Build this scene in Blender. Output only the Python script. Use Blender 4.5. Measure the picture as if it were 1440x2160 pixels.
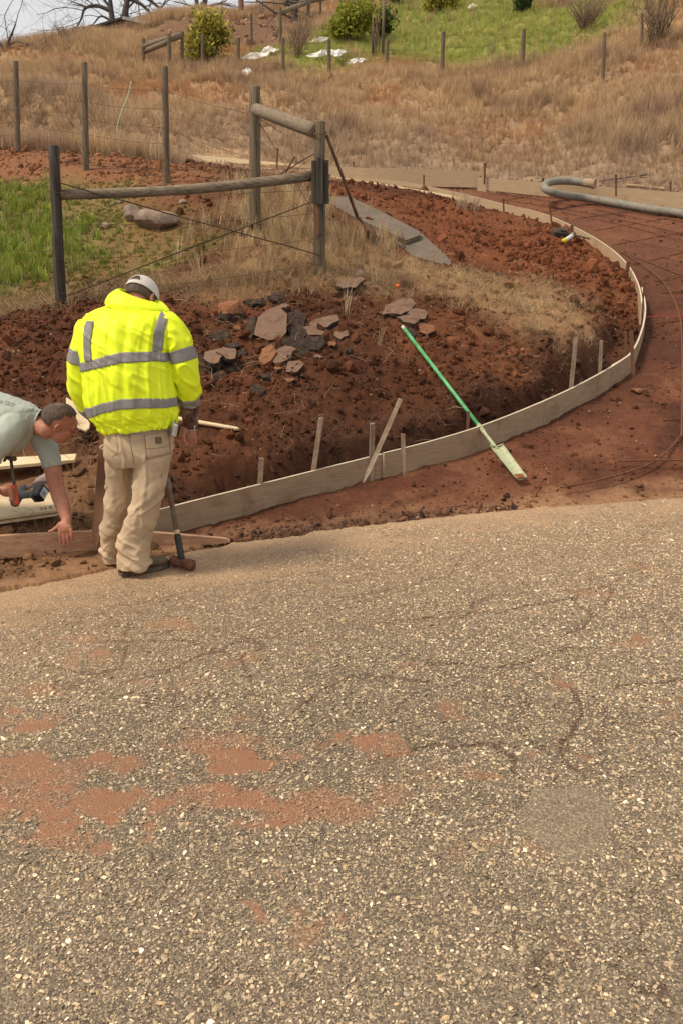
import bpy, bmesh, math, random
import numpy as np
from mathutils import Vector, Matrix, Euler
random.seed(7); rng = np.random.default_rng(7)
for o in list(bpy.data.objects): bpy.data.objects.remove(o)
SC = bpy.context.scene
COL = SC.collection
R = math.radians
# ------------------------------------------------------------------ camera, sky, sun, exposure
CAM_H, PITCH, FPX = 1.9, R(17.0), 1870.0
cam_d = bpy.data.cameras.new('camera'); cam = bpy.data.objects.new('camera', cam_d); COL.objects.link(cam)
cam.location = (0, 0, CAM_H); cam.rotation_euler = (R(90) - PITCH, 0, 0)
cam_d.sensor_fit = 'VERTICAL'; cam_d.sensor_height = 24.0; cam_d.lens = 24.0 * FPX / 2160.0
cam_d.clip_start = 0.05; cam_d.clip_end = 3000
SC.camera = cam
SUN_EL, SUN_AZ = R(56), R(248)          # azimuth clockwise from +Y
w = bpy.data.worlds.new('World'); SC.world = w; w.use_nodes = True
nt = w.node_tree; nt.nodes.clear()
sky = nt.nodes.new('ShaderNodeTexSky'); sky.sky_type = 'NISHITA'; sky.sun_disc = False
sky.sun_elevation = SUN_EL; sky.sun_rotation = SUN_AZ; sky.air_density = 1.0; sky.dust_density = 4.0; sky.ozone_density = 1.0
hs = nt.nodes.new('ShaderNodeHueSaturation'); hs.inputs['Saturation'].default_value = 0.35
mixc = nt.nodes.new('ShaderNodeMix'); mixc.data_type = 'RGBA'; mixc.inputs[0].default_value = 0.62
mixc.inputs[7].default_value = (7.9, 7.8, 7.7, 1)
bg = nt.nodes.new('ShaderNodeBackground'); bg.inputs['Strength'].default_value = 0.108
wo = nt.nodes.new('ShaderNodeOutputWorld')
nt.links.new(sky.outputs[0], hs.inputs['Color']); nt.links.new(hs.outputs[0], mixc.inputs[6])
nt.links.new(mixc.outputs[2], bg.inputs[0]); nt.links.new(bg.outputs[0], wo.inputs[0])
sun_d = bpy.data.lights.new('sun', 'SUN'); sun_d.energy = 2.8; sun_d.angle = R(11); sun_d.color = (1.0, 0.90, 0.74)
sun = bpy.data.objects.new('sun', sun_d); COL.objects.link(sun)
sdir = Vector((math.sin(SUN_AZ) * math.cos(SUN_EL), math.cos(SUN_AZ) * math.cos(SUN_EL), math.sin(SUN_EL)))
sun.rotation_euler = (-sdir).to_track_quat('-Z', 'Y').to_euler(); sun.location = (0, 0, 30)
SC.view_settings.view_transform = 'Standard'; SC.view_settings.look = 'None'
SC.view_settings.exposure = 0.22; SC.view_settings.gamma = 1.0; SC.view_settings.use_curve_mapping = False
SC.render.engine = 'CYCLES'; SC.cycles.max_bounces = 5; SC.cycles.diffuse_bounces = 3; SC.cycles.transparent_max_bounces = 8

# ------------------------------------------------------------------ numbers and noise
def smooth(a, b, x):
    t = np.clip((x - a) / (b - a), 0, 1); return t * t * (3 - 2 * t)
def _hash(ix, iy, s):
    h = (ix.astype(np.int64) * 374761393 + iy.astype(np.int64) * 668265263 + s * 1442695041) & 0xffffffff
    h = ((h ^ (h >> 13)) * 1274126177) & 0xffffffff
    return ((h ^ (h >> 16)) & 0xffffff) / float(0xffffff)
def vnoise(x, y, s=0):
    x = np.asarray(x, float); y = np.asarray(y, float)
    ix = np.floor(x); iy = np.floor(y); fx = x - ix; fy = y - iy
    fx = fx * fx * (3 - 2 * fx); fy = fy * fy * (3 - 2 * fy)
    a = _hash(ix, iy, s); b = _hash(ix + 1, iy, s); c = _hash(ix, iy + 1, s); d = _hash(ix + 1, iy + 1, s)
    return (a + (b - a) * fx) * (1 - fy) + (c + (d - c) * fx) * fy
def fbm(x, y, f, octv=4, s=0, g=0.5):                 # about -1..1
    t = 0; a = 1; n = 0
    for k in range(octv):
        t = t + a * (vnoise(x * f, y * f, s + 17 * k) * 2 - 1); n += a; a *= g; f *= 2.03
    return t / n
def worley(x, y, f, s=0):
    x = np.asarray(x, float) * f; y = np.asarray(y, float) * f
    ix = np.floor(x); iy = np.floor(y); best = np.full(x.shape, 9.0); cell = np.zeros(x.shape)
    for dx in (-1, 0, 1):
        for dy in (-1, 0, 1):
            px = ix + dx + _hash(ix + dx, iy + dy, s); py = iy + dy + _hash(ix + dx, iy + dy, s + 5)
            d = np.hypot(px - x, py - y); m = d < best
            best = np.where(m, d, best); cell = np.where(m, _hash(ix + dx, iy + dy, s + 9), cell)
    return best, cell
def ray(px, py):
    u = (px - 720.0) / FPX; v = (1080.0 - py) / FPX
    return Vector((u, math.cos(PITCH) + v * math.sin(PITCH), -math.sin(PITCH) + v * math.cos(PITCH)))
def P(px, py, Y):
    d = ray(px, py); t = Y / d.y; return Vector((d.x * t, Y, CAM_H + d.z * t))
def ppm(Y, py=1080):                                  # photograph pixels per metre at a distance
    return FPX / (Y / ray(720, py).y)
class TPS:
    def __init__(self, pts, lam=0.02):
        self.p = np.array([(a, b) for a, b, c in pts]); z = np.array([c for a, b, c in pts])
        n = len(z); d = np.linalg.norm(self.p[:, None] - self.p[None], axis=2)
        K = self.k(d) + lam * np.eye(n); Q = np.c_[np.ones(n), self.p]
        A = np.block([[K, Q], [Q.T, np.zeros((3, 3))]]); self.w = np.linalg.solve(A, np.r_[z, 0, 0, 0])
    @staticmethod
    def k(d): return np.where(d > 1e-9, d * d * np.log(np.maximum(d, 1e-9)), 0)
    def __call__(self, x, y):
        x = np.asarray(x, float); y = np.asarray(y, float); out = self.w[-3] + self.w[-2] * x + self.w[-1] * y
        for (a, b), c in zip(self.p, self.w[:-3]): out = out + c * self.k(np.hypot(x - a, y - b))
        return out
def seg_dist(x, y, poly, closed=False):
    best = np.full(np.shape(x), 1e9); q = list(poly) + ([poly[0]] if closed else [])
    for (ax, ay), (bx, by) in zip(q[:-1], q[1:]):
        dx, dy = bx - ax, by - ay; L = dx * dx + dy * dy + 1e-12
        t = np.clip(((x - ax) * dx + (y - ay) * dy) / L, 0, 1)
        best = np.minimum(best, np.hypot(x - ax - t * dx, y - ay - t * dy))
    return best
def inside(x, y, poly):
    c = np.zeros(np.shape(x), bool); n = len(poly)
    for i in range(n):
        ax, ay = poly[i]; bx, by = poly[(i + 1) % n]
        if ay == by: continue
        m = ((ay > y) != (by > y)) & (x < (bx - ax) * (y - ay) / (by - ay) + ax); c ^= m
    return c
def catmull(pts, n=8):
    P_ = [Vector(p) for p in pts]; out = []
    for i in range(len(P_) - 1):
        p0 = P_[max(i - 1, 0)]; p1 = P_[i]; p2 = P_[i + 1]; p3 = P_[min(i + 2, len(P_) - 1)]
        for k in range(n):
            t = k / n
            out.append(0.5 * ((2 * p1) + (-p0 + p2) * t + (2 * p0 - 5 * p1 + 4 * p2 - p3) * t * t + (-p0 + 3 * p1 - 3 * p2 + p3) * t ** 3))
    out.append(P_[-1]); return out

# ------------------------------------------------------------------ lie of the land
_DY = [4.0, 5.75, 6.4, 6.9, 7.9, 9.1, 10.7, 12.8, 15.5, 17.2, 19.3, 20.8, 22.5, 26]
_DZ = [-0.02, 0.0, 0.03, .108, .29, .544, .865, 1.32, 1.96, 2.39, 2.90, 3.24, 3.65, 4.4]
def hD(x, y):                                        # the graded driveway bed
    return np.interp(y, _DY, _DZ)
def on_bed(px, py, up=0.0):                            # photograph point -> driveway bed raised by up
    lo, hi = 3.0, 26.0; d = ray(px, py)
    for _ in range(50):
        m = (lo + hi) / 2; z = CAM_H + d.z / d.y * m
        if z > float(hD(0, m)) + up: lo = m
        else: hi = m
    return P(px, py, lo)
EDGE = [(-6.0, 2.6), (-3.0, 4.1), (-1.82, 4.73), (-.71, 5.52), (.48, 5.98), (1.5, 6.32), (2.64, 6.6), (5, 7.1), (9, 7.8)]   # asphalt edge in plan
def edge_y(x): return np.interp(x, [e[0] for e in EDGE], [e[1] for e in EDGE])
BH = 0.20
TOP1 = [(322, 1078), (400, 1058), (500, 1033), (600, 1008), (700, 983), (805, 957)]
TOP2 = [(805, 954), (900, 930), (1000, 900), (1100, 862), (1200, 818), (1280, 775), (1330, 742)]
TOP3 = [(1290, 768), (1330, 742), (1352, 697), (1360, 650), (1352, 600), (1325, 555), (1285, 520), (1230, 487), (1160, 455), (1060, 430), (985, 413), (870, 388), (700, 370), (455, 343)]
inner_px = TOP1 + TOP2[1:-1] + TOP3[1:]
INNER = catmull([on_bed(a, b, BH) for a, b in inner_px], 6)
INNER2 = [(p.x, p.y) for p in INNER]
FAR_PX = [(1560, 417), (1440, 407), (1300, 396), (1150, 385), (1010, 374), (820, 362), (640, 352), (440, 330), (250, 318), (60, 298), (-60, 288)]
FARB = [on_bed(a, b, .25) for a, b in FAR_PX]
FAR2 = [(p.x, p.y) for p in FARB]
DRIVE = [(e[0], e[1]) for e in EDGE if e[0] > -1.9] + [(9, 12), (9, 18)] + FAR2 + [(-10.5, 21.0), (INNER2[-1][0] - 2.2, INNER2[-1][1] - .45)] + INNER2[::-1]
i0 = 0
DRIVE = [(INNER2[0][0] - .05, 5.55)] + [e for e in EDGE if e[0] > INNER2[0][0]] + DRIVE[len([e for e in EDGE if e[0] > -1.9]):]
U = [ # photograph x, y, distance of the undisturbed and heaped ground
 (0,1180,5.22),(60,1150,5.5),(230,1190,5.4),(100,1060,5.9),(0,975,6.5),(160,960,6.6),(250,960,6.5),(100,850,7.2),(0,800,7.5),(200,760,7.7),(50,700,8.4),(250,700,8.3),
 (120,645,9.4),(0,640,9.5),(280,620,9.5),(50,560,10.8),(250,560,10.6),(50,420,13.5),(200,430,13.2),(35,320,16.9),(0,350,15.4),(-200,400,15),(-300,600,10.5),(-400,900,7.5),(-500,300,18),
 (300,460,12.1),(350,385,13.2),(180,357,14.4),(450,380,14.3),(430,500,11.4),(500,590,9.9),(675,575,10.0),(540,470,11.3),(620,500,11.3),(620,400,14.0),
 (570,680,8.8),(450,800,7.8),(400,900,7.1),(600,900,7.15),(700,860,7.5),(800,900,7.55),(480,960,6.7),(380,1000,6.35),(620,960,6.9),(700,760,8.1),(850,700,9.0),(850,800,8.25),(760,640,9.6),(960,640,9.9),
 (900,860,7.9),(1000,800,8.4),(1050,700,9.3),(1100,780,8.8),(1190,745,9.2),(1240,700,9.9),(1050,620,10.6),(1200,640,10.9),(1300,680,11.2),(1300,620,11.9),(1200,560,12.8),(1260,540,14.2),
 (1200,510,14.6),(1100,480,15.4),(1000,470,15.3),(1000,440,16.8),(860,470,14.2),(945,555,12.0),(700,420,13.8),(760,480,12.6),(800,400,17.6),(650,380,18.2),(560,370,18.6),(450,350,19),(300,340,17.6),(150,325,17.5),
 (1440,398,20.6),(1300,383,21.0),(1150,371,21.8),(1000,355,22.5),(800,345,23.2),(600,330,23.5),(400,312,23),(200,300,22.3),(0,280,21.5),(-200,260,21),
 (1600,404,20.5),(1440,300,22.6),(1440,220,25),(1440,150,28),(1440,60,33),(1440,0,37),(1700,200,25),(1700,0,34),
 (1100,300,24.6),(1100,200,29),(1100,150,32.5),(1100,60,40),(1100,0,46),(720,280,25),(720,200,29),(720,160,32),(720,100,38),(760,40,46),(800,0,52),
 (400,250,25.5),(400,180,29.5),(400,120,35),(300,70,41),(350,45,45),(590,90,39),(590,30,48),(640,0,53),(450,90,39),
 (100,240,24),(100,180,28),(170,75,38),(60,118,33),(0,142,31),(-60,165,29),(-300,200,26)]
upts = [P(a, b, c) for a, b, c in U]
UP = [(p.x, p.y, p.z) for p in upts]
for a, b, c in [(-16, 40, 7.6), (-25, 45, 6.5), (-14, 55, 9.5), (-4, 58, 12.0), (8, 64, 15.5), (30, 60, 17), (-24, 30, 6.0), (0, 72, 13), (-30, 60, 7), (-16, 22, 4.6), (30, 30, 8.5), (30, 14, 2.0), (-14, 9, 1.4), (-9, 4, .1)]:
    UP.append((a, b, c))
hU = TPS(UP, 0.05)
def base_height(x, y):
    """smooth lie of the ground and the masks that go with it"""
    x = np.asarray(x, float); y = np.asarray(y, float)
    ins = inside(x, y, DRIVE); dd = seg_dist(x, y, INNER2); df = seg_dist(x, y, FAR2)
    d_ = hD(x, y); u_ = hU(x, y)
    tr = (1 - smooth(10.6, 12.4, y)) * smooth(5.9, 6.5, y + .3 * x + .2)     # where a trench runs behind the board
    wob = .10 * fbm(x, y, 2.3, 3, 91)
    floor_ = d_ - .14
    prof = smooth(.30 + wob, .50 + wob * 1.3, dd)
    up_t = floor_ * (1 - prof) + u_ * prof
    near = smooth(0.0, .5, dd)
    up_n = np.minimum(u_, d_ + .14 + .5 * dd) * (1 - near) + u_ * near
    up_n = np.maximum(up_n, d_ + .02 - 6 * smooth(.8, 1.2, dd))
    z = up_t * tr + up_n * (1 - tr)
    fb = smooth(0, 1.2, df); z = np.where(df < 1.2, (d_ + .22) * (1 - fb) + z * fb, z)
    bed = d_ + 0 * x
    z = np.where(ins, bed, z)
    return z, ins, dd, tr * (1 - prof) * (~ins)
def relief(x, y, z, ins, dd, tren):
    """clods, ruts and crumbs on top"""
    m = 1 - smooth(17.5, 20, y)                           # dug soil fades to turf far up
    grass = np.maximum(smooth(-.6, .4, -x - 1.55 + .10 * (y - 9.0)) * smooth(8.6, 9.8, y), 0)
    rough = np.where(ins, .40, 1.0) * (1 - .75 * grass) * m + .35 * (1 - m)
    w1, c1 = worley(x, y, 9, 3); w2, c2 = worley(x + 3.3, y, 19, 8)
    cl = (1 - np.clip(w1 * 1.3, 0, 1)) ** 1 * (c1 > .45) * c1 * .040 + (1 - np.clip(w2 * 1.3, 0, 1)) * (c2 > .3) * c2 * .022
    calm = smooth(-.75, -1.1, x) * (1 - smooth(6.2, 6.9, y)); rough = rough * (1 - .75 * calm)
    n = fbm(x, y, 1.6, 6, 11, .55) * .11 + fbm(x, y, 14, 3, 33) * .016
    out = z + rough * (cl + n)
    far = smooth(20, 24, y); out = out + far * (fbm(x, y, .5, 4, 51) * .35 + fbm(x, y, 2.2, 3, 52) * .12)
    # soil lies level with or a little below the asphalt along its broken edge
    e = y - edge_y(x); k = smooth(.02, .9, e)
    low = np.where(x < -.9, .012, -.03 * (1 - smooth(1.0, 1.6, x)) + .004)
    flat = low + .012 * fbm(x, y, 6, 4, 71) + .5 * cl * np.where(x < -.6, .3, 1) * smooth(0, .12, e)
    return flat * (1 - k) + out * k
def ground_z(x, y):
    a = base_height(x, y); return relief(np.asarray(x, float), np.asarray(y, float), *a)
def gz(x, y): return float(ground_z(np.array([x]), np.array([y]))[0])
def G(px, py, up=0.0, lo=3.5, hi=75.0):
    """where the sight line of a photograph point first meets the ground"""
    d = ray(px, py); ys = np.concatenate([np.arange(lo, 26, .06), np.arange(26, hi, .25)])
    xs = d.x / d.y * ys; zs = CAM_H + d.z / d.y * ys; hgt = ground_z(xs, ys) + up
    k = np.nonzero(zs < hgt)[0]
    if not len(k): return P(px, py, hi)
    i = k[0]
    if i == 0: return P(px, py, ys[0])
    a = zs[i - 1] - hgt[i - 1]; b = zs[i] - hgt[i]; Y = ys[i - 1] + (ys[i] - ys[i - 1]) * a / (a - b)
    return P(px, py, float(Y))

# ------------------------------------------------------------------ mesh and object helpers
def link(o): COL.objects.link(o); return o
def props(o, label=None, cat=None, group=None, kind=None):
    if label: o['label'] = label
    if cat: o['category'] = cat
    if group: o['group'] = group
    if kind: o['kind'] = kind
    return o
def mesh_obj(name, verts, faces, mat=None, parent=None, smooth_=False, loc=None, **kw):
    me = bpy.data.meshes.new(name)
    if isinstance(verts, np.ndarray) and isinstance(faces, np.ndarray):
        me.vertices.add(len(verts)); me.vertices.foreach_set('co', verts.astype(np.float32).ravel())
        n, k = faces.shape; me.loops.add(n * k); me.loops.foreach_set('vertex_index', faces.astype(np.int32).ravel())
        me.polygons.add(n); me.polygons.foreach_set('loop_start', np.arange(0, n * k, k, dtype=np.int32))
        me.polygons.foreach_set('loop_total', np.full(n, k, dtype=np.int32)); me.update(calc_edges=True)
    else:
        me.from_pydata([tuple(v) for v in verts], [], [tuple(f) for f in faces])
    if smooth_ and len(me.polygons): me.polygons.foreach_set('use_smooth', np.ones(len(me.polygons), bool))
    o = bpy.data.objects.new(name, me); COL.objects.link(o)
    if mat:
        for m in (mat if isinstance(mat, (list, tuple)) else [mat]): me.materials.append(m)
    if parent: o.parent = parent
    if loc is not None: o.location = loc
    return props(o, **kw)
def empty(name, loc, **kw):
    o = bpy.data.objects.new(name, None); COL.objects.link(o); o.location = loc; o.empty_display_size = .1
    return props(o, **kw)
def bm_obj(name, bm, mat=None, parent=None, smooth_=False, **kw):
    bmesh.ops.recalc_face_normals(bm, faces=bm.faces)
    me = bpy.data.meshes.new(name); bm.to_mesh(me); bm.free()
    if smooth_: me.polygons.foreach_set('use_smooth', np.ones(len(me.polygons), bool))
    o = bpy.data.objects.new(name, me); COL.objects.link(o)
    if mat:
        for m in (mat if isinstance(mat, (list, tuple)) else [mat]): me.materials.append(m)
    if parent: o.parent = parent
    return props(o, **kw)
def color_attr(me, name, rgb):
    a = me.color_attributes.new(name, 'FLOAT_COLOR', 'POINT'); c = np.ones((len(me.vertices), 4), np.float32); c[:, :3] = rgb
    a.data.foreach_set('color', c.ravel())
def lin(r, g, b):                                     # sRGB 0..255 -> linear
    f = lambda c: (c / 255 / 12.92) if c / 255 <= .04045 else ((c / 255 + .055) / 1.055) ** 2.4
    return (f(r), f(g), f(b))
def add_box(bm, sx, sy, sz, M=Matrix(), bev=0.0, mi=0):
    r = bmesh.ops.create_cube(bm, size=1.0, matrix=M @ Matrix.Diagonal((sx, sy, sz, 1)))
    if bev: 
        es = list({e for v in r['verts'] for e in v.link_edges})
        r2 = bmesh.ops.bevel(bm, geom=es, offset=bev, segments=1, affect='EDGES')
        fs = r2['faces']
    fs = {f for v in r['verts'] if v.is_valid for f in v.link_faces}
    for f in fs: f.material_index = mi
    return r
def frames(pts):
    """parallel frames along a line of points"""
    P_ = [Vector(p) for p in pts]; T = []
    for i in range(len(P_)):
        t = (P_[min(i + 1, len(P_) - 1)] - P_[max(i - 1, 0)]); T.append(t.normalized() if t.length > 1e-9 else Vector((0, 0, 1)))
    u = T[0].cross(Vector((0, 0, 1)));
    if u.length < .1: u = T[0].cross(Vector((0, 1, 0)))
    u.normalize(); out = []
    for i, t in enumerate(T):
        u = (u - t * u.dot(t)).normalized(); out.append((P_[i], t, u, t.cross(u)))
    return out
def add_tube(bm, pts, rad, seg=10, cap=True, mi=0, jit=0, ell=1.0):
    fr = frames(pts); rs = rad if isinstance(rad, (list, tuple, np.ndarray)) else [rad] * len(fr); rings = []
    for (p, t, u, v), r in zip(fr, rs):
        rings.append([bm.verts.new(p + (u * math.cos(a) + v * math.sin(a) * ell) * r * (1 + (jit * (random.random() - .5) if jit else 0))) for a in [2 * math.pi * k / seg for k in range(seg)]])
    for a, b in zip(rings[:-1], rings[1:]):
        for k in range(seg):
            f = bm.faces.new((a[k], a[(k + 1) % seg], b[(k + 1) % seg], b[k])); f.material_index = mi
    if cap:
        f = bm.faces.new(rings[0][::-1]); f.material_index = mi; f = bm.faces.new(rings[-1]); f.material_index = mi
    return rings
def tube_obj(name, pts, rad, mat, parent=None, seg=10, smooth_=True, **kw):
    bm = bmesh.new(); add_tube(bm, pts, rad, seg); return bm_obj(name, bm, mat, parent, smooth_, **kw)
def look(o_from, to, up=Vector((0, 0, 1))):
    """matrix whose X runs from o_from to to, centred at the middle"""
    a, b = Vector(o_from), Vector(to); x = (b - a).normalized(); y = up.cross(x)
    if y.length < 1e-4: y = Vector((0, 1, 0))
    y.normalize(); z = x.cross(y); M = Matrix((x, y, z)).transposed().to_4x4(); M.translation = (a + b) / 2; return M

# ------------------------------------------------------------------ materials
MATS = {}
def N(nt, t, **kw):
    n = nt.nodes.new(t)
    for k, v in kw.items():
        if k in n.inputs: n.inputs[k].default_value = v
        else: setattr(n, k, v)
    return n
def new_mat(name, rough=.9, spec=.3):
    m = bpy.data.materials.new(name); m.use_nodes = True; t = m.node_tree; b = t.nodes['Principled BSDF']
    b.inputs['Roughness'].default_value = rough; b.inputs['Specular IOR Level'].default_value = spec; MATS[name] = m
    return m, t, b
def coords(t, scale=(1, 1, 1), obj=True):
    tc = N(t, 'ShaderNodeTexCoord'); mp = N(t, 'ShaderNodeMapping'); mp.inputs['Scale'].default_value = scale
    t.links.new(tc.outputs['Object' if obj else 'Generated'], mp.inputs[0]); return mp.outputs[0]
def ramp(t, fac, stops):
    r = N(t, 'ShaderNodeValToRGB'); e = r.color_ramp.elements
    while len(e) < len(stops): e.new(.5)
    for q, (p, c) in zip(e, stops): q.position = p; q.color = (*c, 1)
    t.links.new(fac, r.inputs[0]); return r.outputs[0]
def mixrgb(t, a, b, fac, mode='MIX'):
    m = N(t, 'ShaderNodeMix'); m.data_type = 'RGBA'; m.blend_type = mode
    for s, v in ((6, a), (7, b)):
        if isinstance(v, tuple): m.inputs[s].default_value = (*v, 1)
        else: t.links.new(v, m.inputs[s])
    if isinstance(fac, (int, float)): m.inputs[0].default_value = fac
    else: t.links.new(fac, m.inputs[0])
    return m.outputs[2]
def bump(t, b, h, strength=.5, dist=.01):
    n = N(t, 'ShaderNodeBump'); n.inputs['Strength'].default_value = strength; n.inputs['Distance'].default_value = dist
    t.links.new(h, n.inputs['Height']); t.links.new(n.outputs[0], b.inputs['Normal'])
def noise(t, vec, scale, detail=5, rough=.6):
    n = N(t, 'ShaderNodeTexNoise'); n.inputs['Scale'].default_value = scale; n.inputs['Detail'].default_value = detail; n.inputs['Roughness'].default_value = rough
    t.links.new(vec, n.inputs['Vector']); return n.outputs['Fac']
def mottled(name, c1, c2, scale=8, rough=.9, spec=.25, bstr=.4, bdist=.004, c3=None, stretch=(1, 1, 1), bscale=None, metal=0):
    m, t, b = new_mat(name, rough, spec); v = coords(t, stretch); f = noise(t, v, scale, 8, .65)
    st = [(.35, c1), (.65, c2)] if c3 is None else [(.3, c1), (.52, c2), (.72, c3)]
    t.links.new(ramp(t, f, st), b.inputs['Base Color']); b.inputs['Metallic'].default_value = metal
    if bstr: bump(t, b, noise(t, v, bscale or scale * 3, 6, .7), bstr, bdist)
    return m
def wood(name, c1, c2, dirt=None, axis=0, scale=6, rough=.8, dirt_amt=.5):
    """grain along the object's X (axis 0) or Z (axis 2)"""
    s = [26, 26, 26]; s[axis] = 1.3
    m, t, b = new_mat(name, rough, .2); v = coords(t, tuple(s)); f = noise(t, v, scale * .35, 8, .7)
    c = ramp(t, f, [(.36, c1), (.64, c2)])
    if dirt:
        v2 = coords(t, (1, 1, 1)); f2 = noise(t, v2, 7, 9, .7); k = ramp(t, f2, [(1 - dirt_amt - .1, (0, 0, 0)), (1 - dirt_amt + .12, (1, 1, 1))])
        c = mixrgb(t, c, dirt, k)
    t.links.new(c, b.inputs['Base Color']); bump(t, b, f, .5, .003); return m
def tinted(name, attr='tint', rough=.95, noise_scale=60, var=.35, bstr=.6, bdist=.006, spec=.15, inst=False):
    m, t, b = new_mat(name, rough, spec); a = N(t, 'ShaderNodeAttribute'); a.attribute_name = attr
    if inst: a.attribute_type = 'INSTANCER'
    v = coords(t); f = noise(t, v, noise_scale, 6, .7)
    k = ramp(t, f, [(.25, (1 - var,) * 3), (.75, (1 + var,) * 3)])
    c = mixrgb(t, a.outputs['Color'], k, 1.0, 'MULTIPLY'); t.links.new(c, b.inputs['Base Color'])
    if bstr: bump(t, b, noise(t, v, noise_scale * 1.7, 6, .75), bstr, bdist)
    return m
M_SOIL = tinted('soil', noise_scale=45, var=.42, bstr=.8, bdist=.012)
M_CLOD = tinted('clod_soil', inst=True, noise_scale=9, var=.3, bstr=.5, bdist=.02)
def blade_mat(name):
    m, t, b = new_mat(name, .7, .2); a = N(t, 'ShaderNodeAttribute'); a.attribute_name = 'tint'; a.attribute_type = 'INSTANCER'
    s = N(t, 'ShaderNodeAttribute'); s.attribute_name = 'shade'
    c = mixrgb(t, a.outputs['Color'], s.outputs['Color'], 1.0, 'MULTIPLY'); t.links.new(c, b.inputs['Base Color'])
    tr = N(t, 'ShaderNodeBsdfTranslucent'); t.links.new(c, tr.inputs['Color']); ms = N(t, 'ShaderNodeMixShader'); ms.inputs[0].default_value = .3
    t.links.new(b.outputs[0], ms.inputs[1]); t.links.new(tr.outputs[0], ms.inputs[2]); t.links.new(ms.outputs[0], t.nodes['Material Output'].inputs[0])
    return m
M_BLADE = blade_mat('grass_blade')
M_POST = wood('weathered_post', (.08, .055, .034), (.22, .16, .10), (.10, .06, .035), axis=2, dirt_amt=.35)
M_RAIL = wood('weathered_rail', (.11, .08, .052), (.28, .21, .14), (.08, .05, .03), axis=0, dirt_amt=.3)
M_DARKPOST = wood('dark_post', (.028, .022, .018), (.095, .078, .058), (.05, .03, .02), axis=2, dirt_amt=.3)
M_FORM = wood('form_board', (.22, .165, .11), (.36, .28, .19), (.17, .09, .045), axis=0, rough=.75, dirt_amt=.36)
M_FORMEDGE = wood('form_edge', (.42, .34, .24), (.58, .48, .35), (.25, .15, .08), axis=0, dirt_amt=.25)
M_PINE = wood('fresh_pine', (.60, .44, .25), (.76, .60, .38), (.5, .36, .2), axis=0, dirt_amt=.2)
M_PLY = mottled('plywood_face', (.42, .31, .17), (.62, .48, .30), 3, .85, bstr=.1, c3=(.50, .37, .2))
M_RED = wood('redwood_board', (.34, .175, .10), (.52, .31, .19), (.36, .20, .12), axis=0, dirt_amt=.3)
M_STAKE = wood('stake_wood', (.20, .15, .10), (.36, .28, .20), (.16, .07, .035), axis=2, dirt_amt=.45)
M_RUSTWOOD = wood('muddy_stake', (.12, .055, .03), (.22, .12, .07), (.16, .07, .035), axis=2, dirt_amt=.5)
M_GREYPLANK = wood('grey_plank', (.095, .072, .054), (.20, .152, .115), (.17, .10, .065), axis=0, dirt_amt=.25)
M_RUST = mottled('rusty_steel', (.085, .036, .02), (.19, .085, .045), 30, .85, .3, .4, .002)
M_STEEL = mottled('dark_steel', (.075, .055, .042), (.15, .115, .09), 20, .6, .5, .2, .002, metal=.3)
M_WIRE = mottled('rusty_wire', (.05, .03, .02), (.12, .08, .05), 40, .8, .3, 0)
M_ROCK = mottled('brown_rock', (.13, .085, .06), (.27, .19, .14), 5, .9, .25, .8, .02, c3=(.36, .26, .19), bscale=14)
M_ASPH_OLD = mottled('broken_asphalt_underside', (.022, .016, .013), (.062, .043, .033), 22, .95, .15, 1.0, .03, c3=(.15, .078, .045), bscale=40)
M_ASPH_TOP = mottled('broken_asphalt_top', (.10, .055, .035), (.20, .12, .08), 7, .95, .2, .8, .008, c3=(.15, .08, .05), bscale=60)
M_ROCKRED = mottled('rusty_rock', (.13, .045, .018), (.26, .11, .05), 9, .9, .25, .8, .02, c3=(.07, .04, .03), bscale=22)

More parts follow.
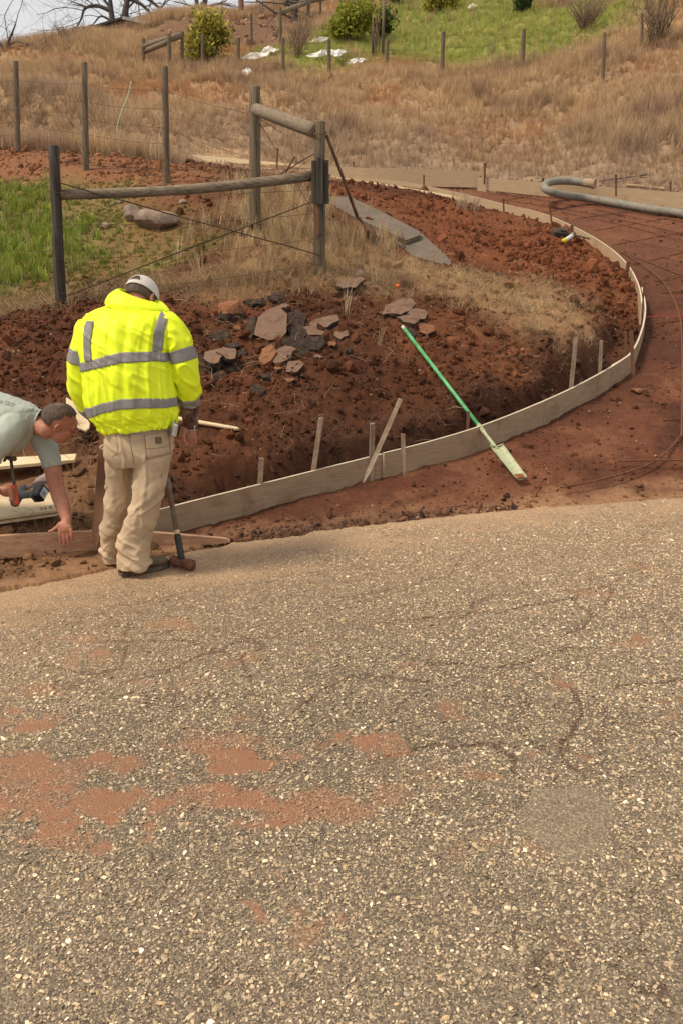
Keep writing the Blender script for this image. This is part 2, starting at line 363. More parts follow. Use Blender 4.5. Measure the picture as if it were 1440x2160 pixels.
# ------------------------------------------------------------------ scattering many small natural pieces
_protos = {}
def unlinked(name, me):
    o = bpy.data.objects.new(name, me); return o
def scatter(name, pos, rot, scl, tint, protos, kind='stuff', label=None, idx=None, cat=None):
    """one object: points that carry small meshes through geometry nodes"""
    n = len(pos); me = bpy.data.meshes.new(name); me.vertices.add(n); me.vertices.foreach_set('co', np.asarray(pos, np.float32).ravel())
    for an, val, ty in (('rot', rot, 'FLOAT_VECTOR'), ('scl', scl, 'FLOAT_VECTOR')):
        a = me.attributes.new(an, ty, 'POINT'); a.data.foreach_set('vector', np.asarray(val, np.float32).ravel())
    a = me.attributes.new('tint', 'FLOAT_COLOR', 'POINT'); c = np.ones((n, 4), np.float32); c[:, :3] = tint; a.data.foreach_set('color', c.ravel())
    a = me.attributes.new('pick', 'INT', 'POINT'); a.data.foreach_set('value', (np.asarray(idx) if idx is not None else rng.integers(0, len(protos), n)).astype(np.int32))
    o = bpy.data.objects.new(name, me); COL.objects.link(o)
    key = tuple(p.name for p in protos)
    if key not in _protos:
        c_ = bpy.data.collections.new('kinds_' + name)
        for p in protos: c_.objects.link(p)
        _protos[key] = c_
    g = bpy.data.node_groups.new('spread_' + name, 'GeometryNodeTree')
    g.interface.new_socket('Geometry', in_out='INPUT', socket_type='NodeSocketGeometry'); g.interface.new_socket('Geometry', in_out='OUTPUT', socket_type='NodeSocketGeometry')
    gi = g.nodes.new('NodeGroupInput'); go = g.nodes.new('NodeGroupOutput'); ip = g.nodes.new('GeometryNodeInstanceOnPoints')
    ci = g.nodes.new('GeometryNodeCollectionInfo'); ci.inputs['Collection'].default_value = _protos[key]; ci.inputs['Separate Children'].default_value = True; ci.inputs['Reset Children'].default_value = True
    def na(nm, ty):
        q = g.nodes.new('GeometryNodeInputNamedAttribute'); q.data_type = ty; q.inputs['Name'].default_value = nm; return q.outputs['Attribute']
    L = g.links.new
    L(gi.outputs[0], ip.inputs['Points']); L(ci.outputs[0], ip.inputs['Instance']); ip.inputs['Pick Instance'].default_value = True
    L(na('pick', 'INT'), ip.inputs['Instance Index']); L(na('scl', 'FLOAT_VECTOR'), ip.inputs['Scale'])
    er = g.nodes.new('FunctionNodeEulerToRotation'); L(na('rot', 'FLOAT_VECTOR'), er.inputs[0]); L(er.outputs[0], ip.inputs['Rotation'])
    L(ip.outputs[0], go.inputs[0])
    md = o.modifiers.new('spread', 'NODES'); md.node_group = g
    return props(o, label, cat, None, kind)
def stone_proto(name, seed, flat=.55, sub=1, jag=.28, mat=None):
    r = random.Random(seed); bm = bmesh.new(); bmesh.ops.create_icosphere(bm, subdivisions=sub, radius=.5)
    for v in bm.verts:
        v.co *= 1 + (r.random() - .5) * 2 * jag; v.co.z *= flat; v.co.x *= 1.0 + .35 * (seed % 3) / 2
    me = bpy.data.meshes.new(name); bm.to_mesh(me); bm.free(); me.materials.append(mat); return unlinked(name, me)
def tuft_proto(name, seed, nb=12, h=1.0, spread=.5, wid=.02, droop=.5, segs=3, mat=None):
    r = random.Random(seed); V = []; F = []; S = []
    for b in range(nb):
        a = r.random() * 6.283; l = h * (.55 + .45 * r.random()); o = Vector((r.gauss(0, .16), r.gauss(0, .16), 0)) * spread
        d = Vector((math.cos(a), math.sin(a), 0)); w_ = wid * (.6 + .7 * r.random()); side = Vector((-d.y, d.x, 0)); lean = spread * (.2 + r.random() * .9); sh = .7 + .55 * r.random()
        base = len(V)
        for k in range(segs + 1):
            t = k / segs; c = o + d * lean * l * t ** 1.6 + Vector((0, 0, l * (t - droop * .5 * t * t * lean))); ww = w_ * (1 - t * .85) * .5
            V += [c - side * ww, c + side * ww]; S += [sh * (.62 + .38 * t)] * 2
        for k in range(segs): F.append((base + 2 * k, base + 2 * k + 1, base + 2 * k + 3, base + 2 * k + 2))
    me = bpy.data.meshes.new(name); me.from_pydata([tuple(v) for v in V], [], F); me.materials.append(mat)
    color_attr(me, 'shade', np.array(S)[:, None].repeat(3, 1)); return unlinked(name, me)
def slope_at(x, y, e=.05):
    zx = (ground_z(x + e, y) - ground_z(x - e, y)) / (2 * e); zy = (ground_z(x, y + e) - ground_z(x, y - e)) / (2 * e); return zx, zy
def fan_points(n, y0, y1, half=.44, power=1.0):
    """random plan points in the wedge of land ahead, about even in area (power 1) or thinning with distance (power 0)"""
    u = rng.random(n)
    y = np.sqrt(y0 ** 2 + u * (y1 ** 2 - y0 ** 2)) if power == 1 else y0 * (y1 / y0) ** u
    return (rng.random(n) * 2 - 1) * half * y, y

# ------------------------------------------------------------------ ground colours by place
def plan(pxs, **k): return [(G(a, b, **k).x, G(a, b, **k).y) for a, b in pxs]
def soft(x, y, poly, feather, nz=.35, f=1.2, s=5):
    sd = seg_dist(x, y, poly, True); sd = np.where(inside(x, y, poly), sd, -sd) + fbm(x, y, f, 4, s) * nz
    return smooth(-feather, feather, sd)
Z_LAWN = plan([(-260, 440), (0, 385), (100, 378), (250, 395), (330, 440), (400, 480), (450, 500), (390, 545), (250, 585), (100, 612), (0, 640), (-260, 690)])
Z_LUSH = plan([(-260, 440), (0, 388), (90, 395), (150, 470), (180, 560), (60, 590), (-260, 680)])
Z_STRAW = plan([(300, 612), (470, 560), (545, 480), (520, 400), (600, 395), (690, 480), (800, 530), (960, 570), (1060, 585), (1180, 610), (1240, 650), (1230, 705), (1120, 700), (1040, 660), (960, 615), (860, 585), (760, 590), (660, 604), (480, 612)])
Z_GREEN = plan([(600, 150), (560, 125), (640, 85), (700, 60), (860, 0), (1100, 0), (1380, 0), (1300, 75), (1230, 110), (1120, 145), (930, 140), (780, 128), (690, 138)])
Z_PILE = plan([(296, 66), (350, 48), (470, 38), (588, 33), (600, 62), (596, 100), (560, 108), (500, 100), (400, 100), (330, 82)])
Z_TOPRED = plan([(640, 385), (760, 395), (900, 415), (1060, 450), (1180, 480), (1270, 540), (1330, 620), (1290, 640), (1150, 590), (960, 550), (800, 440), (700, 410)])
def mixv(a, b, k): return a * (1 - k[..., None]) + np.array(b) * k[..., None]
def tint_at(x, y, ins, dd, tren):
    n1 = fbm(x, y, .9, 5, 201); n2 = fbm(x, y, 5.5, 4, 205); n3 = fbm(x, y, 25, 3, 209)
    c = np.zeros(np.shape(x) + (3,)) + np.array(SOIL_DARK)
    c = mixv(c, SOIL_MID, smooth(-.25, .45, n1 + .5 * n2)); c = mixv(c, SOIL_RED, soft(x, y, Z_TOPRED, .5) * .8)
    c = mixv(c, SOIL_ORANGE, smooth(.25, .6, n2 * .6 + n1 * .6) * .55)
    c = mixv(c, SOIL_BLACK_SHADE, np.clip(tren * .5 + (1 - smooth(.35, .75, dd + .12 * n2)) * (1 - smooth(10.2, 11.8, y)) * .45, 0, .6))  # trench shade painted into the soil colour, over its floor and wall
    far_left = smooth(11.5, 13.5, y) * smooth(-1.0, -2.2, x + .12 * (y - 12)) * (1 - smooth(17, 18.5, y)); c = mixv(c, SOIL_ORANGE, far_left * .8)
    c = mixv(c, STRAW_GROUND, soft(x, y, Z_STRAW, .35, .4) * smooth(-.5, .2, n2 + .2) * .75)
    lw = soft(x, y, Z_LAWN, .5, .5); c = mixv(c, LAWN_GROUND, lw * (.55 + .45 * smooth(-.3, .2, n1 + n2))); c = mixv(c, SOIL_ORANGE, lw * smooth(.15, .5, -n1 + .4 * n2) * .5)
    left_near = smooth(-1.2, -1.7, x - .0 * y) * (1 - smooth(6.0, 7.0, y)); c = mixv(c, STRAW_GROUND, left_near * .35)
    # graded bed
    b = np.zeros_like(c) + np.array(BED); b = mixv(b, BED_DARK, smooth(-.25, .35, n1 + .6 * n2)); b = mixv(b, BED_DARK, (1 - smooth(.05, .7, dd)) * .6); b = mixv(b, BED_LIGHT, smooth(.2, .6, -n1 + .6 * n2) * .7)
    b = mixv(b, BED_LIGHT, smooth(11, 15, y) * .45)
    c = np.where(ins[..., None], b, c)
    # turf beyond the far boards
    df = seg_dist(x, y, FAR2); hill = smooth(18.0, 21.5, y) * (~ins); h = np.zeros_like(c) + np.array(HILL_TAN)
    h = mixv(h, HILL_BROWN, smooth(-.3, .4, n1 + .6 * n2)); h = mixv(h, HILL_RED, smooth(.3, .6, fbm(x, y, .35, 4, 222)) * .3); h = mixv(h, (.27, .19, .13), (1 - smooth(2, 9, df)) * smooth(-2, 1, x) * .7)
    h = mixv(h, HILL_GREEN, soft(x, y, Z_GREEN, 1.6, 1.5, .3) * (.65 + .35 * smooth(-.3, .3, n1))); h = mixv(h, PILE, soft(x, y, Z_PILE, .5, .5))
    c = mixv(c, h, hill)
    e = y - edge_y(x); k = 1 - smooth(.0, .5, e + .25 * n2)
    c = mixv(c, DUST, k * .75); c = mixv(c, SOIL_BLACK_SHADE, (1 - smooth(0, .22, np.abs(e - .12 + .12 * n2))) * smooth(-.9, -.5, x) * (1 - smooth(.5, 1.0, x)) * .6)
    return c * (1 + .10 * n3[..., None])
SOIL_DARK = (.082, .030, .014); SOIL_MID = (.138, .049, .021); SOIL_RED = (.175, .058, .024); SOIL_ORANGE = (.24, .105, .048); SOIL_BLACK_SHADE = (.042, .020, .014)
STRAW_GROUND = (.34, .20, .10); LAWN_GROUND = (.20, .165, .055); BED = (.138, .050, .025); BED_DARK = (.080, .030, .017); BED_LIGHT = (.19, .078, .040)
HILL_TAN = (.38, .24, .13); HILL_BROWN = (.23, .14, .085); HILL_RED = (.30, .14, .07); HILL_GREEN = (.22, .235, .06); PILE = (.16, .085, .05); DUST = (.34, .185, .095)

# ------------------------------------------------------------------ ground meshes
def build_ground():
    nu, nv = 620, 800
    us = np.linspace(-.66, .66, nu); k = np.linspace(0, 1, nv)
    ys = 4.15 * (26 / 4.15) ** (k[:nv] ** 1.08)
    ys = np.concatenate([ys, 26 * (95 / 26) ** (np.linspace(0, 1, 130)[1:])]); nv = len(ys)
    Uu, Yy = np.meshgrid(us, ys); X = Uu * Yy
    shift = np.interp(Yy, [4, 8], [-.9, 0]); 
    Z, ins, dd, tr = base_height(X, Yy); Z = relief(X, Yy, Z, ins, dd, tr)
    e = Yy - edge_y(X) + .05 * fbm(X, Yy, 7, 4, 301)
    Z = np.where(e < 0, np.minimum(Z, -.02) - .05 * smooth(0, .1, -e), Z)
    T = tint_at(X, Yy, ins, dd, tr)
    V = np.c_[X.ravel(), Yy.ravel(), Z.ravel()]; C = T.reshape(-1, 3)
    i, j = np.meshgrid(np.arange(nv - 1), np.arange(nu - 1), indexing='ij'); a = i * nu + j
    F = np.stack([a, a + 1, a + nu + 1, a + nu], -1).reshape(-1, 4)
    cx = X[:-1, :-1].ravel(); cy = Yy[:-1, :-1].ravel(); isd = ins[:-1, :-1].ravel(); keep = (cy - edge_y(cx)) > -.35
    far = (cy > 19.0) & ~isd
    for name, m in (('driveway_bed', isd), ('hillside', far), ('dug_soil', ~isd & ~far)):
        f = F[m & keep]; used = np.zeros(len(V), bool); used[f.ravel()] = True; re = np.cumsum(used) - 1
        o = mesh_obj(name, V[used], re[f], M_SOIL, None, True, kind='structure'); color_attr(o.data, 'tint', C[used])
    return
build_ground()

# ------------------------------------------------------------------ chip seal road
def flat(px, py, z=0.0):
    d = ray(px, py); t = (z - CAM_H) / d.z; return (d.x * t, d.y * t)
ROAD_RED = [[(-60, 1596), (100, 1578), (290, 1580), (325, 1612), (260, 1640), (150, 1668), (40, 1690), (-60, 1720)], [(-60, 1640), (60, 1640), (300, 1660), (380, 1690), (330, 1720), (80, 1730), (-60, 1760)],
            [(400, 1590), (470, 1580), (570, 1588), (545, 1628), (480, 1640), (430, 1620)], [(470, 1668), (600, 1676), (585, 1700), (500, 1702)], [(640, 1558), (760, 1545), (860, 1560), (905, 1590), (880, 1606), (780, 1590), (660, 1582)],
            [(920, 1474), (975, 1478), (1005, 1500), (985, 1528), (930, 1520)], [(1112, 1574), (1170, 1572), (1252, 1588), (1240, 1602), (1130, 1590)], [(636, 1958), (650, 1936), (690, 1920), (702, 1934), (690, 1964), (655, 1978), (636, 1972)],
            [(1210, 1868), (1245, 1876), (1232, 1904), (1212, 1898)], [(0, 1508), (120, 1500), (135, 1520), (40, 1545), (-60, 1550), (-60, 1520)], [(130, 1384), (215, 1372), (225, 1384), (150, 1400)],
            [(600, 1860), (560, 1850), (565, 1870)], [(1395, 1490), (1450, 1480), (1450, 1510), (1400, 1520)], [(1115, 1432), (1170, 1422), (1165, 1436), (1120, 1442)], [(515, 1916), (545, 1910), (540, 1932), (518, 1930)],
            [(450, 1730), (560, 1740), (540, 1760), (460, 1760)], [(220, 1770), (300, 1765), (290, 1790), (230, 1790)], [(1300, 1350), (1345, 1340), (1335, 1362), (1305, 1362)]]
ROAD_RED = [[flat(*p) for p in q] for q in ROAD_RED]
PATCH = [flat(*p) for p in [(1095, 1700), (1130, 1660), (1230, 1650), (1290, 1690), (1290, 1770), (1250, 1815), (1190, 1815), (1110, 1760)]]
_cr = random.Random(31); CRACKS = []
for _a, _b, _ang, _n in [(60, 1290, .1, 9), (330, 1330, -.5, 8), (700, 1262, .05, 10), (1000, 1290, .1, 9), (900, 1400, -.3, 7), (250, 1440, .6, 7), (480, 1380, 1.3, 6), (760, 1330, 1.2, 7), (1180, 1340, 1.0, 6), (150, 1250, 1.2, 5), (100, 1400, -.2, 7), (620, 1500, .2, 6), (1240, 1650, 1.5, 8), (780, 1600, 1.6, 6), (1290, 1450, .3, 6)]:
    _p = list(flat(_a, _b)); _l = [tuple(_p)]
    for _ in range(_n): _ang += _cr.gauss(0, .5); _p = [_p[0] + .13 * math.cos(_ang), _p[1] + .13 * math.sin(_ang)]; _l.append(tuple(_p))
    CRACKS.append(_l)
def crack_lines(x, y):
    wx = x + .035 * fbm(x, y, 9, 3, 461); wy = y + .035 * fbm(x, y, 9, 3, 463); out = np.full(np.shape(x), 9.)
    for q in CRACKS:
        cx = sum(p[0] for p in q) / len(q); cy = sum(p[1] for p in q) / len(q); m = (np.abs(x - cx) < .9) & (np.abs(y - cy) < .9)
        if m.any(): out[m] = np.minimum(out[m], seg_dist(wx[m], wy[m], q))
    return 1 - smooth(.004, .016, out)
def road_masks(x, y):
    red = np.zeros(np.shape(x)); nf = fbm(x, y, 14, 4, 401); ng = fbm(x * .75, y * 1.5, 3.0, 4, 405)
    for q in ROAD_RED:
        cx = sum(p[0] for p in q) / len(q); cy = sum(p[1] for p in q) / len(q); m = (np.abs(x - cx) < 1.0) & (np.abs(y - cy) < 1.0)
        if not m.any(): continue
        sd = seg_dist(x[m], y[m], q, True); sd = np.where(inside(x[m], y[m], q), sd, -sd); red[m] = np.maximum(red[m], smooth(-.02, .05, sd - .015 + nf[m] * .15 + .07 * ng[m] + .05 * fbm(x[m], y[m] * 2.2, 7, 4, 412)) * (.50 + .45 * smooth(-.2, .25, fbm(x[m], y[m], 11, 3, 409))))
    thin = smooth(.30, .55, ng * .7 + nf * .25 + .42 * np.exp(-((y - 2.95 - .12 * x) / .42) ** 2) * smooth(1.6, -.6, x)) * .9 * smooth(1.5, 2.3, y)
    e = edge_y(x) - y; dust = (1 - smooth(-.1, 1.1, e + .55 * ng + .25 * nf + .12 * smooth(-.5, 1, x))); dust = np.maximum(dust, (1 - smooth(.3, 2.5, e + .25 * ng)) * .38)
    sd = seg_dist(x, y, PATCH, True); patch = smooth(-.02, .03, np.where(inside(x, y, PATCH), sd, -sd) + .03 * nf)
    crack = (1 - smooth(.0, .028, np.abs(fbm(x, y, 1.5, 5, 431)))) * smooth(-.2, .2, fbm(x, y, .8, 2, 433)); crack = np.maximum(crack, (1 - smooth(.0, .022, np.abs(fbm(x + 9, y, 2.3, 5, 437)))) * smooth(.0, .3, fbm(x, y, .9, 2, 438)) * .8)
    crack = np.maximum(crack * .7, crack_lines(x, y))
    return red, thin, dust, patch, crack, ng, nf
TAR = (.150, .114, .078); RED_DUST = (.30, .135, .070); TAN_DUST = (.44, .275, .155)
def road_height(x, y): return .006 * fbm(x, y, .8, 3, 441) - .004
def build_road():
    nu, nv = 560, 640; us = np.linspace(-.62, .62, nu); ys = .75 * (9.0 / .75) ** np.linspace(0, 1, nv)
    Uu, Yy = np.meshgrid(us, ys); X = Uu * Yy
    red, thin, dust, patch, crack, ng, nf = road_masks(X, Yy)
    T = np.zeros(X.shape + (3,)) + np.array(TAR); T *= (1 + .16 * ng + .20 * fbm(X, Yy * 1.4, .7, 3, 450))[..., None]
    T = mixv(T, (.095, .055, .034), crack * .9); T = mixv(T, (.25, .19, .125), patch * .5); T = mixv(T, RED_DUST, np.clip(thin * .6 + red * .9, 0, .78)); T = mixv(T, TAN_DUST, dust * .72)
    Z = road_height(X, Yy) + red * .0015 + dust * .003 - crack * .003 + .0012 * nf
    off = Yy - edge_y(X) - .05 * fbm(X, Yy, 7, 4, 301) - .035 * fbm(X, Yy, 3, 3, 303); Z = Z - smooth(.02, .05, off) * .05
    V = np.c_[X.ravel(), Yy.ravel(), Z.ravel()]; C = T.reshape(-1, 3); i, j = np.meshgrid(np.arange(nv - 1), np.arange(nu - 1), indexing='ij'); a = i * nu + j
    F = np.stack([a, a + 1, a + nu + 1, a + nu], -1).reshape(-1, 4); keep = off[:-1, :-1].ravel() < .12; F = F[keep]; used = np.zeros(len(V), bool); used[F.ravel()] = True; re = np.cumsum(used) - 1
    m, t, b = new_mat('chip_seal', .85, .3); at = N(t, 'ShaderNodeAttribute'); at.attribute_name = 'tint'; cv = N(t, 'ShaderNodeAttribute'); cv.attribute_name = 'cover'
    v = coords(t); vo = N(t, 'ShaderNodeTexVoronoi'); vo.inputs['Scale'].default_value = 165; vo.inputs['Randomness'].default_value = 1.0; t.links.new(v, vo.inputs['Vector'])
    chips = ramp(t, vo.outputs['Color'], [(.0, (.45, .45, .45)), (.45, (1.0, .98, .95)), (.75, (1.6, 1.58, 1.52)), (.93, (2.4, 2.35, 2.2))])
    c1 = mixrgb(t, at.outputs['Color'], chips, 1.0, 'MULTIPLY'); c2 = mixrgb(t, c1, at.outputs['Color'], cv.outputs['Fac']); f = noise(t, v, 260, 4, .7)
    k = ramp(t, f, [(.2, (.72,) * 3), (.8, (1.28,) * 3)]); t.links.new(mixrgb(t, c2, k, 1.0, 'MULTIPLY'), b.inputs['Base Color'])
    mn = N(t, 'ShaderNodeMath', operation='SUBTRACT'); mn.inputs[0].default_value = 1.0; t.links.new(vo.outputs['Distance'], mn.inputs[1]); bump(t, b, mn.outputs[0], .7, .006)
    o = mesh_obj('road', V[used], re[F], m, None, True, kind='structure'); color_attr(o.data, 'tint', C[used]); color_attr(o.data, 'cover', np.clip(red * .9 + patch * .25 + dust * .55 + thin * .3, 0, 1).ravel()[used][:, None].repeat(3, 1))
    rest = mesh_obj('road_shoulder', [(-8, -14, -.02), (8, -14, -.02), (8, .78, -.02), (-8, .78, -.02)], [(0, 1, 2, 3)], m, kind='structure'); color_attr(rest.data, 'tint', np.array([TAR] * 4)); color_attr(rest.data, 'cover', np.zeros((4, 3)))
build_road()
M_CHIP = tinted('road_chip', inst=True, noise_scale=3, var=.22, bstr=.3, bdist=.05, rough=.75, spec=.35)
chips = [stone_proto('chip_%s' % 'abcdefgh'[k], 40 + k, .5, 1, .26, M_CHIP) for k in range(8)]
def build_chips():
    n = 230000; x, y = fan_points(n, 1.15, 7.2, .47, 1); red, thin, dust, patch, crack, ng, nf = road_masks(x, y)
    e = edge_y(x) - y; r = rng.random(n); keep = (e > .03 + .03 * nf) & (r > red * .60) & (rng.random(n) > dust * .78) & (rng.random(n) > patch * .6) & (rng.random(n) > crack * .85) & (rng.random(n) > thin * .4)
    x, y, red, thin, dust, patch, ng, e = [q[keep] for q in (x, y, red, thin, dust, patch, ng, e)]; n = len(x)
    s = rng.lognormal(math.log(.0062), .36, n); s = np.clip(s, .003, .017) * (1 - .45 * patch) * (1 + .06 * y)
    pal = np.array([(.27, .215, .15), (.20, .16, .112), (.37, .30, .215), (.145, .118, .085), (.50, .42, .31), (.30, .225, .14), (.235, .20, .155), (.68, .60, .47), (.09, .075, .06), (.33, .27, .2)])
    pk = rng.choice(len(pal), n, p=[.19, .185, .13, .12, .052, .09, .10, .013, .07, .05]); c = pal[pk] * np.array((1.56, 1.43, 1.26)) * (.8 + .4 * rng.random((n, 1))) * (1 + .12 * ng[:, None] + .20 * fbm(x, y * 1.4, .7, 3, 450)[:, None])
    c = mixv(c, RED_DUST, np.clip(thin * .5 + red * .7, 0, 1)); c = mixv(c, TAN_DUST, dust * .62); c = mixv(c, (.30, .23, .155), patch * .4)
    z = road_height(x, y) + s * (.04 + .14 * rng.random(n)) + .0005 - red * .001
    rot = np.c_[rng.normal(0, .28, n), rng.normal(0, .28, n), rng.random(n) * 6.283]; scl = np.c_[s * (.8 + .6 * rng.random(n)), s * (.75 + .4 * rng.random(n)), s * (.7 + .3 * rng.random(n))]
    scatter('road_chippings', np.c_[x, y, z], rot, scl, c, chips)
build_chips()

# ------------------------------------------------------------------ clods, straw, grass
clods = [stone_proto('clod_%s' % 'abcdef'[k], 70 + k, .72, 1, .34, M_CLOD) for k in range(6)]
def ground_tint(x, y):
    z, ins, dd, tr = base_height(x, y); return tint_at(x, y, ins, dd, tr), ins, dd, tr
CLEAR = plan([(-160, 1000), (60, 1000), (140, 1015), (150, 1095), (0, 1112), (-160, 1130)]); CLEAR2 = plan([(-160, 945), (185, 938), (185, 985), (-160, 1005)])
def build_clods():
    n = 95000; x, y = fan_points(n, 4.9, 21, .46, 0); c, ins, dd, tr = ground_tint(x, y); lawn = soft(x, y, Z_LAWN, .4); straw = soft(x, y, Z_STRAW, .3)
    dens = np.where(ins, .28, 1.0) * (1 - .85 * lawn) * (1 - .7 * straw) * (.25 + .9 * smooth(-.35, .35, fbm(x, y, 1.4, 3, 501))); e = y - edge_y(x); dens = np.where(e < .5, dens * .7 + .1, dens)
    k = (rng.random(n) < dens) & (e > .02) & (dd > .06) & ~inside(x, y, CLEAR) & ~inside(x, y, CLEAR2) & ~((x < -.75) & (e < .55) & (rng.random(n) < .8)); x, y, c, ins = x[k], y[k], c[k], ins[k]; n = len(x)
    s = np.clip(rng.lognormal(math.log(.0135), .72, n), .004, .11) * np.where(ins, .6, 1) * (1 + .03 * y)
    cx = G(1240, 560); hx = rng.normal(cx.x - .1, .7, 950); hy = rng.normal(cx.y, 1.3, 950); cc, hin, hd, _ = ground_tint(hx, hy); kk = ~hin & (hd > .06); hx, hy, cc = hx[kk], hy[kk], cc[kk]
    hs = np.clip(rng.lognormal(math.log(.058), .5, len(hx)), .03, .20)
    x = np.r_[x, hx]; y = np.r_[y, hy]; c = np.r_[c, cc * .95]; s = np.r_[s, hs]; n = len(x); z = ground_z(x, y) + s * .12
    c = c * (.62 + .75 * rng.random((n, 1))); pale = rng.random(n) < .02; c[pale] = np.array((.36, .25, .17)) * (.6 + .6 * rng.random((pale.sum(), 1))); s[pale] = np.minimum(s[pale], .028)
    rot = rng.random((n, 3)) * 6.283; scl = s[:, None] * (.7 + .6 * rng.random((n, 3)))
    scatter('soil_clods', np.c_[x, y, z], rot, scl, np.clip(c, 0, 1), clods)
    # the row of black asphalt crumbs along the broken edge of the road
    n = 900; x = rng.uniform(-.9, 1.3, n); y = edge_y(x) + np.abs(rng.normal(.02, .13, n)) + .02; s = np.clip(rng.lognormal(math.log(.017), .6, n), .006, .07); kk = seg_dist(x, y, INNER2) > .10; x, y, s = x[kk], y[kk], s[kk]; n = len(x); z = ground_z(x, y) + s * .05
    c = np.array((.075, .042, .03)) * (.5 + 1.2 * rng.random((n, 1))); b_ = rng.random(n) < .65; c[b_] = np.array((.17, .08, .042)) * (.6 + .7 * rng.random((b_.sum(), 1)))
    scatter('asphalt_crumbs', np.c_[x, y, z], rng.random((n, 3)) * 6.28, s[:, None] * (.7 + .6 * rng.random((n, 3))), c, clods)
build_clods()
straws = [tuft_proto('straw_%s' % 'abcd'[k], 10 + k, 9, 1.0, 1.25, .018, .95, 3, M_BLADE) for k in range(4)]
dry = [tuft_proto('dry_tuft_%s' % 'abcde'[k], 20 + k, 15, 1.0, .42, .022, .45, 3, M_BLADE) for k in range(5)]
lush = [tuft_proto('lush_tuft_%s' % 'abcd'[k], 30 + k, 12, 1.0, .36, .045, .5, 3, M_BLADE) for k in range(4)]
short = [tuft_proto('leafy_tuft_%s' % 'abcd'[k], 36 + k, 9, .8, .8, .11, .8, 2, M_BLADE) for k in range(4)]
def twig_proto(name, seed, nseg=6, branch=5):
    r = random.Random(seed); bm = bmesh.new()
    def run(p, d, l, rad, n, lvl):
        pts = [p]; 
        for k in range(n):
            d = (d + Vector((r.gauss(0, .42), r.gauss(0, .42), r.gauss(0, .25)))).normalized(); pts.append(pts[-1] + d * l / n)
            if lvl and r.random() < branch / 10: run(pts[-1], (d + Vector((r.gauss(0, .8), r.gauss(0, .8), r.gauss(0, .5)))).normalized(), l * .45, rad * .65, 3, 0)
        add_tube(bm, pts, [rad * (1 - .7 * i / n) for i in range(len(pts))], 3, False)
    run(Vector((-.5, 0, .02)), Vector((1, 0, .1)), 1.0, .0075, nseg, 1)
    me = bpy.data.meshes.new(name); bm.to_mesh(me); bm.free(); me.materials.append(M_BLADE); color_attr(me, 'shade', np.ones((len(me.vertices), 3))); return unlinked(name, me)
twigs = [twig_proto('twig_%s' % 'abcdef'[k], 60 + k) for k in range(6)]
def pick_tint(n, pal, p, j=.3):
    pal = np.array(pal); return pal[rng.choice(len(pal), n, p=p)] * (1 - j + 2 * j * rng.random((n, 1)))
def place_tufts(name, x, y, h, tint, protos, flat_=0.0, up=-.01, wide=1.0):
    n = len(x); zx, zy = slope_at(x, y, .12); rot = np.c_[np.arctan(zy) * .4 + rng.normal(0, .12 + flat_, n), -np.arctan(zx) * .4 + rng.normal(0, .12 + flat_, n), rng.random(n) * 6.283]
    h = h * np.ones(n); scatter(name, np.c_[x, y, ground_z(x, y) + up], rot, np.c_[h * wide, h * wide, h], tint, protos)
